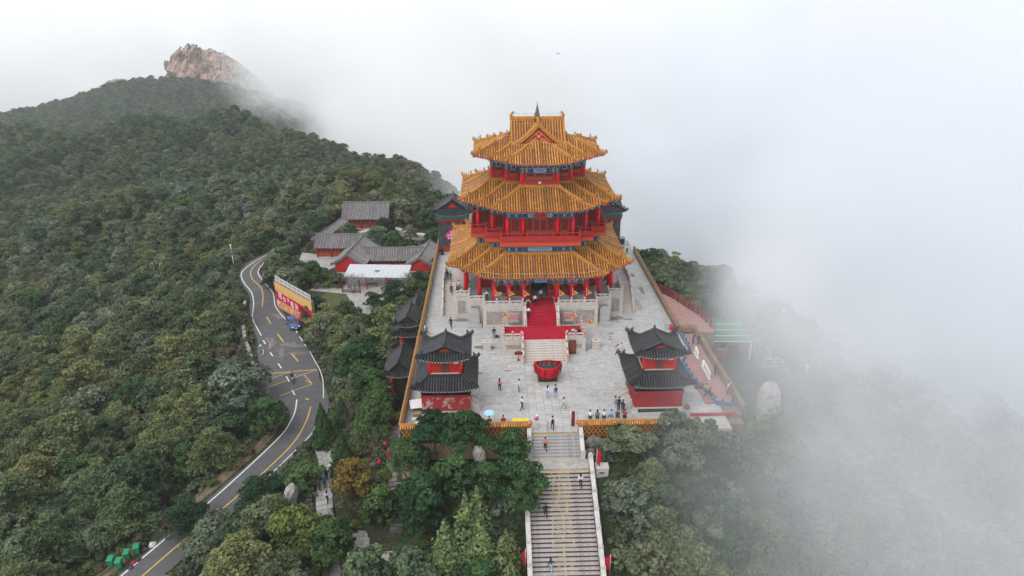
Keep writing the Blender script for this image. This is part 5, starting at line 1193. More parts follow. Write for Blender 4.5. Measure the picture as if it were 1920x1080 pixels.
house('courtyard_house', -38.7, 42.6, R(-3), 4.6, 1.9, -4.0, -5.8, 'small grey roofed house with red front doors left in the courtyard', doors=3)
house('courtyard_house', -34.3, 36.6, R(90) - TL, 5.2, 2.7, -4.2, -6.2, 'long gabled house with a red end wall facing the white shelter')
house('courtyard_house', -26.8, 36.8, R(-1), 6.0, 1.9, -5.1, -6.6, 'middle grey roofed house with dark red front behind the white shelter', doors=4, wallc=M_oxred)
house('courtyard_house', -20.3, 36.4, R(90) - TL, 4.9, 2.2, -5.2, -6.6, 'right gabled house with red end wall close to the plaza wall')
# covered walk
o = empty('covered_walk', (-42.2, 49.8, GB), R(90) - R(13), 'narrow grey roofed walk leading down from the back hall', 'covered walk'); build_gable(o, (-6.6, 0), (6.6, 0), 1.3, 4.1, 3.3, GRY, spacing=.33, r=.095, rw=.2, rh=.22, board=M_gridge)
cm_ = MB().box((0, 0, 1.65), (.18, .18, 3.3), M_oxred).mesh('post')
for k in range(6):
    for sy in (-1, 1): link('post', cm_, o, (-6.2 + k * 2.48, sy * .85, 0))
q = MB(); q.bx(-6.5, 6.5, -.95, .95, 3.0, 3.25, M_redwall); q.build('beam', o)
# white shelter
o = empty('white_shelter', (-28.3, 26.0, GB), R(-4), 'open shelter with a pale corrugated roof on dark red posts', 'shelter')
q = MB(); n = 40; vs = []; fs = []
for k in range(n + 1):
    x = -6.0 + 12.0 * k / n; dz = .035 if k % 2 else -.035; vs += [(x, -2.5, 2.45 + dz), (x, 2.4, 3.15 + dz), (x, -2.5, 2.40 + dz), (x, 2.4, 3.10 + dz)]
for k in range(n): a = 4 * k; fs += [(a, a + 4, a + 5, a + 1), (a + 2, a + 3, a + 7, a + 6), (a, a + 2, a + 6, a + 4), (a + 1, a + 5, a + 7, a + 3)]
q.add(vs, fs, mat('pale_roof_sheet', (.50, .52, .55), .6, .15, 1.5, col2=(.34, .36, .38), c2lo=.5, c2hi=.7)); q.build('roof_sheet', o)
q = MB(); q.bx(-.5, -.15, -.5, -.2, 2.9, 2.99, M_iron); q.bx(-.05, .3, -.5, -.2, 2.9, 2.99, M_iron); q.build('roof_patch', o)
pmx = MB().box((0, 0, 1.25), (.16, .16, 2.5), M_oxred).mesh('post')
for x in (-5.3, -1.8, 1.8, 5.3):
    for y in (-2.3, 2.2): link('post', pmx, o, (x, y, 0))
q = MB(); q.bx(-5.5, 5.5, -2.36, -2.24, 2.28, 2.40, M_lattice); q.bx(-5.5, 5.5, 2.14, 2.26, 2.9, 3.02, M_lattice); q.build('beam', o)
for x, y, lb in ((-29.6, 25.4, 'dark red bench under the white shelter'), (-26.2, 28.2, 'dark red table further inside the white shelter')):
    oo = empty('bench', (x, y, GB), 0, lb, 'bench'); q = MB(); q.bx(-1.1, 1.1, -.3, .3, .42, .5, M_oxred); q.build('seat', oo); q = MB()
    for xx in (-.9, .9): q = MB(); q.bx(xx - .06, xx + .06, -.25, .25, 0, .42, M_oxred); q.build('leg', oo)
def frame_gate(x, y, label):
    o = empty('timber_gateway', (x, y, GB), R(-8), label, 'frame'); q = MB(); q.bx(-1.75, -1.6, -.08, .08, 0, 2.7, M_lattice); q.build('post', o); q = MB(); q.bx(1.6, 1.75, -.08, .08, 0, 2.7, M_lattice); q.build('post', o); q = MB(); q.bx(-1.6, 1.6, -.06, .06, .28, .42, M_lattice); q.build('rail', o); q = MB(); q.bx(-1.6, 1.6, -.06, .06, .6, .68, M_lattice); q.build('rail', o)
frame_gate(-32.8, 22.0, 'dark timber frame with low rails at the edge of the courtyard lawn')
# courtyard paving, lawn, stone path
M_cpave = mat('courtyard_paving', (.34, .33, .32), .9, .18, 1.2, .2, 6, col2=(.25, .24, .23), c2lo=.5, c2hi=.7, c2scale=.5)
def sheet(name, poly, z, m, label, cat='pavement', drop=.3):
    q = MB(); q.prism(poly, z - drop, z, m); o = q.build(name); return tag(o, label, cat, kind='structure')
sheet('courtyard_pavement', [(-41, 23.6), (-33.8, 21.6), (-30.4, 14.5), (-29.6, 10.2), (-27.4, 12.0), (-26.4, 19.6), (-22, 24.5), (-19, 30.5), (-33, 33.8), (-37.4, 31.8)][::1], GB + .02, M_cpave, 'pale paving of the courtyard and the path leading out')
sheet('courtyard_pavement', [(-47, 40.2), (-40.2, 33.2), (-38.2, 36.0), (-38.5, 41.0), (-47.5, 44.5)], GB + .05, M_cpave, 'pale forecourt paving before the small red house')
M_lawn = mat('short_lawn', (.075, .095, .035), .95, .25, 2.5, .4, 30, col2=(.10, .085, .05), c2lo=.45, c2hi=.7, c2scale=.6)
sheet('lawn', [(-33.6, 21.2), (-37.4, 22.4), (-38.4, 18.5), (-35.5, 13.8), (-31.6, 12.8), (-30.6, 14.4)], GB + .04, M_lawn, 'small lawn beside the courtyard path', 'lawn')
M_wallst = mat('pale_path_stone', (.42, .395, .36), .85, .2, 2, .2, 6)
wp = catmull([(-39.1, 52.2, 0, 0), (-36, 54.6, 0, 0), (-33, 56.4, 0, 0), (-30, 57.1, 0, 0), (-27, 54.9, 0, 0), (-24.2, 52.6, 0, 0), (-21.5, 51.6, 0, 0), (-18, 50.3, 0, 0)], 4)
pw = empty('stone_walkway', (-30, 54, -7.6), 0, 'pale stone walkway curving behind the courtyard houses', 'walkway')
for k in range(len(wp) - 1):
    a, b = Vector(wp[k][:2]), Vector(wp[k + 1][:2]); c = (a + b) / 2; t = b - a; q = MB(); q.box((c.x + 30, c.y - 54, -.3), (t.length - .05, 1.5, 1.3), M_wallst, rz=math.atan2(t.y, t.x)); q.build('walkway_slab', pw)
bz = mat('bare_brown_bank', (.10, .075, .05), .95, .3, 1.5, .5, 6)
# ------------------------------------------------------------------ road
M_asph = mat('asphalt', (0.098, 0.097, 0.102), .9, .12, .8, .25, 40, col2=(.135, .128, .125), c2lo=.52, c2hi=.72, c2scale=.28)
M_patch = mat('worn_asphalt', (.185, .170, .160), .95, .2, 1.5, col2=(.12, .11, .108), c2lo=.45, c2hi=.65, c2scale=.9)
M_wline = mat('white_road_paint', (.62, .62, .61), .8, .12, 3); M_yline = mat('yellow_road_paint', (.55, .36, .10), .8, .2, 3)
def normals(S):
    d = np.gradient(S[:, :2], axis=0); d /= np.linalg.norm(d, axis=1, keepdims=True); return np.stack([d[:, 1], -d[:, 0]], 1)   # to the right of travel
RN = normals(RS)
q = MB(); vs = []; fs = []
for i in range(len(RS)):
    x, y, z, w = RS[i]; n = RN[i]
    for s in (-.5, -.25, 0, .25, .5): vs.append((x + n[0] * w * s, y + n[1] * w * s, z + .03))
    for s in (-.5, .5): vs.append((x + n[0] * w * s, y + n[1] * w * s, z - .35))
for i in range(len(RS) - 1):
    a, b = 7 * i, 7 * i + 7
    for k in range(4): fs.append((a + k + 1, b + k + 1, b + k, a + k) if False else (a + k, a + k + 1, b + k + 1, b + k))
    fs += [(a + 5, a, b, b + 5), (a + 4, a + 6, b + 6, b + 4)]
q.add(vs, fs, M_asph); road = tag(q.build('road'), 'grey asphalt mountain road winding down the slope', 'road', kind='structure')
def rz_at(x, y):
    d = np.hypot(RS[:, 0] - x, RS[:, 1] - y); i = int(d.argmin()); j = i + 1 if i + 1 < len(RS) else i - 1; k = max(i - 1, 0)
    best = (1e9, RS[i, 2])
    for a, b in ((i, j), (k, i)):
        if a == b: continue
        v = RS[b, :2] - RS[a, :2]; t = min(1, max(0, ((x - RS[a, 0]) * v[0] + (y - RS[a, 1]) * v[1]) / (v @ v))); p = RS[a] + (RS[b] - RS[a]) * t; dd = math.hypot(p[0] - x, p[1] - y)
        if dd < best[0]: best = (dd, p[2])
    return float(best[1])
def strip(pts, w, m, name, lift=.038, n=4):
    P = catmull([(x, y, 0, 0) for x, y in pts], n) if len(pts) > 2 else np.array([(x, y, 0, 0) for x, y in pts], float); N = normals(P); vs = []; fs = []
    for p, nn in zip(P, N):
        z = rz_at(p[0], p[1]) + lift; vs += [(p[0] - nn[0] * w / 2, p[1] - nn[1] * w / 2, z), (p[0] + nn[0] * w / 2, p[1] + nn[1] * w / 2, z)]
    for i in range(len(P) - 1): fs.append((2 * i, 2 * i + 1, 2 * i + 3, 2 * i + 2))
    q = MB(); q.add(vs, fs, m); return q.build(name, road)
strip([(-55.9, 46.4), (-57.3, 42.6), (-58.1, 36.9), (-56.0, 31.6), (-52.8, 26.3), (-50.7, 20.9), (-49.1, 15.1), (-46.9, 10.6), (-45.3, 7.7)], .16, M_wline, 'edge_line')
strip([(-55.0, 42.8), (-54.9, 37.2), (-51.9, 31.3), (-48.6, 25.9), (-46.4, 19.7), (-43.4, 14.6), (-41.7, 12.4)], .16, M_wline, 'edge_line')
strip([(-56.0, 44.0), (-56.6, 40.6), (-56.3, 37.0), (-54.8, 33.2), (-51.8, 28.8), (-50.1, 24.6), (-48.7, 19.5)], .17, M_yline, 'centre_line')
for a, b in (((-46.6, 15.1), (-45.1, 12.3)), ((-42.8, 8.3), (-41.0, 5.3)), ((-38.6, 1.2), (-36.9, -1.4))): strip([a, b], .2, M_yline, 'centre_dash')
for a, b in (((-44.5, 6.0), (-43.7, 4.6)), ((-42.1, 1.7), (-41.3, .4)), ((-39.8, -2), (-38.9, -3.5)), ((-37.5, -6), (-36.6, -7.6)), ((-35.6, -9.9), (-34.9, -11.2))): strip([a, b], .18, M_wline, 'lane_dash')
for a, b in (((-40.0, 9.5), (-39.5, 8.4)), ((-38.9, 7.3), (-37.9, 5.5)), ((-37.3, 4.3), (-36.9, 3.6))): strip([a, b], .16, M_wline, 'edge_dash')
strip([(-35.9, 1.9), (-34.6, -.8), (-33.2, -3.6), (-32.0, -6.6), (-31.2, -9.6), (-30.7, -12)], .12, M_wline, 'edge_line')
bx_ = [(-41.3, -5.2), (-33.5, -4.1), (-32.7, -12.4), (-40.7, -10.3)]
for i in range(4): strip([bx_[i], bx_[(i + 1) % 4]], .16, M_yline, 'box_line', .039)
for a, b in (((-41.1, -5.3), (-32.9, -12.3)), ((-33.6, -4.2), (-40.6, -10.2)), ((-37.4, -4.7), (-33.2, -8.2)), ((-37.4, -4.7), (-41.0, -7.9)), ((-33.1, -8.3), (-36.9, -11.4)), ((-34.9, -5.7), (-33.3, -8.0))): strip([a, b], .13, M_yline, 'box_line', .043)
strip([(-34.3, -12.4), (-33.9, -15.0), (-34.0, -17.4), (-34.5, -20.0), (-36.4, -25.0), (-39.0, -31.0), (-42.0, -36.8), (-45.3, -43.0), (-49.6, -51), (-53.5, -58)], .17, M_wline, 'edge_line')
strip([(-32.0, -14.0), (-31.9, -17.4), (-32.5, -21.8), (-34.3, -26.4), (-36.7, -31.6), (-39.6, -36.6), (-43.0, -43.0), (-47.3, -51), (-51, -58)], .16, M_yline, 'centre_line')
strip([(-30.4, -17.0), (-30.6, -20.0), (-32.3, -24.4), (-34.6, -29.6)], .12, M_wline, 'edge_line')
def blotch(x, y, rx, ry, rz, seed):
    g = random.Random(seed); n = 16; vs = []
    for k in range(n):
        a = 2 * math.pi * k / n; r = g.uniform(.6, 1.15); px, py = rx * r * math.cos(a), ry * r * math.sin(a); X, Y = x + px * math.cos(rz) - py * math.sin(rz), y + px * math.sin(rz) + py * math.cos(rz); vs.append((X, Y, rz_at(X, Y) + .034))
    q = MB(); q.add(vs, [tuple(range(n))], M_patch); q.build('asphalt_patch', road)
blotch(-43.0, 5.4, .7, 2.3, .55, 1); blotch(-39.4, 4.2, 2.2, .8, -.2, 2); blotch(-40.3, 1.6, .5, 1.9, .3, 3); blotch(-37.4, 1.3, 1.9, .7, .1, 4); blotch(-44.6, 15.2, .8, 1.6, .9, 5)
# dirt verge, kerb stones
M_dirt = mat('dry_brown_verge', (.165, .125, .088), .95, .25, 1.2, .6, 8, col2=(.10, .085, .05), c2lo=.48, c2hi=.66, c2scale=.5)
def verge(pts, label):
    P = catmull(pts, 5); N = normals(P); vs = []; fs = []
    for p, n in zip(P, N):
        for s in (-.5, -.2, .1, .5):
            jj = rng.uniform(-.25, .25) if abs(s) == .5 else 0; X, Y = p[0] + n[0] * (p[3] * s + jj), p[1] + n[1] * (p[3] * s + jj); vs.append((X, Y, gz(X, Y) + .06 if abs(s) < .5 else gz(X, Y) - .1))
    for i in range(len(P) - 1):
        for k in range(3): a = 4 * i + k; fs.append((a, a + 1, a + 5, a + 4))
    q = MB(); q.add(vs, fs, M_dirt, True); return tag(q.build('verge'), label, 'verge', kind='structure')
verge([(-35.2, -15.0, 0, 1.4), (-36.5, -20.5, 0, 2.6), (-39.1, -26, 0, 3.4), (-41.9, -31.2, 0, 3.8), (-44.2, -36.0, 0, 2.2)], 'bare brown verge along the lower bend')
verge([(-45.2, -38.0, 0, 3.0), (-48.0, -42.0, 0, 5.2), (-52.0, -48.0, 0, 5.5), (-55.5, -55, 0, 4.0)], 'bare brown clearing round the green bins')
verge([(-59.4, 40, 0, 1.6), (-60.0, 36.5, 0, 2.2), (-58.0, 31.4, 0, 1.4), (-55.0, 26.5, 0, 1.2)], 'bare verge outside the upper bend')
verge([(-53.8, 39.0, 0, 1.2), (-53.0, 35.6, 0, 2.0), (-50.6, 32.2, 0, 1.4)], 'bare verge inside the upper bend')
M_guard = mat('pink_grey_guard_stone', (.30, .25, .235), .9, .2, 2, .4, 6, rnd=.12)
gp = catmull([(-52.6, 22.6, 0, 0), (-50.4, 14.0, 0, 0), (-48.9, 9.8, 0, 0), (-46.9, 4.9, 0, 0), (-45.6, 2.2, 0, 0), (-43.8, -1.8, 0, 0), (-42.6, -5.1, 0, 0), (-42.2, -8.6, 0, 0)], 4)
acc = 0; k = 0; last = gp[0]
place = ['beside the upper straight', 'behind the hikers', 'left of the yellow box markings']
for i in range(1, len(gp)):
    a, b = gp[i - 1], gp[i]; t = Vector((b[0] - a[0], b[1] - a[1])); L = t.length; c = (a + b) / 2
    if rng.random() < .12 and c[1] < 1: continue
    q = MB(); h = rng.uniform(.55, .8); q.box((0, 0, h / 2 - .1), (L * .92, rng.uniform(.5, .65), h + .2), M_guard, taper=.92); o = q.build('guard_stone', None, (c[0], c[1], rz_at(c[0], c[1])), math.atan2(t.y, t.x) + rng.uniform(-.05, .05))
    tag(o, ['pinkish grey guard stone on the left road edge on the upper straight', 'pinkish grey guard stone on the left road edge near the walkers', 'pinkish grey guard stone on the left road edge by the yellow box'][0 if c[1] > 8 else 1 if c[1] > -.5 else 2], 'guard stone', ['guard stones on the upper straight', 'guard stones near the walkers', 'guard stones by the yellow box'][0 if c[1] > 8 else 1 if c[1] > -.5 else 2])
# ------------------------------------------------------------------ painted retaining wall with fence
ba, bb = Vector((-45.9, 19.5)), Vector((-37.0, 9.9)); bt = (bb - ba).normalized(); bL = (bb - ba).length; bn = Vector((bt.y, -bt.x))
if bn.x > 0: bn = -bn
brz = math.atan2(bt.y, bt.x); bw = empty('painted_wall', (ba.x, ba.y, -10.1), brz, 'tall roadside wall painted yellow, red and orange with big white characters', 'wall')
M_by = mat('painted_yellow', (.62, .37, .13), .85, .1, 1.2, col2=(.55, .30, .12), c2lo=.5, c2hi=.7); M_bo = mat('painted_orange', (.62, .24, .115), .85, .14, 1.6, col2=(.70, .42, .20), c2lo=.52, c2hi=.6, c2scale=.6); M_br = mat('painted_red', (.47, .012, .045), .8, .08, 1.5)
q = MB(); q.bx(0, bL, 0, .5, 0, 5.15, M_rwall); q.build('wall_body', bw)
for nm, z0, z1, mm in (('orange_band', .15, 1.75, M_bo), ('red_band', 1.75, 3.45, M_br), ('yellow_band', 3.45, 5.1, M_by)): q = MB(); q.bx(.02, bL - .02, -.03, 0, z0 + .005, z1 - .005, mm); q.build(nm, bw)
for ch, s, z, sz in (('陪', 1.75, 2.75, 1.35), ('你', 3.25, 2.45, 1.15), ('去', 4.75, 2.85, .85), ('看', 6.0, 2.3, 1.3), ('海', 7.5, 2.4, 1.2)): text_on(bw, ch, sz, M_wtext, (s, -.034, z), (R(90), 0, 0), .006)
q = MB()                                                    # painted flames and a red maple shape on the lower band
for s, z, w, h in ((.7, .5, .5, .6), (1.5, .3, .9, .5), (2.6, .6, .5, .8), (4.3, .3, 1.1, .5), (6.2, .5, .6, .7), (8.2, .4, .8, .6)): q.plate([(s - w / 2, z), (s + w / 2, z), (s + w * .2, z + h * .5), (s + w * .1, z + h), (s - w * .1, z + h * .6)], (0, -.031, 0), (1, 0, 0), (0, 0, 1), -.006, M_br if s in (2.6, 8.2) else M_by)
q.build('painted_motif', bw); q = MB(); q.plate([(-.4, 1.0), (.5, .95), (.3, 1.15), (.6, 1.3), (-.3, 1.35)], (.6, -.031, 0), (1, 0, 0), (0, 0, 1), -.006, M_wtext); q.build('painted_motif', bw)
fe = empty('white_fence', (ba.x, ba.y, -4.95), brz, 'white metal railing along the top of the painted wall', 'fence'); me = MB().box((0, 0, .55), (.07, .07, 1.1), M_white).mesh('post'); mp = MB()
for z in (.15, .95): mp.bx(0, 1.55, -.025, .025, z, z + .06, M_white)
for k in range(9): mp.bx(.1 + k * .165, .135 + k * .165, -.015, .015, .2, .96, M_white)
mpm = mp.mesh('fence_panel')
for k in range(9): link('post', me, fe, (.1 + k * 1.55, .25, 0)); (link('fence_panel', mpm, fe, (.1 + k * 1.55, .25, 0)) if k < 8 else None)
# ------------------------------------------------------------------ car, motorcycle
M_car = mat('blue_car_paint', (.045, .085, .270), .25, .05, 2, spec=.6); M_glass = mat('car_glass', (.02, .024, .028), .08, .05, 2, spec=.8); M_rub = mat('tyre_rubber', (.018, .018, .018), .85, .1, 8)
car = empty('parked_car', (-40.9, 11.2, -9.96), math.atan2(-3.2, 1.75), 'small blue car parked on the road below the painted wall', 'car')
def loft(sec, m, cap=True):
    q = MB(); n = len(sec[0]); vs = [p for s in sec for p in s]; fs = []
    for i in range(len(sec) - 1):
        for k in range(n): fs.append((i * n + k, i * n + (k + 1) % n, (i + 1) * n + (k + 1) % n, (i + 1) * n + k))
    if cap: fs += [tuple(range(n - 1, -1, -1)), tuple((len(sec) - 1) * n + k for k in range(n))]
    q.add(vs, fs, m, True); return q
def csec(x, w, zb, zs, zt): return [(x, -w * .9, zb), (x, w * .9, zb), (x, w, zs), (x, w * .97, zt - .06), (x, w * .8, zt), (x, -w * .8, zt), (x, -w * .97, zt - .06), (x, -w, zs)]
q = loft([csec(-2.05, .70, .34, .5, .72), csec(-1.9, .80, .24, .5, .90), csec(-1.2, .85, .2, .5, .95), csec(0, .86, .2, .5, .95), csec(.9, .86, .2, .5, .93), csec(1.5, .83, .22, .5, .84), csec(1.95, .76, .28, .5, .72), csec(2.1, .66, .36, .48, .60)], M_car); q.build('body', car)
q = MB(); A = [(-1.75, .78, .93), (1.0, .78, .93)]; top = [(-1.25, .60, 1.44), (.25, .60, 1.44)]
q.add([(-1.75, -.78, .92), (1.0, -.78, .92), (1.0, .78, .92), (-1.75, .78, .92), (-1.25, -.60, 1.44), (.2, -.60, 1.44), (.2, .60, 1.44), (-1.25, .60, 1.44)], [(4, 5, 6, 7), (0, 1, 5, 4), (1, 2, 6, 5), (2, 3, 7, 6), (3, 0, 4, 7)], M_glass); q.build('windows', car)
q = MB(); q.add([(-1.32, -.62, 1.44), (.24, -.62, 1.44), (.24, .62, 1.44), (-1.32, .62, 1.44), (-1.2, -.5, 1.50), (.1, -.5, 1.50), (.1, .5, 1.50), (-1.2, .5, 1.50)], [(4, 5, 6, 7), (0, 1, 5, 4), (1, 2, 6, 5), (2, 3, 7, 6), (3, 0, 4, 7)], M_car, False)
for x0, x1 in ((-1.75, -1.28), (1.0, .22)):
    for sy in (-1, 1): q.tube([(x0, sy * .785, .93), (x1, sy * .61, 1.45)], .045, 5, M_car)
for sy in (-1, 1): q.tube([(-.45, sy * .79, .93), (-.45, sy * .615, 1.45)], .04, 5, M_car)
q.build('roof', car)
wm = MB().lathe((0, 0, -.1), [(.22, 0), (.31, .02), (.32, .1), (.31, .18), (.22, .2)], 16, M_rub).mesh('wheel'); rm = MB().lathe((0, 0, .101), [(.2, 0), (.17, .01), (.05, .03)], 10, M_steel).mesh('rim')
for x in (-1.3, 1.32):
    for sy in (-1, 1): w = link('wheel', wm, car, (x, sy * .78, .32)); w.rotation_euler = (R(-90 * sy), 0, 0); link('rim', rm, w)
for sy in (-1, 1): q = MB(); q.box((1.98, sy * .55, .66), (.16, .3, .13), M_white); q.build('headlight', car); q = MB(); q.box((-2.0, sy * .6, .72), (.08, .22, .16), M_ribbon); q.build('tail_light', car); q = MB(); q.box((.75, sy * .95, 1.0), (.1, .2, .13), M_car); q.build('mirror', car)
q = MB(); q.box((2.1, 0, .42), (.03, .44, .11), M_wtext); q.build('number_plate', car); q = MB(); q.box((2.06, 0, .56), (.06, .8, .08), M_iron); q.build('grille', car)
bk = empty('motorcycle', (-36.1, -7.6, -9.96), R(-68), 'dark motorcycle coming up the road inside the yellow box', 'motorcycle')
for x in (-.62, .62):
    q = MB(); vs = []; fs = []; n = 16
    for k in range(n):
        a = 2 * math.pi * k / n
        for rr, yy in ((.30, 0), (.25, -.05), (.20, 0), (.25, .05)): vs.append((x + rr * math.cos(a), yy, .30 + rr * math.sin(a)))
    for k in range(n):
        for j in range(4): a, b = 4 * k, 4 * ((k + 1) % n); fs.append((a + j, a + (j + 1) % 4, b + (j + 1) % 4, b + j))
    q.add(vs, fs, M_rub, True)
    for k in range(5): a = k * 1.2566; q.tube([(x, 0, .3), (x + .2 * math.cos(a), 0, .3 + .2 * math.sin(a))], .018, 4, M_steel)
    q.build('wheel', bk)
q = MB(); q.tube([(-.6, 0, .34), (-.1, 0, .42), (.28, 0, .7), (.45, 0, .92)], [.07, .11, .09, .04], 6, M_iron); q.tube([(.62, .07, .3), (.44, .07, .95)], .03, 5, M_steel); q.tube([(.62, -.07, .3), (.44, -.07, .95)], .03, 5, M_steel); q.box((0, 0, .45), (.34, .22, .26), M_darkmetal); q.build('frame', bk)
q = MB(); q.lathe((.12, 0, .64), [(.1, 0), (.19, .07), (.19, .15), (.08, .22)], 8, M_iron, sx=1.2, sy=.75); q.build('tank', bk); q = MB(); q.box((-.32, 0, .74), (.68, .24, .1), M_rub); q.build('seat', bk); q = MB(); q.tube([(.36, -.34, 1.02), (.44, 0, .96), (.36, .34, 1.02)], .02, 5, M_steel); q.build('handlebar', bk); q = MB(); q.lathe((.56, 0, .82), [(.04, 0), (.1, .03), (.1, .1), (.03, .14)], 8, M_white); q.build('headlight', bk); q = MB(); q.tube([(-.75, -.14, .36), (.0, -.14, .3)], .04, 6, M_steel); q.build('exhaust', bk)
# ------------------------------------------------------------------ bins and rubbish
M_bin = mat('green_plastic', (.012, .200, .100), .45, .06, 2, spec=.4)
def bin_(x, y, rz, label):
    o = empty('wheelie_bin', (x, y, gz(x, y) + .05), rz, label, 'bin', 'green wheelie bins'); q = MB(); vs = []
    for z, w, d in ((.08, .22, .26), (.98, .29, .36)): vs += [(-w, -d, z), (w, -d, z), (w, d, z), (-w, d, z)]
    q.add(vs, [(3, 2, 1, 0), (0, 1, 5, 4), (1, 2, 6, 5), (2, 3, 7, 6), (3, 0, 4, 7), (4, 5, 6, 7)], M_bin); q.bx(-.31, .31, -.38, .38, .93, .99, M_bin); q.build('body', o)
    q = MB(); q.add([(-.32, -.40, 1.0), (.32, -.40, 1.0), (.32, .40, 1.04), (-.32, .40, 1.04), (-.28, -.34, 1.05), (.28, -.34, 1.05), (.28, .36, 1.10), (-.28, .36, 1.10)], [(0, 1, 5, 4), (1, 2, 6, 5), (2, 3, 7, 6), (3, 0, 4, 7), (4, 5, 6, 7)], M_bin); q.build('lid', o)
    q = MB(); q.tube([(-.25, .44, .98), (.25, .44, .98)], .02, 6, M_bin); q.build('handle', o)
    for sx in (-1, 1): w = link('wheel', MB().lathe((0, 0, -.03), [(.1, 0), (.1, .06)], 10, M_rub).mesh('wheel'), o, (sx * .25, .28, .1)); w.rotation_euler = (0, R(90), 0)
bin_(-46.7, -40.3, .15, 'leftmost green wheelie bin standing apart on the bare ground'); bin_(-45.5, -40.9, .1, 'green wheelie bin in front of the huddle'); bin_(-45.2, -39.8, .2, 'green wheelie bin in the middle of the huddle'); bin_(-44.5, -39.1, .3, 'green wheelie bin at the back of the huddle by the bags')
M_bag = mat('black_bag_film', (.022, .021, .024), .35, .2, 6, spec=.5); M_bagr = mat('red_bag_film', (.30, .02, .03), .4, .2, 6); M_bagw = mat('white_bag_film', (.5, .5, .5), .5, .15, 6)
def lump(name, x, y, z, r, m, label, cat, seed, group=None, sz=.7):
    g = random.Random(seed); bmx = bmesh.new(); bmesh.ops.create_icosphere(bmx, subdivisions=2, radius=r)
    for v in bmx.verts: k = 1 + .16 * math.sin(v.co.x * 9 / r * .4 + seed) * math.cos(v.co.y * 7 / r * .4 + seed * 2) + g.uniform(-.09, .09); v.co *= k; v.co.z *= sz
    me = bpy.data.meshes.new(name); bmx.to_mesh(me); bmx.free(); me.materials.append(m); o = link(name, me, None, (x, y, z + r * sz * .75)); return tag(o, label, cat, group)
for k, (x, y, r, m, lb) in enumerate(((-44.3, -40.5, .30, M_bagr, 'red plastic bag of rubbish beside the bins'), (-44.0, -40.1, .34, M_bag, 'black rubbish bag at the roadside edge'), (-44.3, -41.1, .30, M_bag, 'black rubbish bag in front of the red one'), (-43.9, -38.8, .36, M_bag, 'black rubbish bag behind the last bin'), (-44.5, -38.3, .32, M_bag, 'farthest black rubbish bag of the heap'), (-43.3, -38.2, .42, M_bagw, 'pale sack beside the rubbish heap'))): lump('rubbish_bag', x, y, gz(x, y), r, m, lb, 'rubbish bag', k, 'rubbish bags by the bins')
# lamp post with solar panels, standing stones
o = empty('camera_pole', (-60.9, 40.5, gz(-60.9, 40.5)), R(20), 'white pole with grey solar panels outside the upper bend', 'pole'); zt = -5.4 - o.location.z; q = MB(); q.tube([(0, 0, -.2), (0, 0, zt)], [.08, .05], 8, M_white); q.build('pole', o)
for dz, dx in ((-1.0, -.3), (-1.0, .35), (-1.75, 0)): q = MB(); q.box((dx, -.1, zt + dz), (.62, .06, .62), mat('solar_panel', (.12, .13, .15), .4, .1, 6)); q.build('solar_panel', o)
q = MB(); q.box((0, 0, zt + .1), (.4, .2, .2), M_white); q.build('camera_head', o)
M_rock = mat('pale_weathered_rock', (.42, .385, .365), .9, .25, 1.6, .7, 4, col2=(.20, .175, .155), c2lo=.5, c2hi=.66, c2scale=1.3)
def rock(name, x, y, z, sx, sy, sz, label, seed, cat='rock', m=None, group=None, rz=0, sub=3, jag=.16, round_=False):
    g = np.random.default_rng(seed); bmx = bmesh.new(); bmesh.ops.create_icosphere(bmx, subdivisions=sub, radius=1.0); ph = g.uniform(0, 6, 9)
    for v in bmx.verts:
        p = v.co.copy(); k = 1 + jag * (math.sin(2.1 * p.x + ph[0]) * math.cos(2.4 * p.z + ph[1]) + .7 * math.sin(4.3 * p.y + ph[2]) * math.sin(3.7 * p.z + ph[3]) + .45 * math.sin(8.3 * p.x + ph[4]) * math.cos(7.1 * p.z + ph[5]) + .3 * g.normal())
        if round_: s_ = (abs(p.x) ** 3 + abs(p.y) ** 3 + abs(p.z) ** 3) ** (-1 / 3); p = p * s_
        v.co = Vector((p.x * sx * k, p.y * sy * k, p.z * sz * k))
    me = bpy.data.meshes.new(name); bmx.to_mesh(me); bmx.free(); me.materials.append(m or M_rock); o = link(name, me, None, (x, y, z + sz * .85), rz); return tag(o, label, cat, group)
rock('standing_stone', -8.0, -38.3, -3.0, .62, .42, 1.75, 'pale upright stone between the dark trees below the front wall', 3, 'standing stone')
rock('standing_stone', -29.0, -35.0, -10.2, .75, .55, 1.95, 'tall pale leaning stone beside the lower path and dark pine', 4, 'standing stone').rotation_euler = (0, R(9), 0)
rock('boulder', 26.6, -26.2, -6.0, 1.3, 1.05, 3.0, 'big pale round topped boulder in the fog right of the deck', 5, 'boulder', jag=.08, round_=True)
M_rockd = mat('dark_weathered_rock', (.20, .18, .16), .9, .3, 2, .7, 4, col2=(.11, .10, .09), c2lo=.45, c2hi=.62, c2scale=1.5)
for k, (x, y, z, a, b, c_, lb) in enumerate(((3.9, -36.6, -1.5, 1.0, .6, .65, 'grey layered rock under the front wall right of the stairs'), (5.3, -36.7, -1.6, 1.1, .6, .6, 'second grey rock under the front wall farther from the stairs'), (3.5, -37.3, -2.2, .7, .6, .5, 'low brown rock beside the upper stairs'), (-4.7, -43.4, -7.6, 1.0, .8, .9, 'grey boulder beside the left stair wall under the trees'), (-5.6, -46.0, -8.8, 1.4, 1.0, 1.1, 'larger grey boulder lower down beside the left stair wall'), (-18.6, -46.6, -10.6, .8, .5, .35, 'pale flat rock below the slab landing'))): rock('rock', x, y, z, a, b, c_, lb, 20 + k, 'rock', M_rockd, jag=.24)
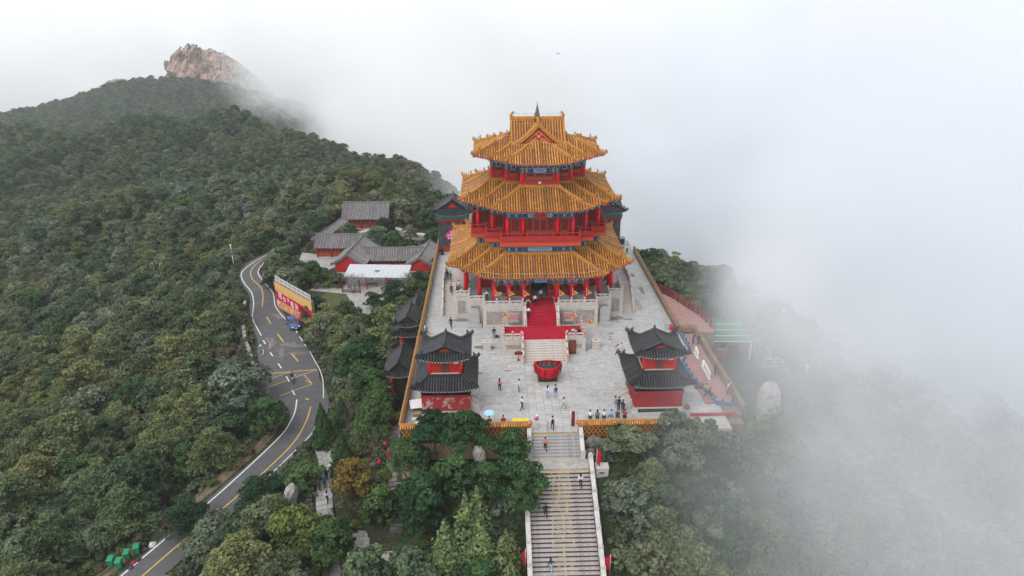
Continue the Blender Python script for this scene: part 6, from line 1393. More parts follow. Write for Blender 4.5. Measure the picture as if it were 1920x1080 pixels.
# ------------------------------------------------------------------ front stairs
M_tread = mat('worn_tread', (.36, .352, .345), .85, .2, 2.2, .2, 8, col2=(.235, .222, .215), c2lo=.5, c2hi=.7, c2scale=1.0); M_riser = mat('oxblood_riser', (.085, .020, .020), .85, .3, 3, col2=(.15, .085, .08), c2lo=.52, c2hi=.66, c2scale=2.5); M_ypaint = mat('faded_yellow_paint', (.52, .37, .13), .85, .25, 4, col2=(.40, .31, .18), c2lo=.5, c2hi=.66, c2scale=3)
st = empty('front_stairs', (0, -36, 0), 0, 'long stone stairs up to the plaza with dark red risers and faded yellow characters', 'stairs')
def flight(x0, x1, y0, z0, n, run, rise, riser_m, name='step'):
    hh = .9; me = MB().bx(-(x1 - x0) / 2, (x1 - x0) / 2, -run, .03, -.022, 0, M_tread).bx(-(x1 - x0) / 2 + .004, (x1 - x0) / 2 - .004, -run + .012, .03, -rise - hh, -.022, riser_m).mesh(name)
    for k in range(n): link(name, me, st, ((x0 + x1) / 2, y0 + 36 - run * k, z0 - rise * (k + 1)))
flight(-2.65, 2.35, -36.05, 0, 8, .315, .19, M_tread)
M_ytread = mat('worn_yellow_paint', (.41, .365, .295), .85, .2, 4, col2=(.36, .34, .31), c2lo=.45, c2hi=.62, c2scale=2)
yl, zl = -36.05 - 8 * .315, -8 * .19
q = MB(); q.bx(-3.2, 3.05, -4.15, yl + 36 - .005, zl - 1.2, zl, M_tread); q.build('landing', st)
for (a, b, c_, d) in ((-2.5, 2.2, yl + 36 - .16, yl + 36 - .04), (-3.1, 2.9, -4.12, -4.0), (2.75, 2.9, -4.0, yl + 36 - .05)): q = MB(); q.bx(a, b, c_, d, zl + .001, zl + .006, M_ypaint); q.build('yellow_edge', st)
q = MB(); q.bx(-2.6, 2.3, -.06, .04, .002, .006, M_ypaint); q.build('yellow_edge', st)
NL, RUN, RISE = 37, .38, .2; y2 = -40.15
flight(-3.15, 3.0, y2, zl, NL, RUN, RISE, M_riser)
q = MB(); q.bx(-3.1, 2.95, y2 + 36 - RUN - .01, y2 + 36 - RUN + .12, zl - RISE + .001, zl - RISE + .006, M_ypaint); q.build('yellow_edge', st)
# yellow characters, each painted across five risers
chars = '福寿康宁平安'; per = 5
for ci, ch in enumerate(chars):
    base = text_mesh(ch, 1.0, M_ypaint, 0.0); co = np.array([v.co[:] for v in base.vertices]); y0_, y1_ = co[:, 1].min(), co[:, 1].max(); x0_, x1_ = co[:, 0].min(), co[:, 0].max(); Wd = 2.3; hgt = (y1_ - y0_) / per
    for r_ in range(per):
        k = ci * per + r_ + 1
        if k >= NL: break
        bmx = bmesh.new(); bmx.from_mesh(base); top = y1_ - r_ * hgt; bot = top - hgt
        for co_, no_ in (((0, top, 0), (0, 1, 0)), ((0, bot, 0), (0, -1, 0))): bmesh.ops.bisect_plane(bmx, geom=bmx.verts[:] + bmx.edges[:] + bmx.faces[:], plane_co=co_, plane_no=no_, clear_outer=True)
        if not bmx.faces: bmx.free(); continue
        zt_ = zl - RISE * k - .005; yy = y2 + 36 - RUN * k + .006
        for v in bmx.verts: v.co = Vector(((v.co.x - (x0_ + x1_) / 2) / (x1_ - x0_) * Wd - .1, yy + (.034 if False else 0), zt_ - (top - v.co.y) / hgt * (RISE - .015)))
        me = bpy.data.meshes.new('painted_stroke'); bmx.to_mesh(me); me.materials.append(M_ypaint); link('painted_stroke', me, st)
        for v in bmx.verts: f_ = (zt_ - v.co.z) / (RISE - .015); v.co = Vector((v.co.x, yy - .02 - f_ * (RUN - .05) + RUN, zt_ + .009))
        m2 = bpy.data.meshes.new('painted_stroke'); bmx.to_mesh(m2); bmx.free(); m2.materials.append(M_ytread); link('painted_stroke', m2, st)
# stair walls with low posts
M_swall = mat('white_stair_wall', (.50, .49, .47), .8, .15, 2, .2, 6, col2=(.34, .33, .31), c2lo=.52, c2hi=.7, c2scale=1.2)
def stair_wall(x, ya, za, yb, zb, label, posts=8, w=.34, h=.72):
    o = empty('stair_wall', (x, ya, za), 0, label, 'wall', 'white walls beside the front stairs'); q = MB(); dy, dz = yb - ya, zb - za
    q.plate([(0, h), (0, -1.2), (dy, dz - 1.2), (dy, dz + h)], (-w / 2, 0, 0), (0, 1, 0), (0, 0, 1), w, M_swall); q.build('wall_body', o)
    q = MB(); q.plate([(0.02, h + .1), (0.02, h), (dy, dz + h), (dy, dz + h + .1)], (-w / 2 - .05, 0, 0), (0, 1, 0), (0, 0, 1), w + .1, M_swall); q.build('coping', o)
    me = MB().box((0, 0, h / 2 + .1), (w + .12, .26, h + .45), M_swall).lathe((0, 0, h + .32), [(.16, 0), (.17, .08), (.05, .2)], 8, M_swall).mesh('post')
    for k in range(posts): f = k / max(posts - 1, 1); link('post', me, o, (0, dy * f, dz * f))
stair_wall(-2.85, -35.6, .15, yl - .1, zl, 'left low white wall of the upper stair flight', 3); stair_wall(2.55, -35.6, .15, yl - .1, zl, 'right low white wall of the upper stair flight', 3)
zb_ = zl - NL * RISE; stair_wall(-3.4, y2 + .2, zl, y2 - NL * RUN, zb_, 'left white wall of the long lower stair flight', 9); stair_wall(3.25, y2 + .9, zl, y2 - NL * RUN, zb_, 'right white wall of the long lower stair flight', 10)
M_rflag = mat('red_flag_cloth', (.47, .012, .025), .8, .12, 3)
def red_flag(x, y, z, label, h=2.6, dx=.5):
    o = empty('red_flag', (x, y, z), 0, label, 'flag', 'red flags beside the front stairs'); q = MB(); q.tube([(0, 0, 0), (0, 0, h)], .03, 6, M_pole); q.build('pole', o); q = MB(); vs = []; fs = []
    for j in range(7):
        zz = h - .1 - j * .28
        for k in range(4): f = k / 3; vs.append((dx * f * (1 - .35 * j / 6), .07 * math.sin(f * 7 + j * .6), zz - f * .35))
    for j in range(6):
        for k in range(3): a = 4 * j + k; fs.append((a, a + 1, a + 5, a + 4))
    q.add(vs, fs, M_rflag, True); q.build('flag_cloth', o)
red_flag(3.75, -40.0, -1.9, 'drooping red flag at the stair landing beside the stone planter'); red_flag(4.0, -48.6, -7.2, 'drooping red flag at the right wall near the stair bottom', dx=-.5); red_flag(-3.75, -48.2, -6.7, 'red flag at the left wall near the stair bottom', dx=-.35)
o = empty('stone_planter', (4.35, -39.8, -2.9), 0, 'pale stone block right of the stair landing', 'planter'); q = MB(); q.box((0, 0, .65), (1.25, .9, 1.3), M_swall); q.build('body', o); q = MB(); q.box((0, 0, 1.35), (1.35, 1.0, .12), M_swall); q.box((-.05, -.47, .85), (.5, .04, .14), M_iron); q.build('cap', o)
o = empty('camera_pole', (4.75, -38.9, -2.4), 0, 'thin dark pole with boxes beside the stone planter', 'pole'); q = MB(); q.tube([(0, 0, 0), (0, 0, 2.4)], .05, 6, M_iron); q.tube([(.25, 0, 0), (.25, 0, 1.9)], .04, 6, M_iron); q.build('pole', o); q = MB(); q.box((.1, 0, 2.3), (.5, .25, .3), M_steel); q.build('box', o)
o = empty('red_rail', (4.0, -37.6, -2.1), R(12), 'dark red timber rail below the right front wall', 'rail'); q = MB(); q.tube([(0, 0, .75), (2.3, .5, 1.2)], .12, 6, M_oxred); q.build('rail', o)
for x, y, h in ((0.05, 0, 1.0), (2.3, .5, 1.5)): q = MB(); q.box((x, y, h / 2), (.28, .28, h), M_lattice); q.build('post', o)
# lower left path: slabs, fence, steps
pl = empty('path_slab_terrace', (-18, -40.4, -10), 0, 'landing of big pale rectangular slabs below the trees', 'paving'); ms = [TMB() for _ in range(4)]
for k, t in enumerate(ms): t.t = (1 + (k - 1.5) * .06,) * 3; stone_box(t, -.62, .62, -.27, .27, -.1, 0, M_pave)
ms = [t.mesh('slab') for t in ms]
for j in range(8):
    for i in range(5): link('slab', rng.choice(ms), pl, (-3.0 + i * 1.29 + (j % 2) * .55, -2.6 + j * .585, .03 + rng.uniform(-.01, .01)))
ts = TMB()
ps_ = PS
for S, nm in ((PS, 'lower'), (PS2, 'upper')):
    N = normals(S)
    o = empty('path_paving', (0, 0, 0), 0, 'paving slabs of the %s footpath between the trees' % nm, 'path'); q = TMB()
    for i in range(len(S) - 1):
        p, n = S[i], N[i]; t = (-n[1], n[0]); L = math.hypot(S[i + 1][0] - p[0], S[i + 1][1] - p[1]); m = max(1, round(L / .6))
        for a in range(m):
            for b in range(3):
                f = (a + .5) / m; cx_, cy2 = p[0] + (S[i + 1][0] - p[0]) * f + n[0] * p[3] * (b - 1) / 3, p[1] + (S[i + 1][1] - p[1]) * f + n[1] * p[3] * (b - 1) / 3; zz = p[2] + (S[i + 1][2] - p[2]) * f
                v = (.82 if nm == 'lower' else .5) + rng.gauss(-.1, .08); q.t = (v, v, v); q.box((cx_, cy2, zz), (L / m * .96, p[3] / 3 * .96, .14), M_pave, rz=math.atan2(t[1], t[0]))
    tag(q.build('slabs', o), kind='stuff')
o = empty('red_fence', (-18.6, -31.8, -6.4), R(68), 'dark red picket fence at the corner of the plaza below the wall', 'fence')
for k in range(6): q = MB(); q.box((k * .42, 0, .55), (.09, .09, 1.3 if k % 5 else 1.7), M_oxred); q.build('picket', o)
for z in (.35, .95): q = MB(); q.box((1.05, 0, z), (2.2, .06, .09), M_oxred); q.build('rail', o)
for x, y, lb in ((-19.3, -33.6, 'red lantern post beside the upper footpath'), (-19.0, -30.4, 'second red lantern post near the red fence')):
    o = empty('red_lantern', (x, y, gz(x, y)), 0, lb, 'lantern'); q = MB(); q.tube([(0, 0, 0), (0, 0, 1.6)], .04, 5, M_iron); q.build('post', o); q = MB(); q.lathe((0, 0, 1.3), [(.08, 0), (.2, .08), (.22, .2), (.2, .32), (.08, .4)], 10, M_ribbon); q.build('shade', o)
# ------------------------------------------------------------------ right side: deck, shed, signs
M_deck = mat('pink_deck', (.325, .180, .162), .85, .12, 1.2, .15, 8, col2=(.26, .145, .13), c2lo=.5, c2hi=.7, c2scale=.5); M_bcurb = mat('blue_kerb', (.085, .155, .270), .75, .12, 2)
q = MB(); q.prism([(18.7, -33.4), (20.55, -33.4), (20.55, -13.95), (18.72, -13.95)], -6, 0.02, M_rwall); q.prism([(18.74, -13.6), (23.6, -13.6), (23.0, -8.5), (20.6, -2.0), (18.74, 1.0)], -6, 0.0, M_rwall); q.prism([(11, -34.5), (20.5, -34.5), (20.5, -33.42), (11, -33.42)], -6, -.45, M_rwall); dk = q.build('deck_base'); tag(dk, 'ochre retaining wall under the pink deck', 'retaining wall', kind='structure')
q = MB(); q.prism([(17.2, -31.2), (20.5, -31.2), (20.5, -14.0), (18.9, -14.0), (18.9, -18.4), (17.2, -21.5)], .03, .12, M_deck); q.prism([(18.76, -13.55), (23.5, -13.55), (22.9, -8.5), (20.5, -2.1), (18.76, .8)], .01, .1, M_deck); dd = q.build('pink_deck'); tag(dd, 'pink surfaced viewing deck outside the right plaza wall', 'deck', kind='structure')
ck = empty('blue_kerb', (18.6, -20, 0), 0, 'low blue kerb with little posts edging the pink deck', 'kerb')
cpts = [(18.75, -13.6), (18.85, -18.3), (17.05, -21.6), (17.15, -26.2), (18.0, -28.6), (18.5, -31.4), (20.6, -31.55)]
for a, b in zip(cpts[:-1], cpts[1:]):
    a, b = Vector(a), Vector(b); t = b - a; c = (a + b) / 2; q = MB(); q.box((c.x - 18.6, c.y + 20, .2), (t.length + .1, .28, .4), M_bcurb, rz=math.atan2(t.y, t.x)); q.build('kerb_block', ck); m = max(1, int(t.length / 1.0))
    for k in range(m): p = a + t * ((k + .5) / m); q = MB(); q.lathe((p.x - 18.6, p.y + 20, .4), [(.06, 0), (.06, .22), (.11, .25), (.07, .36)], 6, M_darkmetal); q.build('kerb_post', ck)
rf = empty('timber_railing', (19.3, 0.8, 0), 0, 'dark red timber railing round the upper pink deck', 'railing'); rp = [(19.0, .8), (20.6, -2.0), (22.1, -6.0), (23.0, -9.0), (23.6, -13.5)]
for a, b in zip(rp[:-1], rp[1:]):
    a, b = Vector(a), Vector(b); t = b - a; c = (a + b) / 2; rz = math.atan2(t.y, t.x)
    for z in (.35, .75, 1.12): q = MB(); q.box((c.x - 19.3, c.y - .8, z), (t.length, .07, .11), M_oxred, rz=rz); q.build('rail', rf)
    for k in range(3): p = a + t * (k / 3); q = MB(); q.box((p.x - 19.3, p.y - .8, .65), (.18, .18, 1.3), M_lattice); q.build('post', rf)
sh = empty('green_roofed_shed', (26, -10.5, -4.4), R(-3), 'open shed with a green sheet roof and white seams beyond the deck', 'shed'); M_grf = mat('green_roof_sheet', (.050, .150, .085), .6, .12, 1.5)
for k in range(4):
    y0 = 2.9 - k * 1.45; q = MB(); z0 = 3.55 - k * .18; q.add([(-3.3 + .12 * k, y0, z0), (2.7 + .16 * k, y0, z0), (2.7 + .16 * (k + 1), y0 - 1.4, z0 - .18), (-3.3 + .12 * k, y0 - 1.4, z0 - .18)] + [(-3.3 + .12 * k, y0, z0 - .08), (2.7 + .16 * k, y0, z0 - .08), (2.7 + .16 * (k + 1), y0 - 1.4, z0 - .26), (-3.3 + .12 * k, y0 - 1.4, z0 - .26)], [(0, 3, 2, 1), (4, 5, 6, 7), (0, 1, 5, 4), (1, 2, 6, 5), (2, 3, 7, 6), (3, 0, 4, 7)], M_grf); q.build('roof_panel', sh); q = MB(); q.bx(-3.2, 2.75 + .16 * k, y0 - 1.43, y0 - 1.37, z0 - .2, z0 - .13, M_white); q.build('roof_seam', sh)
for x in (-3.0, 0, 3.0):
    for y in (-2.7, 2.7): q = MB(); q.box((x, y, 1.4), (.14, .14, 2.9), M_white if x > 0 else M_lattice); q.build('post', sh)
q = MB(); q.bx(-2.8, -.2, .5, 2.6, 0, 2.2, M_granite2); q.bx(.6, 2.6, 0.8, 2.5, 0, 2.0, M_lattice); q.build('stall_wall', sh); q = MB(); q.bx(-1.6, .4, -1.9, -1.2, 0, .95, M_oxred); q.bx(-1.7, .5, -2.0, -1.1, .95, 1.0, M_granite2); q.build('counter', sh)
o = empty('blue_tarpaulin', (30.4, -12.6, -4.4), 0, 'pale blue tarpaulin awning at the side of the green shed', 'awning'); q = MB(); vs = []; fs = []
for j in range(6):
    for k in range(4): vs.append((-1.1 + 2.6 * j / 5, -.9 + 1.8 * k / 3, 2.9 - 1.9 * (j / 5) ** 1.3 + .08 * math.sin(k * 2 + j)))
for j in range(5):
    for k in range(3): a = 4 * j + k; fs.append((a, a + 4, a + 5, a + 1))
q.add(vs, fs, mat('blue_tarp', (.16, .32, .44), .6, .15, 2), True); q.build('cloth', o)
for x, z in ((-1.1, 2.8), (1.4, 1.0)): q = MB(); q.tube([(x, -.85, 0), (x, -.85, z)], .04, 5, M_steel); q.build('pole', o)
for k, (x, lb) in enumerate(((30.6, 'left empty white sign frame in the fog'), (32.1, 'right empty white sign frame in the fog'))):
    o = empty('sign_frame', (x, -15.6, gz(x, -15.6)), 0, lb, 'sign frame'); zt = -3.1 - o.location.z; q = MB()
    for a, b, c_, d in ((-.6, .6, zt, zt + .08), (-.6, .6, zt - 1.2, zt - 1.12), (-.6, -.52, zt - 1.2, zt + .08), (.52, .6, zt - 1.2, zt + .08)): q.bx(a, b, -.05, .05, c_, d, M_white)
    for xx in (-.56, .56): q.bx(xx - .03, xx + .03, -.03, .03, -.2, zt - 1.2, M_white)
    q.build('frame', o)
def lamp(x, y, zt, label):
    z = gz(x, y); o = empty('street_lamp', (x, y, z), 0, label, 'street lamp', 'lamp posts in the fog'); q = MB(); h = zt - z; q.tube([(0, 0, -.2), (.1, 0, h - .5), (.2, 0, h)], [.06, .045, .04], 6, M_white); q.build('pole', o); q = MB(); q.box((.45, 0, h - .05), (.5, .22, .12), M_white); q.build('lamp_head', o); q = MB(); q.box((.0, 0, h + .1), (.45, .35, .05), M_white); q.build('solar_panel', o)
lamp(31.7, -13.4, -1.0, 'white lamp post behind the empty sign frames'); lamp(34.2, -19.0, -2.4, 'white lamp post farther right in the fog')
for s, y0, lb in (('我在', -19.2, 'nearer the short wall: two white standing characters on the pink deck'), ('山顶等你', -22.6, 'row of four white standing characters farther down the pink deck')):
    o = empty('standing_letters', (19.25, y0, .12), R(-92), lb, 'letters'); n_ = len(s)
    for k, ch in enumerate(s): text_on(o, ch, .95, M_wtext, (.5 + k * .86, 0, .46), (R(90), 0, 0), .07, name='letter')
    q = MB(); q.bx(0, n_ * .86 + .1, -.14, .14, 0, .04, M_white); q.build('base', o)
o = empty('deck_steps', (17.9, -28.2, 0), 0, 'small brown wooden steps up to the pink deck', 'steps')
for k in range(3): q = MB(); q.box((-.15 - k * .32, .6, .33 - k * .12), (.32, 1.0, .12), mat('step_wood', (.17, .085, .06), .8, .2, 4)); q.build('step', o)
o = empty('column_pot', (14.4, -33.6, 0), 0, 'pale green plinth with a brown pot at the corner of the right pavilion', 'plinth'); q = MB(); q.box((0, 0, .5), (.55, .55, 1.0), mat('pale_green_plinth', (.33, .38, .33), .8, .15, 4)); q.build('plinth', o); q = MB(); q.lathe((0, 0, 1.0), [(.2, 0), (.34, .2), (.3, .4)], 12, mat('brown_pot', (.17, .12, .075), .7, .15, 5)); q.build('pot', o)
q = MB(); q.box((17.2, -33.55, .18), (5.2, .16, .35), M_oxred); tag(q.build('red_kerb_wall'), 'low red wall along the front edge right of the pavilion', 'wall')
# small things on the plaza
o = empty('parasol', (-7.0, -34.9, 0), 0, 'pale blue parasol open by the front wall', 'parasol'); q = MB(); q.tube([(0, 0, 0), (0, 0, 2.0)], .02, 6, M_steel); q.build('pole', o); q = MB(); n = 8; vs = [(0, 0, 2.1)]; fs = []
for rr, zz in ((.32, 2.03), (.60, 1.84)):
    for k in range(n): a = 2 * math.pi * k / n + .2; vs.append((rr * math.cos(a), rr * math.sin(a), zz))
for k in range(n): k2 = (k + 1) % n; fs += [(0, 1 + k, 1 + k2), (1 + k, 1 + n + k, 1 + n + k2, 1 + k2)]
q.add(vs, fs, mat('pale_blue_cloth', (.33, .58, .72), .7, .05, 3)); q.build('canopy', o)
q = MB(); q.plate([(-.85, -.35), (.85, -.35), (.85, .35), (-.85, .35)], (-3.7, -34.7, .55), (1, 0, 0), (0, .8, .6), .04, mat('yellow_board', (.65, .50, .06), .6, .05, 3)); tag(q.build('yellow_board'), 'yellow board lying behind the wall end left of the stairs', 'board')
o = empty('display_table', (-15.1, -31.0, 0), R(12), 'low table spread with white sheets beside the left pavilion', 'table'); q = MB(); q.bx(-.7, .7, -.9, .9, .6, .66, M_white); q.build('tabletop', o)
for sx in (-1, 1):
    for sy in (-1, 1): q = MB(); q.box((sx * .6, sy * .8, .3), (.06, .06, .6), M_steel); q.build('leg', o)
for k, (x, y, s, m, lb) in enumerate(((-15.0, -33.6, .5, M_wht, 'pale crate near the corner of the left plaza wall'), (-14.9, -32.6, .55, mat('cardboard', (.30, .19, .11), .9, .1, 4), 'brown cardboard box beside the left pavilion'), (-14.6, -34.4, .45, M_white, 'white crate nearest the front wall left of the pavilion'))): q = MB(); q.box((0, 0, s * .4), (s * 1.3, s, s * .8), m); q.box((0, 0, s * .82), (s * 1.36, s * 1.06, s * .08), m); tag(q.build('crate', None, (x, y, 0), .2 * k), lb, 'crate')
o = empty('white_banner', (-15.3, -19.6, 0), R(96), 'white standing banner frame along the left wall behind the pavilion', 'banner'); q = MB(); q.bx(-2.0, 2.0, -.03, .03, .25, 1.6, M_white); q.build('sheet', o); q = MB()
for x in (-2.0, 2.0): q.bx(x - .04, x + .04, -.3, .3, 0, .06, M_steel); q.bx(x - .03, x + .03, -.035, .035, .06, 1.7, M_steel)
q.build('frame', o); text_on(o, '祈福', .8, M_oxred, (0, -.036, .95), (R(90), 0, 0))
q = MB(); q.box((-15.4, 18.5, .55), (.5, .5, 1.1), M_iron); tag(q.build('black_bin'), 'black litter bin against the left rear wall', 'bin')
o = empty('stone_bench', (-14.6, 20.9, 0), 0, 'pale stone bench beside the left rear tower', 'bench'); q = MB(); q.bx(-1, 1, -.3, .3, .42, .54, M_marble); q.build('seat', o)
for x in (-.75, .75): q = MB(); q.bx(x - .12, x + .12, -.25, .25, 0, .42, M_marble); q.build('leg', o)
o = empty('air_unit', (16.6, 21.8, 0), 0, 'grey boxed machine at the far right corner of the plaza', 'machine'); q = MB(); q.bx(-.9, .9, -.5, .5, .1, 1.7, M_granite2); q.build('casing', o); q = MB(); q.bx(-.75, .75, -.52, -.5, .4, 1.5, M_darkmetal); q.build('grille', o)
o = empty('red_drum', (17.9, -12.6, 0), 0, 'red cloth covered stool beside grey boxes at the end of the right wall', 'stool'); q = MB(); q.lathe((0, 0, 0), [(.3, 0), (.36, .5), (.33, .75), (.1, .8)], 10, M_ribbon); q.build('cover', o)
q = MB(); q.box((17.3, -12.2, .45), (.5, .6, .9), M_granite2); tag(q.build('grey_box'), 'grey box beside the red covered stool', 'box')
lump('bag', -6.0, -13.9, 0, .28, M_bag, 'black bag on the ground beside the man in jeans', 'bag', 9)
o = empty('drone', (3.6, 10, 34.3), .2, 'tiny quadcopter drone hovering against the white cloud above the hall', 'drone'); M_dr = mat('drone_grey', (.10, .10, .10), .5, .1, 4); q = MB(); q.box((0, 0, 0), (.34, .2, .14), M_dr, taper=.8); q.build('body', o)
for sx in (-1, 1):
    for sy in (-1, 1): q = MB(); q.tube([(sx * .12, sy * .06, .02), (sx * .42, sy * .26, .06)], .022, 5, M_dr); q.lathe((sx * .42, sy * .26, .04), [(.04, 0), (.04, .09)], 8, M_dr); q.build('arm', o); q = MB(); q.box((sx * .42, sy * .26, .14), (.46, .035, .012), M_dr, rz=.3 * sx + .5); q.build('propeller', o)
q = MB(); q.box((0, -.1, -.1), (.1, .1, .1), M_dr); q.build('camera', o)
o.scale = (.62, .62, .62)
# far bend of the road on the hill, and the rocky crag
# ------------------------------------------------------------------ rocky crag on the far mountain
_ng = np.random.default_rng(3).random((64, 64))
def vnoise(x, y):
    xi, yi = np.floor(x).astype(int), np.floor(y).astype(int); fx, fy = x - xi, y - yi; fx, fy = fx * fx * (3 - 2 * fx), fy * fy * (3 - 2 * fy); g = lambda a, b: _ng[a % 64, b % 64]
    return (g(xi, yi) * (1 - fx) + g(xi + 1, yi) * fx) * (1 - fy) + (g(xi, yi + 1) * (1 - fx) + g(xi + 1, yi + 1) * fx) * fy
CRX = [-412, -405, -401, -397, -385, -378, -364, -350, -338, -325, -313, -302, -288, -275]; CRZ = [-75, -60, -47, -30, -19, -15.5, -13.5, -16, -20.5, -27, -35, -47, -62, -80]
def crag(x, y):
    x, y = np.asarray(x, float), np.asarray(y, float)
    w = (vnoise(x * .09 + 5, y * .09) - .5) * 14; top = np.interp(x + w * .35, CRX, CRZ) + (vnoise(x * .22, y * .05) - .5) * 5
    f = np.clip((y + w - 762) / 30, 0, 1); f = f ** .75; base = -78.0
    z = base + (top - base) * f - np.clip(y - 800, 0, 99) * .45
    return z - 6.0 * np.abs(vnoise(x * .42 + y * .12, y * .09 + 9) - .5) * 2 * (f > .02)
cx_ = np.arange(-412, -272, 1.1); cyy = np.arange(752, 850, 1.1); CXg, CYg = np.meshgrid(cx_, cyy); CZg = crag(CXg, CYg)
jit = vnoise(CXg * .35, CZg * .16) - .5; jit2 = np.floor(vnoise(CXg * .17 + 3, CZg * .10 + 7) * 5) / 5 - .5
CYd = CYg + jit * 4.5 + jit2 * 11.0
M_crag = bpy.data.materials.new('pink_granite_cliff'); M_crag.use_nodes = True
def _crag():
    nt = M_crag.node_tree; N, L = nt.nodes, nt.links; b = N['Principled BSDF']; b.inputs['Roughness'].default_value = .9; tc = N.new('ShaderNodeTexCoord'); mp = N.new('ShaderNodeMapping'); mp.inputs['Scale'].default_value = (.16, .10, .055); mp.inputs['Rotation'].default_value = (0, .35, 0); L.new(tc.outputs['Object'], mp.inputs['Vector'])
    vo = N.new('ShaderNodeTexVoronoi'); vo.feature = 'DISTANCE_TO_EDGE'; vo.inputs['Scale'].default_value = 1.3; nz = N.new('ShaderNodeTexNoise'); nz.inputs['Scale'].default_value = 1.2; nz.inputs['Detail'].default_value = 6; L.new(mp.outputs[0], nz.inputs['Vector'])
    mxv = N.new('ShaderNodeVectorMath'); mxv.operation = 'MULTIPLY_ADD'; L.new(nz.outputs['Color'], mxv.inputs[0]); mxv.inputs[1].default_value = (.28, .28, .28); L.new(mp.outputs[0], mxv.inputs[2]); L.new(mxv.outputs[0], vo.inputs['Vector'])
    r = N.new('ShaderNodeMapRange'); r.inputs['From Max'].default_value = .07; L.new(vo.outputs['Distance'], r.inputs['Value']); rp = N.new('ShaderNodeValToRGB'); rp.color_ramp.elements[0].color = (.28, .180, .140, 1); rp.color_ramp.elements[1].color = (.43, .295, .235, 1); rp.color_ramp.elements[0].position = .35; rp.color_ramp.elements[1].position = .65; L.new(nz.outputs['Fac'], rp.inputs['Fac'])
    mx = N.new('ShaderNodeMix'); mx.data_type = 'RGBA'; L.new(r.outputs[0], mx.inputs['Factor']); mx.inputs['A'].default_value = (.055, .042, .036, 1); L.new(rp.outputs['Color'], mx.inputs['B']); L.new(mx.outputs['Result'], b.inputs['Base Color'])
_crag()
cg = link('rocky_crag', grid_mesh('rocky_crag', CXg + (vnoise(CZg * .16 + 4, CYg * .12) - .5) * 9.0 * np.clip((CXg + 412) / 10, 0, 1), CYd, CZg, [M_crag])); cg.data.polygons.foreach_set('use_smooth', np.zeros(len(cg.data.polygons), dtype=bool)); tag(cg, 'bare pinkish granite crag crowning the far mountain', 'crag', kind='structure')
def rocky(x, y): return 1.0 if (-404 < x < -296 and 758 < y < 845) else 0.0
for k, (x, y, r_, lb) in enumerate(((-118, 228, 2.3, 'long pale outcrop on the flank of the middle hill'), (-104, 232, 1.7, 'pale outcrop in the middle of the hill flank'), (-97, 226, 1.3, 'small pale rock low on the hill flank'), (-88, 224, 1.9, 'rightmost pale outcrop on the hill flank'))): rock('outcrop', x, y, gz(x, y) - .5, r_ * 1.5, r_, r_ * .75, lb, 40 + k, 'outcrop', M_crag, jag=.3)

rock('outcrop', -446, 763, -62, 13, 9, 7, 'small rocky knob on the mountain skyline left of the crag', 51, 'outcrop', M_crag, jag=.3)
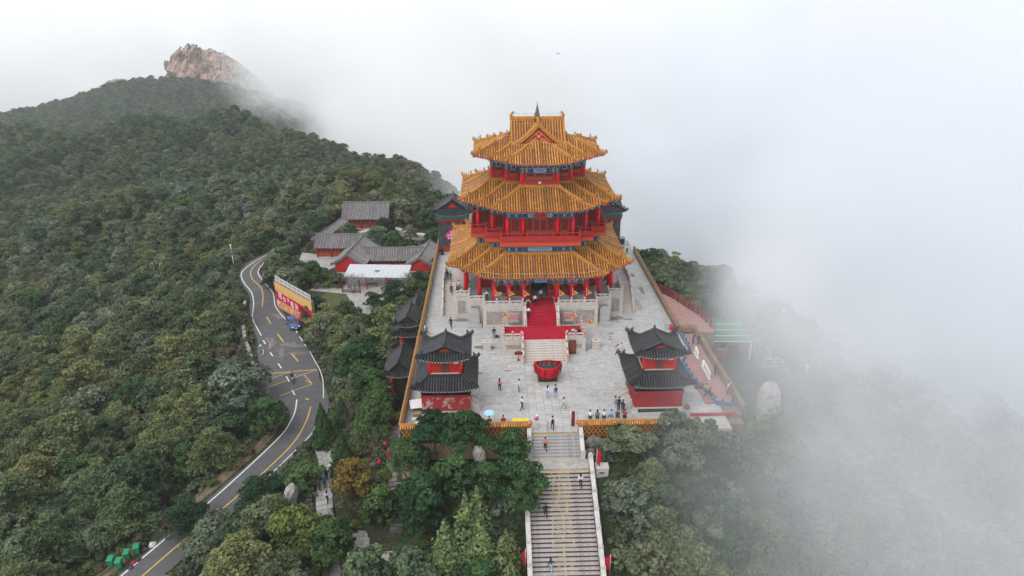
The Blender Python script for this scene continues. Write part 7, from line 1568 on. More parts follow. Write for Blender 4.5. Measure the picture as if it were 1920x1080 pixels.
# ------------------------------------------------------------------ people
M_skin = mat('skin', (.42, .24, .17), .6, .05, 5); M_hair = mat('black_hair', (.012, .010, .010), .5, .1, 8)
CL = {}
def cloth(c):
    if c not in CL: CL[c] = mat('cloth_%02d' % len(CL), c, .85, .12, 6)
    return CL[c]
WHT, BLK_, GRYC, NAVY, JEAN, PINK, RED_, BEIGE, LBLUE, CORAL, DGREY, OLIVE, LILAC = (.62, .62, .62), (.018, .018, .02), (.20, .20, .21), (.025, .035, .08), (.13, .19, .30), (.55, .22, .26), (.36, .02, .03), (.45, .36, .26), (.28, .42, .60), (.55, .17, .11), (.06, .06, .065), (.20, .30, .08), (.34, .34, .55)
def skeleton(pose):
    """joints (x right, y forward is -y), edges with zone; feet on z=0, height about 1.68"""
    V = {}; E = []
    def v(n, p, r, r2=None): V[n] = (p, (r, r2 or r))
    hip = .90; lean = 0.0; sit = pose in ('sit', 'ride'); crouch = pose == 'crouch'
    if sit: hip = .46 if pose == 'sit' else .82
    if crouch: hip = .34
    ly = {'bend': -.34, 'ride': -.16, 'crouch': -.22}.get(pose, -.02)
    v('pelvis', (0, 0, hip), .135, .11); v('waist', (0, ly * .3, hip + .16), .125, .10); v('chest', (0, ly * .75, hip + .36), .150, .11); v('neckb', (0, ly, hip + .50), .075); v('neck', (0, ly - .01, hip + .57), .052); v('head0', (0, ly - .025, hip + .65), .076, .085); v('head1', (0, ly - .02, hip + .74), .078, .09)
    E += [('pelvis', 'waist', 2), ('waist', 'chest', 1), ('chest', 'neckb', 1), ('neckb', 'neck', 0), ('neck', 'head0', 0), ('head0', 'head1', 0)]
    for s, S in ((-1, 'l'), (1, 'r')):
        h = (s * .095, 0, hip - .04)
        if sit: kn, an = (s * .12, -.42, hip - .02), (s * .13, -.42, .08) if pose == 'sit' else (s * .2, -.12, .30)
        elif crouch: kn, an = (s * .15, -.36, .42), (s * .14, -.10, .08)
        elif pose == 'walk': kn, an = ((s * .09, -.16, .50), (s * .09, -.20, .08)) if s > 0 else ((s * .09, .06, .49), (s * .09, .30, .13))
        else: kn, an = (s * .10, -.02, .48), (s * .11, .02, .08)
        if pose == 'ride': kn = (s * .22, -.40, .66)
        toe = (an[0] + s * .02, an[1] - .16, max(an[2] - .045, .035))
        v('hip' + S, h, .092); v('knee' + S, kn, .062); v('ank' + S, an, .043); v('toe' + S, toe, .036, .03)
        E += [('pelvis', 'hip' + S, 2), ('hip' + S, 'knee' + S, 2), ('knee' + S, 'ank' + S, 2), ('ank' + S, 'toe' + S, 3)]
        cz = hip + .42; sh = (s * .19, ly * .85, cz)
        if pose == 'photo': el, wr = (s * .25, ly - .16, cz - .16), (s * .10, ly - .38, cz + .10)
        elif pose == 'ride': el, wr = (s * .30, ly - .18, cz - .20), (s * .30, ly - .42, cz - .16)
        elif pose == 'bend': el, wr = (s * .24, ly - .08, cz - .25), (s * .16, ly - .26, cz - .42)
        elif sit or crouch: el, wr = (s * .24, ly * .9 + .02, cz - .24), (s * .12, ly - .24, cz - .30)
        elif pose == 'walk': el, wr = (s * .24, s * .14, cz - .25), (s * .24, s * .16 - .12, cz - .46)
        elif pose == 'point' and s > 0: el, wr = (s * .42, ly - .10, cz - .02), (s * .66, ly - .18, cz + .03)
        else: el, wr = (s * .245, .02, cz - .27), (s * .25, -.05, cz - .51)
        d = (Vector(wr) - Vector(el)).normalized(); pm = Vector(wr) + d * .07; side = Vector((s, 0, 0)).cross(d); side = side.normalized() if side.length > .1 else Vector((0, -1, 0))
        v('sh' + S, sh, .070); v('el' + S, el, .046); v('wr' + S, wr, .030); v('palm' + S, tuple(pm), .034, .02)
        E += [('chest', 'sh' + S, 1), ('sh' + S, 'el' + S, 1), ('el' + S, 'wr' + S, 4), ('wr' + S, 'palm' + S, 0)]
        for k, (off, ln) in enumerate(((-.027, .062), (-.009, .075), (.009, .07), (.027, .055))):
            a = pm + d * .03 + side * off; b = a + d * ln * .5 - Vector((s * .008, 0, 0)); c = b + d * ln * .45 - Vector((s * .02, 0, 0)); v('f%d%s' % (k, S), tuple(a), .011); v('g%d%s' % (k, S), tuple(b), .010); v('h%d%s' % (k, S), tuple(c), .008); E += [('palm' + S, 'f%d%s' % (k, S), 0), ('f%d%s' % (k, S), 'g%d%s' % (k, S), 0), ('g%d%s' % (k, S), 'h%d%s' % (k, S), 0)]
        a = Vector(wr) + d * .03 - side * .035; b = a + (d - side * .5).normalized() * .045; v('t0' + S, tuple(a), .013); v('t1' + S, tuple(b), .010); E += [('wr' + S, 't0' + S, 0), ('t0' + S, 't1' + S, 0)]
    return V, E
POSE = {}
def pose_mesh(pose):
    if pose in POSE: return POSE[pose]
    V, E = skeleton(pose); names = list(V); ix = {n: i for i, n in enumerate(names)}
    me = bpy.data.meshes.new('person_rig'); me.from_pydata([V[n][0] for n in names], [(ix[a], ix[b]) for a, b, _ in E], []); o = bpy.data.objects.new('person_rig', me); COL.objects.link(o)
    m = o.modifiers.new('skin', 'SKIN'); m.use_smooth_shade = True; m.branch_smoothing = .3
    for i, n in enumerate(names): d = me.skin_vertices[0].data[i]; d.radius = V[n][1]; d.use_root = n == 'pelvis'
    s = o.modifiers.new('sub', 'SUBSURF'); s.levels = 1; s.render_levels = 1
    dg = bpy.context.evaluated_depsgraph_get(); out = bpy.data.meshes.new_from_object(o.evaluated_get(dg)); bpy.data.objects.remove(o); out.name = 'person_' + pose
    A = np.array([V[a][0] for a, b, _ in E]); B = np.array([V[b][0] for a, b, _ in E]); Zn = [z for _, _, z in E]; rad = np.array([min(V[a][1][0], V[b][1][0]) for a, b, _ in E])
    out.materials.clear()
    for mm in (M_skin, cloth(WHT), cloth(BLK_), cloth(DGREY), cloth(GRYC)): out.materials.append(mm)
    idx = []
    for p in out.polygons:
        c = np.array(p.center); d = B - A; t = np.clip(((c - A) * d).sum(1) / (d * d).sum(1), 0, 1); ds = np.linalg.norm(A + d * t[:, None] - c, axis=1) - rad; idx.append(Zn[int(ds.argmin())])
    out.polygons.foreach_set('material_index', idx); out.polygons.foreach_set('use_smooth', [True] * len(idx)); hd = V['head1'][0]; POSE[pose] = (out, hd); return POSE[pose]
def hair_mesh(long):
    q = MB(); n = 12; vs = []; fs = []; rows = 6
    for j in range(rows + 1):
        a = j / rows * 1.95
        for k in range(n):
            b = 2 * math.pi * k / n; back = math.sin(b); a2 = a * (.62 + .38 * (back * .5 + .5)) if back < .2 else a; vs.append((.098 * math.sin(a2) * math.cos(b), .112 * math.sin(a2) * back + .008, .125 * math.cos(a2)))
    for j in range(rows):
        for k in range(n): fs.append((j * n + k, (j + 1) * n + k, (j + 1) * n + (k + 1) % n, j * n + (k + 1) % n))
    q.add(vs, fs, M_hair, True)
    if long: q.tube([(0, .085, .0), (0, .125, -.12), (0, .13, -.30)], [.085, .085, .05], 8, M_hair)
    return q.mesh('hair')
HAIR = {False: hair_mesh(False), True: hair_mesh(True)}
fm = MB(); fm.tube([(0, -.098, -.01), (0, -.128, -.035), (0, -.105, -.05)], [.010, .017, .012], 5, M_skin)
for sx in (-1, 1): fm.lathe((sx * .034, -.094, .0), [(.004, -.008), (.013, 0), (.004, .008)], 6, M_hair); fm.box((sx * .086, .0, -.015), (.02, .035, .055), M_skin)
fm.box((0, -.098, -.068), (.042, .012, .010), mat('lips', (.30, .10, .09), .6, .05, 5)); FACE = fm.mesh('face')
bagm = {}
def person(x, y, z, facing, pose, top, legs, label, long=False, h=1.68, sleeve=None, shoes=DGREY, hat=None, bag=None, group=None):
    """facing in degrees: 0 looks towards the camera side (-y)"""
    me, hd = pose_mesh(pose); o = link('person', me, None, (x, y, z), R(facing)); o.scale = (h / 1.68,) * 3
    for i, c in ((1, top), (2, legs), (3, shoes), (4, sleeve or top)): s = o.material_slots[i]; s.link = 'OBJECT'; s.material = cloth(c)
    tag(o, label, 'person', group); hh = link('hair', HAIR[long], o, (hd[0], hd[1] + .0, hd[2] + .0)); link('face', FACE, o, (hd[0], hd[1], hd[2] - .01))
    if hat: q = MB(); q.lathe((hd[0], hd[1], hd[2] + .03), [(.19, 0), (.12, .02), (.11, .1), (.04, .13)], 10, cloth(hat)); q.build('hat', o)
    if bag:
        if bag not in bagm: q = MB(); q.box((0, 0, 0), (.28, .16, .40), cloth(bag), taper=.85); q.box((0, .09, -.06), (.2, .05, .2), cloth(bag)); bagm[bag] = q.mesh('backpack')
        link('backpack', bagm[bag], o, (hd[0], hd[1] + .20, hd[2] - .43))
    return o
T2 = TZ + .04
PEOPLE = [
 (-12.3, -10.9, 0, -10, 'walk', BLK_, BLK_, 'man in black walking alone on the left side of the plaza', {}),
 (-6.4, -14.2, 0, 10, 'stand', BLK_, JEAN, 'man in black jacket and jeans standing by the landing', {}),
 (-5.8, -27.7, 0, 170, 'stand', PINK, BLK_, 'long haired woman in pink top and black trousers on the plaza', dict(long=True)),
 (-3.6, -27.9, 0, 100, 'stand', WHT, GRYC, 'person in white shirt and grey trousers left of the burner', {}),
 (-3.4, -31.7, 0, 120, 'walk', WHT, BLK_, 'person in white top and black trousers striding across the front plaza', dict(sleeve=OLIVE)),
 (-.4, -29.4, 0, 150, 'stand', WHT, LBLUE, 'woman in white top and pale blue trousers before the burner', dict(long=True)),
 (.5, -29.3, 0, -160, 'stand', LILAC, LILAC, 'woman in lilac clothes with dark backpack before the burner', dict(bag=DGREY)),
 (1.25, -31.6, 0, 60, 'walk', WHT, GRYC, 'girl in a white dress walking on the slab path', dict(h=1.5, long=True, sleeve=WHT)),
 (-2.0, -35.4, 0, 180, 'photo', (.40, .06, .12), WHT, 'woman in crimson top and white trousers taking a photo at the stair head', dict(hat=WHT)),
 (-.35, -35.6, 0, 180, 'walk', WHT, BLK_, 'adult in white and black with a dark bag at the stair head', dict(bag=BLK_)),
 (-.85, -35.9, 0, 180, 'walk', PINK, LBLUE, 'small child in pink climbing beside an adult at the stair head', dict(h=1.15)),
 (-1.25, -37.76, -1.14, 180, 'walk', CORAL, BLK_, 'woman in coral top climbing the upper stair flight', {}),
 (1.95, -41.9, None, 170, 'walk', WHT, BLK_, 'long haired woman in white jacket high on the lower stairs', dict(long=True)),
 (-1.65, -44.4, None, 180, 'walk', BLK_, BLK_, 'person all in black on the left of the lower stairs', {}),
 (-1.5, -48.9, None, 180, 'walk', DGREY, LBLUE, 'woman in dark top and pale jeans low on the stairs', dict(long=True)),
 (8.7, -17.0, 0, 5, 'stand', PINK, WHT, 'child in pink and white standing right of the stone box', dict(h=1.4)),
 (9.2, -19.7, 0, 30, 'walk', WHT, BLK_, 'man in white shirt and black trousers walking near the right pavilion', dict(bag=DGREY)),
 (9.75, -19.3, 0, 30, 'walk', WHT, WHT, 'person in white behind the man near the right pavilion', {}),
 (3.9, -33.9, 0, 180, 'crouch', WHT, DGREY, 'person in white sitting first from the stairs behind the front wall', {}),
 (4.65, -33.9, 0, 175, 'crouch', GRYC, DGREY, 'long haired person in grey sitting second behind the front wall', dict(long=True)),
 (5.4, -33.9, 0, 180, 'crouch', WHT, DGREY, 'person in white sitting between grey and blue visitors behind the front wall', {}),
 (6.15, -33.9, 0, 190, 'sit', LBLUE, JEAN, 'person in sky blue sitting behind the front wall', {}),
 (6.85, -33.8, 0, 170, 'crouch', DGREY, DGREY, 'person in dark grey sitting beside the blue one', {}),
 (7.7, -33.9, 0, 200, 'crouch', RED_, BLK_, 'person in red sitting last behind the front wall', {}),
 (7.25, -32.1, 0, 150, 'stand', BLK_, BLK_, 'person in black standing among the seated group by the right pavilion', {}),
 (7.0, -31.2, 0, 60, 'sit', LBLUE, JEAN, 'person in pale blue seated at the right pavilion steps', {}),
 (7.6, -32.7, 0, 130, 'stand', BLK_, DGREY, 'second person in black close to the right pavilion corner', {}),
 (19.6, -17.0, .1, 40, 'photo', NAVY, NAVY, 'person in navy taking a photo at the head of the pink deck', {}),
 (20.2, -17.3, .1, 30, 'stand', (.12, .02, .03), NAVY, 'person in dark maroon by the outer deck wall', {}),
 (20.0, -25.2, .1, 100, 'stand', NAVY, BLK_, 'person in dark clothes halfway down the pink deck wall', {}),
 (20.15, -29.5, .1, 60, 'point', WHT, BLK_, 'person in white pointing out over the deck wall into the fog', {}),
 (17.6, -29.6, 0, 120, 'walk', BEIGE, DGREY, 'person in beige jacket at the foot of the deck steps', {}),
 (18.0, -29.9, .1, 80, 'sit', (.12, .03, .04), DGREY, 'person in maroon sitting at the blue kerb', {}),
 (-15.75, -15.3, 0, 80, 'stand', NAVY, BLK_, 'person in navy leaning on the left plaza wall behind the pavilion', {}),
 (-15.6, -14.2, 0, 90, 'bend', DGREY, GRYC, 'person in grey bending at the left plaza wall', {}),
 (-15.7, -12.9, 0, 90, 'stand', WHT, BLK_, 'person in white with phone at the left plaza wall', {}),
 (-15.75, -16.3, 0, 70, 'stand', CORAL, GRYC, 'person in coral at the left plaza wall by the white banner', {}),
 (-15.4, -25.0, 0, 150, 'bend', NAVY, BLK_, 'person in navy jacket in the gap left of the left pavilion', {}),
 (-7.0, -34.7, 0, 180, 'crouch', NAVY, DGREY, 'person crouching under the pale blue parasol', {}),
 (-5.5, -34.6, 0, 180, 'crouch', RED_, DGREY, 'person in red crouching right of the parasol', {}),
 (.15, -9.0, T2, 180, 'walk', WHT, DGREY, 'visitor in white about to enter the dark doorway', dict(bag=WHT)),
 (-.75, -11.0, T2, 175, 'walk', WHT, BLK_, 'visitor in white shirt on the carpet before the doorway', {}),
 (-1.75, -12.2, T2, 165, 'walk', WHT, BLK_, 'visitor in white with dark bag at the top of the red stair', dict(bag=DGREY)),
 (-1.75, -13.42, TZ - .7 + .02, 170, 'walk', WHT, BLK_, 'last visitor in white climbing the left edge of the red stair', {}),
 (3.9, -17.2, LZ, 200, 'crouch', WHT, BLK_, 'long haired person in white crouching on the carpeted landing', dict(long=True)),
 (4.55, -17.3, LZ, 170, 'crouch', BLK_, BLK_, 'person in black crouching at the landing balustrade', {}),
 (-7.3, -9.2, T2, 10, 'stand', WHT, DGREY, 'person in white on the left of the veranda behind the columns', {}),
 (-5.4, -9.3, T2, -30, 'stand', WHT, GRYC, 'second person in white on the veranda nearer the doorway', {}),
 (-11.3, -5.6, T2, 0, 'stand', WHT, GRYC, 'person in white at the left terrace corner by the column', {}),
 (-11.0, -6.6, T2, 20, 'crouch', WHT, GRYC, 'person in white crouching at the left terrace corner', {}),
 (-12.5, -4.4, None, 0, 'walk', (.16, .03, .03), BLK_, 'person in dark red coming down the left side stairs', {}),
 (-12.7, -2.0, T2 - .03, 0, 'stand', DGREY, (.05, .10, .09), 'person in dark green at the top of the left side stairs', {}),
 (-13.2, -1.2, T2 - .03, -20, 'stand', BLK_, BLK_, 'person in black behind the green one at the left side stairs', {}),
 (17.2, 17.6, 0, 180, 'stand', WHT, BLK_, 'person in white far off at the end of the right alley', {}),
 (16.6, 18.4, 0, 150, 'stand', BEIGE, GRYC, 'person in beige far off beside the machine at the alley end', {}),
 (14.9, 8.3, 0, 180, 'walk', BLK_, BLK_, 'person in black in the right alley beside the terrace', {}),
 (-45.2, 3.9, -9.95, 20, 'stand', BLK_, BLK_, 'walker in black at the left road edge by the guard stones', {}),
 (-43.4, 1.7, -9.95, 160, 'walk', WHT, BLK_, 'walker in white and black on the road edge', {}),
 (-42.9, .9, -9.95, 160, 'walk', GRYC, WHT, 'walker in grey and white nearest on the road', {}),
 (-42.3, 2.8, -9.95, 120, 'walk', PINK, WHT, 'walker in pink jacket and white trousers on the road', {}),
 (-25.7, -30.0, None, 160, 'walk', WHT, BLK_, 'walker in white top farthest up the lower path', {}),
 (-26.0, -31.0, None, 150, 'stand', DGREY, BLK_, 'walker in dark grey on the lower path behind the navy one', {}),
 (-25.9, -32.4, None, 170, 'bend', NAVY, BLK_, 'walker in navy bending on the lower path', {}),
 (-26.4, -32.9, None, 140, 'stand', DGREY, DGREY, 'walker in grey jacket beside the navy one', dict(bag=DGREY)),
 (-25.1, -34.8, None, 170, 'walk', WHT, BLK_, 'walker in white coat and black trousers on the lower path', dict(long=True)),
 (-23.9, -37.0, None, 180, 'walk', BLK_, BLK_, 'walker in black lowest on the path between the trees', {}),
 (-28.0, -33.6, None, 30, 'sit', BLK_, DGREY, 'person in black resting behind the tall pale stone', {}),
]
def stair_z(y): k = int((y2 - y) / RUN); return zl - RISE * (k + 1)
for x, y, z, f, po, tp, lg, lb, kw in PEOPLE:
    if z is None:
        if y < -38 and abs(x) < 4: z = stair_z(y)
        elif x < -11.5 and y > -8: z = TZ - (TZ / 13) * (int((-3.4 - y) / (3.5 / 13)) + 1)
        else: z = gz(x, y) + .12 if dist_line0(x, y) > .2 else path_z(x, y) + .08
    person(x, y, z, f, po, tp, lg, lb, **kw)
rd = person(-36.1, -7.6 + 0, -9.96, R(0) + 22, 'ride', BLK_, BLK_, 'rider in black on the motorcycle inside the yellow box'); rd.location = (-36.1 - .28 * math.cos(R(-68)), -7.6 - .28 * math.sin(R(-68)), -9.96); rd.rotation_euler.z = R(-68 + 90)
TREES += [
 ('high', -15.2, -37.6, 6.0, 4.8, 'leftmost dark tree of the row below the front wall'),
 ('high', -12.6, -37.5, 6.3, 4.7, 'second dark tree from the left in the row below the front wall'),
 ('high', -10.3, -37.7, 6.1, 4.4, 'dark tree in the row just left of the upright stone'),
 ('high', -8.5, -37.2, 5.6, 3.4, 'tall dark tree right behind the upright stone'),
 ('dark', -4.9, -39.4, 5.2, 5.0, 'wide dark tree beside the top of the front stairs'),
 ('dark', -14.2, -40.2, 4.8, 4.4, 'round dark tree left in the second row below the wall'),
 ('dark', -10.4, -40.4, 4.8, 4.8, 'round dark tree in the middle of the second row below the wall'),
 ('dark', -7.2, -41.2, 4.6, 4.2, 'dark tree between the second row and the stair wall'),
 ('dark', -3.6, -42.9, 5.2, 5.2, 'dark tree overhanging the left stair wall'),
 ('dark', -13.3, -43.0, 7.6, 5.2, 'very dark tall tree beside the slab landing'),
 ('cypress', -9.2, -46.4, 8.8, 6.6, 'yellowish green spired conifer in the bottom foreground'),
 ('cypress', -5.9, -48.4, 6.4, 5.6, 'lower yellowish conifer beside the stair wall at the bottom'),
 ('yellow', -21.6, -36.5, 5.8, 5.4, 'yellow brown autumn tree beside the lower path'),
 ('dark', -18.4, -38.8, 5.0, 4.6, 'dark green tree touching the yellow autumn tree'),
 ('dpine', -32.4, -33.9, 4.6, 6.2, 'dark pine left of the tall pale leaning stone'),
 ('dark', -28.4, -31.9, 3.0, 5.0, 'low spreading bushy tree behind the tall pale stone'),
 ('light', -26.6, -41.6, 5.6, 6.4, 'clumpy bright green tree at the bottom left of the path'),
 ('dark', -22.9, -43.4, 5.2, 5.4, 'round green tree at the foot of the lower path'),
 ('grey', -41.0, -13.6, 7.0, 9.4, 'big grey green tree overhanging the road junction'),
 ('dark', -35.9, -19.6, 5.4, 5.4, 'darker tree right beside the big tree at the junction'),
 ('grey', -47.8, -1.9, 5.0, 6.0, 'pale grey green tree left behind the big junction tree'),
 ('dark', -21.1, -26.6, 5.6, 5.2, 'rounded bright dark green tree below the left plaza wall'),
 ('spruce', -27.8, -23.7, 6.2, 4.4, 'pointed conifer beside the narrow lower road'),
 ('spruce', -24.0, -30.1, 5.4, 4.2, 'second conifer lower beside the road bend'),
 ('grey', -36.0, -41.9, 4.6, 6.2, 'large grey green bush tree at the bottom left'),
 ('grey', -36.2, -38.3, 4.0, 4.6, 'grey green bush right above the bottom bush tree'),
 ('dpine', -40.2, -36.0, 4.0, 4.4, 'small dark pine leaning over the road below the verge'),
 ('shrub', -50.3, -35.3, 2.4, 3.6, 'yellowish shrub behind the green bins'),
 ('dpine', -31.0, 52.4, 5.0, 6.0, 'dark evergreen before the back hall of the courtyard'),
 ('dark', -38.4, 53.4, 3.4, 3.2, 'small dark tree beside the covered walk'),
 ('dpine', -23.9, 16.3, 4.6, 5.6, 'dark pine right of the courtyard path'),
 ('dpine', -20.2, 21.5, 4.4, 4.8, 'dark pine below the plaza wall near the red gable'),
 ('dark', -27.5, 14.8, 3.0, 4.0, 'round green shrub tree below the white shelter'),
 ('dpine', -37.3, 12.7, 4.2, 5.2, 'dark pine overhanging the painted wall'),
 ('dpine', -35.1, 9.0, 4.2, 5.0, 'second dark pine at the right end of the painted wall'),
 ('dpine', -48.6, 28.0, 4.0, 4.0, 'dark pine at the left end of the painted wall'),
 ('pine', -44.3, 28.5, 4.6, 4.6, 'tall thin pine on the grass above the painted wall'),
 ('bare', -32.4, 21.8, 4.8, 5.2, 'bare grey tree before the white shelter'),
 ('bare', -23.0, 23.6, 4.6, 5.0, 'bare twiggy tree at the right of the white shelter'),
 ('dark', -21.9, 10.6, 4.4, 4.4, 'green tree beside the farther side pavilion'),
 ('light', -30.3, 72.0, 5.0, 8.0, 'pale yellow green tree on the crest behind the courtyard'),
 ('light', -38.2, 83.7, 4.6, 7.0, 'pale green tree left on the crest behind the courtyard'),
 ('grey', 11.9, -37.6, 5.2, 3.6, 'yellowish tree growing up over the right pavilion corner'),
 ('oak', 14.5, -38.8, 5.0, 4.6, 'leafy tree below the right front wall in thin fog'),
 ('oak', 7.0, -38.6, 3.6, 5.6, 'dark bushes right of the stone planter'),
 ('grey', 6.3, -44.7, 5.2, 5.6, 'olive green tree beside the right stair wall in thin fog'),
 ('oak', 7.0, -48.4, 4.6, 5.4, 'olive green tree lowest beside the right stair wall'),
 ('oak', 22.7, 6.1, 6.0, 6.4, 'bushy tree against the fog beyond the right wall'),
 ('light', 24.8, 4.1, 3.6, 4.6, 'bright green bush behind the upper pink deck'),
 ('grey', 28.7, 7.3, 6.6, 6.6, 'tall grey tree fading into fog above the green shed'),
 ('bare', -20.4, -29.4, 3.6, 4.6, 'bare grey shrub in the thicket near the road bend'),
 ('dark', -52.0, 44.4, 3.8, 4.4, 'dark green tree inside the top of the upper bend'),
 ('oak', -50.2, 48.6, 5.0, 5.2, 'leafy tree beside the road above the upper bend'),
 ('grey', -49.6, 53.2, 5.2, 5.4, 'grey green tree beside the hidden stretch of upper road'),
 ('dark', -48.6, 58.6, 5.0, 5.0, 'dark tree left of the covered walk'),
 ('oak', -58.6, 47.6, 4.8, 5.0, 'leafy tree outside the top of the upper bend'),
 ('oak', -51.2, 66.0, 4.4, 4.6, 'leafy tree where the upper road runs into the woods')]
KEEP_EXTRA = [(-46, 16, -7), (-44.5, 18, -8), (-43, 17, -7), (-43.5, 17, -5), (-41.5, 14.8, -6.2), (-41.5, 14.8, -4.8), (-39.5, 12.6, -5.2), (-38, 10.8, -4.6), (-40.9, 11.2, -9.2), (-44.5, -40.5, -11.6), (-46.7, -40.3, -11.6), (-48, -43, -12.4), (-50, -45.5, -12.8), (-47, -44.5, -12.6), (-52, -48, -13.3), (-25.5, -32, -8.8), (-25.1, -34.8, -8.8), (-24, -37, -9), (-18, -40.9, -9.9), (-16.5, -40.9, -9.9), (-19.3, -40.9, -9.9), (-29, -35.2, -8), (-37.2, -21.5, -11), (-39.6, -26.6, -11.2), (-42.4, -31.6, -11.6), (-44.6, -35, -12), (-35.9, -17.6, -10.6), (-41, -29, -11.4), (-38.4, -24, -11), (-8, -37.4, -.2), (-8, -37.4, -1.5),
 (-60.9, 40.5, -7), (-37, 60, -7.0), (-40, 60, -7.0), (-33, 60.0, -7), (-36, 62, -4), (-40.5, 40.7, -7.0), (-43, 40.6, -7), (-38, 40.6, -7), (-35.2, 31.4, -7), (-36.5, 31.4, -7.4), (-33.5, 31.4, -7), (-28, 34.6, -7.4), (-20, 31.4, -7.4), (-27.6, 25.4, -6.2), (-32, 25.4, -6.2), (-23.5, 25.4, -6.2), (-31, 23, -8.5), (-30, 17, -8.5), (-44, 42, -8.5), (-30, 57.1, -7), (-22, 52, -7), (-33, 22, -6.5),
 (-18.4, -10.5, -.6), (-18.5, -20, -1.4), (-19.6, -20, -1.8), (-18.4, -7.6, 1.2), (-18.5, -17.2, 0), (-19.4, -13, -1.8), (-18.8, -31.8, -5.6), (26, -13.3, -.9), (24, -13.3, -.9), (28.5, -13.3, -.9), (26, -13.3, -3), (26.6, -27.3, -2.5), (26.2, -27.3, .3), (31, -15.6, -3.5), (34, -19, -3), (20.7, -20, 0), (20.7, -26, 0), (20.7, -32, 0), (23, -10, .8), (5, -36, .6), (8, -36, .6), (10.5, -36, .6), (4.3, -39.8, -1.9), (3.4, -45, -3), (3.5, -50, -6)]
NOTREE = [(-42.5, -30.4, 58.5, 67.5), (-44.5, -33, 38.5, 45.5), (-39, -29.5, 29.5, 43), (-34, -15, 31, 41), (-35, -20.5, 21.5, 31), (-45.5, -39.5, 43, 57.5), (-42, -26, 9.5, 24), (-48, -38, 33, 45), (-20.3, -16, -21.5, 1.0), (21, 31.5, -15, -5.5), (24.4, 28.8, -28.6, -24), (-20.4, -15.6, -43.4, -38.6), (-40, -17, 49.5, 58.5), (3.4, 5.6, -41, -38), (-17.5, -2.6, -41.2, -35.5), (-47, -36, 8.5, 20.5)]
BARE = [(-46.2, -40.2, 2.6), (-49, -45.5, 5.0), (-45.8, -41, 3.2), (-28.2, -34.2, 1.4), (-31, -16.5, 1.0), (-60.9, 40.5, 1.4), (-44.4, -36, 2.2), (-42.2, -31.6, 2.6), (-39.4, -26.4, 2.3), (-36.7, -20.6, 1.7), (-9, -37.5, .8)]
# ------------------------------------------------------------------ planting
def area_kind(x, y, g):
    r = g.random()
    if x > 3:                                                     # right slope in the fog
        return 'oak' if r < 0.45 else 'grey' if r < 0.75 else 'dark' if r < 0.85 else 'pine'
    if y > 500: return 'oak' if r < .8 else 'dark'
    if y > 150: return 'oak' if r < .62 else 'dark' if r < .82 else 'grey' if r < .94 else 'rusty'
    if y > 62: return 'grey' if r < 0.34 else 'light' if r < .50 else 'oak' if r < 0.90 else 'rusty' if r < .93 else 'pine'
    if x < -30 and y < 24 and x < -26: 
        return 'pine' if r < 0.36 else 'oak' if r < 0.74 else 'grey' if r < 0.88 else 'dark' if r < 0.94 else 'light' if r < .97 else 'rusty'
    if x > -30: return 'dark' if r < 0.42 else 'oak' if r < 0.62 else 'grey' if r < 0.76 else 'spruce' if r < 0.86 else 'pine' if r < 0.95 else 'bare'
    return 'oak' if r < 0.55 else 'pine' if r < 0.70 else 'grey' if r < 0.88 else 'dark' if r < 0.96 else 'bare'

# things that must stay in view from the photograph's side: world point, clear radius in photograph pixels
KEEP = []
for i in range(len(RS)):
    x, y, z, w = RS[i]
    if y > -34 and y < 41:
        j = min(i + 1, len(RS) - 1); k = max(i - 1, 0); t = Vector((RS[j][0] - RS[k][0], RS[j][1] - RS[k][1], 0)).normalized(); n_ = Vector((t.y, -t.x, 0))
        for s in ((-0.5, -0.2, 0.1, 0.38) if y > -16 else (-0.5, -0.2, 0.15)):
            KEEP.append((x + n_.x * w * s, y + n_.y * w * s, z + 0.1))
KEEP += KEEP_EXTRA
KP = np.array(KEEP); KX, KY, KZ = project(KP)

def blocked(x, y, z, h, w):
    """would a crown here hide one of the kept points?"""
    px, py, Z = project(np.array([(x, y, z + h * 0.55)])); s = FOC / Z[0]
    rx, ry = w * 0.5 * s, (h * 0.47) * s
    return bool((((np.abs(KX - px[0]) / rx) ** 2 + (np.abs(KY - py[0]) / ry) ** 2 < 1) & (KZ > Z[0])).any())

def free(x, y, m=0.6):
    """clear of everything built"""
    if -17.2 - m < x < 19.4 + m and -36.6 - m < y < 27 + m: return False
    if 18 < x < 31 + m and -34.5 - m < y < 3 + m: return False
    if -3.9 - m < x < 4.0 + m and -75 < y < -35: return False
    for x0, x1, y0, y1 in NOTREE:
        if x0 - m < x < x1 + m and y0 - m < y < y1 + m: return False
    return True
def dist_line(x, y, S):
    a, b = S[:-1], S[1:]; d = b[:, :2] - a[:, :2]; t = np.clip(((x - a[:, 0]) * d[:, 0] + (y - a[:, 1]) * d[:, 1]) / (d ** 2).sum(1), 0, 1)
    return float((np.hypot(x - a[:, 0] - t * d[:, 0], y - a[:, 1] - t * d[:, 1]) - (a[:, 3] + (b[:, 3] - a[:, 3]) * t) / 2).min())

planted = []
for t in TREES:
    kind, x, y, h, w, lab = t[:6]
    plant(kind, x, y, h, w, lab, None, t[6] if len(t) > 6 else None)
    planted.append((x, y, w * 0.5))
PLA = np.array(planted) if planted else np.zeros((0, 3))

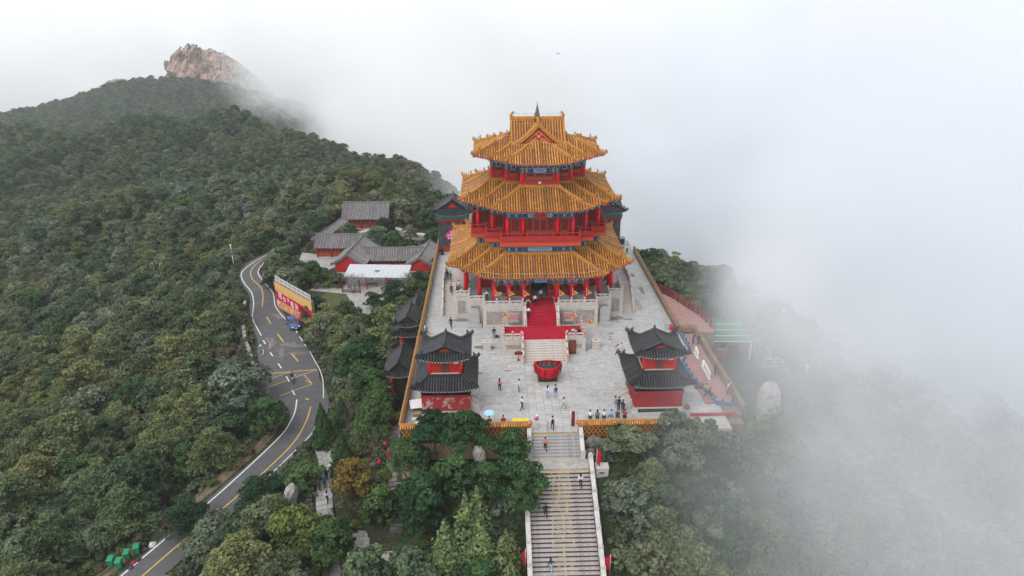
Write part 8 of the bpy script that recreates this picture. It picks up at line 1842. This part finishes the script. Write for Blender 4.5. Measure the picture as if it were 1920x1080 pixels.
cand = []
def scatter(x0, x1, y0, y1, sp, hs, seed):
    g = np.random.default_rng(seed)
    xs = np.arange(x0, x1, sp); ys = np.arange(y0, y1, sp); X, Y = np.meshgrid(xs, ys)
    X = X + (np.arange(len(ys)) % 2)[:, None] * sp * 0.5; X = X + g.uniform(-.42, .42, X.shape) * sp; Y = Y + g.uniform(-.42, .42, Y.shape) * sp
    X, Y = X.ravel(), Y.ravel(); Zh = height(X, Y); px, py, Zc = project(np.stack([X, Y, Zh + 2], 1))
    ok = (Zc > 25) & (px > -90) & (px < 2010) & (py > -60) & (py < 1190)
    for x, y, z, zc in zip(X[ok], Y[ok], Zh[ok], Zc[ok]):
        cand.append((x, y, z, zc, hs * float(np.clip(g.lognormal(0, .24), .55, 1.6)), g))
NEARX = (-115, 62)
scatter(-118, 94, -62, 110, 3.05, 1.14, 1)
near_c = cand; cand = []
singles = {}; bulk = []
seq = sorted(near_c, key=lambda c: c[3])
g0 = np.random.default_rng(5)
for x, y, z, zc, hs, g in seq:
    if not free(x, y): continue
    if x > 12 and (y > 55 or x > 90): continue
    dr = dist_line(x, y, RS)
    if dr < 1.0: continue
    if dist_line(x, y, PS) < 0.8 or dist_line(x, y, PS2) < 0.3: continue
    if any(((x - bx) ** 2 + (y - by) ** 2) < br * br for bx, by, br in BARE): continue
    if len(PLA) and (np.hypot(PLA[:, 0] - x, PLA[:, 1] - y) < PLA[:, 2] * 0.75 + 0.5).any(): continue
    kind = area_kind(x, y, g0)
    H, W = PROTO[kind][0][2:4]; h = H * hs; w = W * hs * 0.98
    if dr < 2.2 or blocked(x, y, z, h, w):
        kind = 'shrub' if g0.random() < 0.7 else 'gshrub'; H, W = PROTO[kind][0][2:4]; h, w = H * hs * 0.8, W * hs * 0.9
        if blocked(x, y, z, h, w):
            if g0.random() < 0.5: continue
            h, w = h * 0.45, w * 0.6
            if blocked(x, y, z, h, w): continue
    nm = KINDNAME[kind]
    if singles.setdefault(nm, 0) < 290 and zc < 175:
        singles[nm] += 1
        what = {'broadleaf_tree': 'leafy green tree', 'pine_tree': 'tiered pine', 'grey_green_tree': 'grey green bushy tree', 'light_green_tree': 'light green bushy tree', 'spruce_tree': 'dark pointed conifer', 'rusty_shrub': 'rusty brown shrub', 'shrub': 'low green shrub', 'bare_tree': 'grey bare twigged tree', 'autumn_tree': 'yellow tree', 'cypress_tree': 'pointed cypress'}[nm]
        size = 'tall ' if h > H * 1.12 else 'small ' if h < H * 0.86 else ''
        if x > 3: where = ('right of the front stairs at the bottom' if x < 20 else 'deep in the fog at the bottom right') if y < -40 else ('just below the right front wall' if x < 20 else 'around the big pale boulder' if x < 36 else 'far down the foggy slope below the boulder') if y < -14 else ('around the green roofed shed' if y < 0 else 'beyond the right plaza wall') if x < 36 else 'far out in fog beyond the green roof'
        elif y > 60: where = 'on the wooded rise behind the courtyard' if x > -55 else 'on the hillside beyond the upper bend'
        elif x > -26 and y < -36: where = 'between footpath and front stairs'
        elif (x > -31 and y < 14) or (x > -36 and y < -22): where = 'in the thicket below the left plaza wall' if y > -20 else 'in the thicket beside the lower footpath'
        elif x > -47 and y > 8 and y < 60: where = 'around the grey roofed courtyard'
        elif y < -22: where = 'at the bottom left below the road' if x > -44 else 'in the forest at the bottom left corner'
        elif y < 12: where = 'in the forest left of the yellow box' if x > -62 else 'deep in the left middle forest'
        else: where = 'in the forest outside the upper bend' if x > -80 else 'in the forest at the far left'
        what = size + what
        plant(kind, x, y, h, w, what + ' ' + where, what + 's ' + where, z)
    else: bulk.append((kind, x, y, z, h, w))
for reg_ in ((-330, 30, 110, 460, 3.5, .98, 2), (-190, -118, -40, 110, 3.1, 1.05, 3), (-640, -60, 520, 900, 5.2, 1.4, 4)):
    scatter(*reg_)
# crag shrubs
for i in range(700):
    x, y = g0.uniform(-392, -292), g0.uniform(772, 845)
    top = float(crag(x, y)); t_ = (x + 395) / 100 * .6 + (y - 772) / 60 * .5
    if g0.random() < t_ ** 1.5: bulk.append(('oak', x, y, top - .6, g0.uniform(2, 3.6), g0.uniform(2.4, 4.2)))
# undergrowth: low shrubs over the bare soil
low = []; keepc = cand; cand = []
scatter(-66, 40, -60, 60, 1.25, 1.0, 8)
for x, y, z, zc, hs, g in cand:
    if not free(x, y, .35): continue
    if dist_line(x, y, RS) < .7 or dist_line(x, y, PS) < .35 or dist_line(x, y, PS2) < .2: continue
    if any(((x - bx) ** 2 + (y - by) ** 2) < (br * .8) ** 2 for bx, by, br in BARE): continue
    h = g0.uniform(.6, 1.4)
    if blocked(x, y, z, h, h * 1.5): continue
    low.append((('shrub', 'gshrub', 'rusty', 'shrub', 'light')[int(g0.integers(0, 5))], x, y, z - .1, h, h * 1.6))
for x in np.arange(4.4, 20.5, .8):
    for yy in (-37.2, -38.2): low.append((('shrub', 'gshrub', 'rusty')[int(g0.integers(0, 3))], x + g0.uniform(-.3, .3), yy + g0.uniform(-.3, .3), gz(x, yy) - .1, g0.uniform(.7, 1.3), g0.uniform(1.2, 1.9)))
cand = keepc
zz = g0.random(len(cand))
for i, (x, y, z, zc, hs, g) in enumerate(cand):
    if y > 500 and rocky(x, y) > 0.35 and zz[i] < 0.93: continue
    kind = area_kind(x, y, g0); H, W = PROTO[kind][0][2:4]; bulk.append((kind, x, y, z - 0.2, H * hs, W * hs * 1.05))

# everything past the nearest few hundred of a kind: one object, instanced from the same crowns
def instancer(name, items, label):
    objs = []; index = {}
    for kind, pr in PROTO.items():
        for i, (cr, tk, H, W) in enumerate(pr):
            o = bpy.data.objects.new(kind + '_crown_source', cr if cr is not None else tk); index[(kind, i)] = len(objs); objs.append((o, H, W))
    col = bpy.data.collections.new(name + '_sources')
    for i, (o, _, _) in enumerate(objs): o.name = 'source_%03d' % i; col.objects.link(o)
    g = np.random.default_rng(77); n = len(items)
    P = np.array([(b[1], b[2], b[3]) for b in items], np.float32); ids = np.zeros(n, np.int32); S = np.zeros((n, 3), np.float32)
    for k, b in enumerate(items):
        i = index[(b[0], int(g.integers(0, len(PROTO[b[0]]))))]; ids[k] = i; S[k] = (b[5] / objs[i][2], b[5] / objs[i][2], b[4] / objs[i][1])
    me = bpy.data.meshes.new(name); me.vertices.add(n); me.vertices.foreach_set('co', P.ravel())
    a = me.attributes.new('pick', 'INT', 'POINT'); a.data.foreach_set('value', ids)
    a = me.attributes.new('sz', 'FLOAT_VECTOR', 'POINT'); a.data.foreach_set('vector', S.ravel())
    a = me.attributes.new('turn', 'FLOAT_VECTOR', 'POINT'); tv = np.zeros((n, 3), np.float32); tv[:, 2] = g.uniform(0, 6.28, n); a.data.foreach_set('vector', tv.ravel())
    o = link(name, me); ng = bpy.data.node_groups.new(name, 'GeometryNodeTree')
    ng.interface.new_socket('Geometry', in_out='INPUT', socket_type='NodeSocketGeometry'); ng.interface.new_socket('Geometry', in_out='OUTPUT', socket_type='NodeSocketGeometry')
    N, L = ng.nodes, ng.links; gi, go = N.new('NodeGroupInput'), N.new('NodeGroupOutput')
    ci = N.new('GeometryNodeCollectionInfo'); ci.inputs['Collection'].default_value = col; ci.inputs['Separate Children'].default_value = True; ci.inputs['Reset Children'].default_value = True
    ip = N.new('GeometryNodeInstanceOnPoints'); ip.inputs['Pick Instance'].default_value = True
    def A(nm, t):
        q = N.new('GeometryNodeInputNamedAttribute'); q.data_type = t; q.inputs['Name'].default_value = nm; return q.outputs['Attribute']
    L.new(gi.outputs[0], ip.inputs['Points']); L.new(ci.outputs[0], ip.inputs['Instance']); L.new(A('pick', 'INT'), ip.inputs['Instance Index'])
    er = N.new('FunctionNodeEulerToRotation'); L.new(A('turn', 'FLOAT_VECTOR'), er.inputs[0]); L.new(er.outputs[0], ip.inputs['Rotation']); L.new(A('sz', 'FLOAT_VECTOR'), ip.inputs['Scale'])
    L.new(ip.outputs[0], go.inputs[0]); md = o.modifiers.new('trees', 'NODES'); md.node_group = ng
    tag(o, label, 'forest', kind='stuff'); return o
near_b = [b for b in bulk if b[2] < 112]; hill_b = [b for b in bulk if 112 <= b[2] < 500]; far_b = [b for b in bulk if b[2] >= 500]
for nm, it, lb in (('forest', near_b, 'dense mixed forest on the slope left of the road'), ('hill_forest', hill_b, 'dark green forest over the rounded middle hill'), ('mountain_forest', far_b, 'bluish forest below the rocky peak far behind')):
    if it: instancer(nm, it, lb)
print('low', len(low), sum(1 for l in low if l[1] > 4))
instancer('undergrowth', low, 'low mixed undergrowth covering the slopes between the trees')
print('trees', singles, len(near_b), len(hill_b), len(far_b), 't', round(time.time() - T0, 1))
# ------------------------------------------------------------------ haze and drifting fog
def fog_material(name, sigma, xcurve, y0, y1, width0, width1, nscale, warp, colr=(0.985, 0.992, 1.0), zlow=None, contrast=(0.30, 0.70), ylow=None):
    m = bpy.data.materials.new(name); m.use_nodes = True; nt = m.node_tree; N, L = nt.nodes, nt.links
    for n in list(N): N.remove(n)
    out = N.new('ShaderNodeOutputMaterial'); pv = N.new('ShaderNodeVolumePrincipled')
    pv.inputs['Color'].default_value = (*colr, 1); pv.inputs['Anisotropy'].default_value = 0.1
    tc = N.new('ShaderNodeTexCoord'); sp = N.new('ShaderNodeSeparateXYZ'); L.new(tc.outputs['Object'], sp.inputs[0])
    nz = N.new('ShaderNodeTexNoise'); nz.inputs['Scale'].default_value = nscale; nz.inputs['Detail'].default_value = 4.0; nz.inputs['Roughness'].default_value = 0.62
    L.new(tc.outputs['Object'], nz.inputs['Vector'])
    def M(op, a, b=None, c=None):
        n = N.new('ShaderNodeMath'); n.operation = op
        for i, v in enumerate((a, b, c)):
            if v is None: continue
            if isinstance(v, (int, float)): n.inputs[i].default_value = v
            else: L.new(v, n.inputs[i])
        return n.outputs[0]
    t = M('DIVIDE', M('SUBTRACT', sp.outputs['Y'], y0), y1 - y0)
    fc = N.new('ShaderNodeFloatCurve'); L.new(t, fc.inputs['Value']); cv = fc.mapping.curves[0]
    xs = [p[1] for p in xcurve]; lo, hi = min(xs), max(xs) + 1e-3
    pts = [((p[0] - y0) / (y1 - y0), (p[1] - lo) / (hi - lo)) for p in xcurve]
    while len(cv.points) < len(pts): cv.points.new(0.5, 0.5)
    for p, q in zip(cv.points, pts): p.location = q; p.handle_type = 'AUTO_CLAMPED'
    fc.mapping.update()
    xb = M('MULTIPLY_ADD', fc.outputs[0], hi - lo, lo)
    s = M('SUBTRACT', sp.outputs['X'], xb)
    s = M('MULTIPLY_ADD', M('SUBTRACT', nz.outputs['Fac'], 0.5), warp, s)
    wd = M('MULTIPLY_ADD', t, width1 - width0, width0)
    k = M('DIVIDE', s, wd)
    sm = N.new('ShaderNodeMapRange'); sm.interpolation_type = 'SMOOTHSTEP'; L.new(k, sm.inputs['Value'])
    cn = N.new('ShaderNodeMapRange'); cn.inputs['From Min'].default_value = contrast[0]; cn.inputs['From Max'].default_value = contrast[1]; cn.inputs['To Min'].default_value = 0.10; cn.inputs['To Max'].default_value = 1.5
    L.new(nz.outputs['Fac'], cn.inputs['Value'])
    d = M('MULTIPLY', sm.outputs[0], cn.outputs[0]); d = M('MULTIPLY', d, sigma)
    if zlow:
        zr = N.new('ShaderNodeMapRange'); L.new(sp.outputs['Z'], zr.inputs['Value']); zr.inputs['From Min'].default_value = zlow[0]; zr.inputs['From Max'].default_value = zlow[1]; zr.inputs['To Min'].default_value = zlow[2]; zr.inputs['To Max'].default_value = 1.0
        d = M('MULTIPLY', d, zr.outputs[0])
    if ylow:
        yr = N.new('ShaderNodeMapRange'); L.new(sp.outputs['Y'], yr.inputs['Value']); yr.inputs['From Min'].default_value = ylow[0]; yr.inputs['From Max'].default_value = ylow[1]; yr.inputs['To Min'].default_value = ylow[2]; yr.inputs['To Max'].default_value = 1.0
        d = M('MULTIPLY', d, yr.outputs[0])
    L.new(d, pv.inputs['Density']); L.new(pv.outputs[0], out.inputs['Volume'])
    m.cycles.volume_step_rate = 1.0
    return m
def vol_box(name, b, m, label):
    q = MB().bx(*b, m); o = q.build(name); tag(o, label, 'fog', kind='stuff'); return o
NEAR_CURVE = [(-90, 7), (-60, 6), (-42, 8), (-28, 18.5), (-10, 24), (8, 26), (25, 24), (40, 13), (60, -10)]
FAR_CURVE = [(60, -12), (150, -24), (220, -40), (300, -78), (420, -125), (560, -215), (640, -300), (740, -325), (810, -365), (870, -480), (960, -900)]
f1 = vol_box('near_fog', (2, 170, -90, 59.95, -75, 58), fog_material('near_fog', 0.088, NEAR_CURVE, -90, 60, 16, 26, 0.048, 38.0, zlow=(-34, 6, 0.60), contrast=(0.40, 0.63), ylow=(-50, 14, 0.17), colr=(0.955, 0.972, 1.0)), 'pale drifting fog bank right of the temple over the slope')
f2 = vol_box('valley_fog', (-900, 900, 60, 960, -240, 44), fog_material('valley_fog', 0.034, FAR_CURVE, 60, 960, 26, 210, 0.011, 150.0, contrast=(0.39, 0.63)), 'white fog filling the valley behind the temple and hill')
M_sea = bpy.data.materials.new('cloud_sea'); M_sea.use_nodes = True
_n = M_sea.node_tree.nodes; _n.remove(_n['Principled BSDF']); _pv = _n.new('ShaderNodeVolumePrincipled'); _pv.inputs['Density'].default_value = 0.012; _pv.inputs['Color'].default_value = (0.99, 0.995, 1, 1); _pv.inputs['Anisotropy'].default_value = 0.1
M_sea.node_tree.links.new(_pv.outputs[0], _n['Material Output'].inputs['Volume'])
f3 = vol_box('cloud_sea', (-1690, 1690, 960.05, 1690, -250, 50), M_sea, 'white sea of cloud beyond the rocky mountain')
M_haze = bpy.data.materials.new('haze'); M_haze.use_nodes = True
_n = M_haze.node_tree.nodes; _n.remove(_n['Principled BSDF']); _pv = _n.new('ShaderNodeVolumePrincipled'); _pv.inputs['Density'].default_value = 0.00020; _pv.inputs['Color'].default_value = (0.90, 0.95, 1, 1)
M_haze.node_tree.links.new(_pv.outputs[0], _n['Material Output'].inputs['Volume'])
hz = vol_box('haze', (-1760, 1760, -420, 1760, -262, 62), M_haze, 'thin pale haze over the whole ridge')
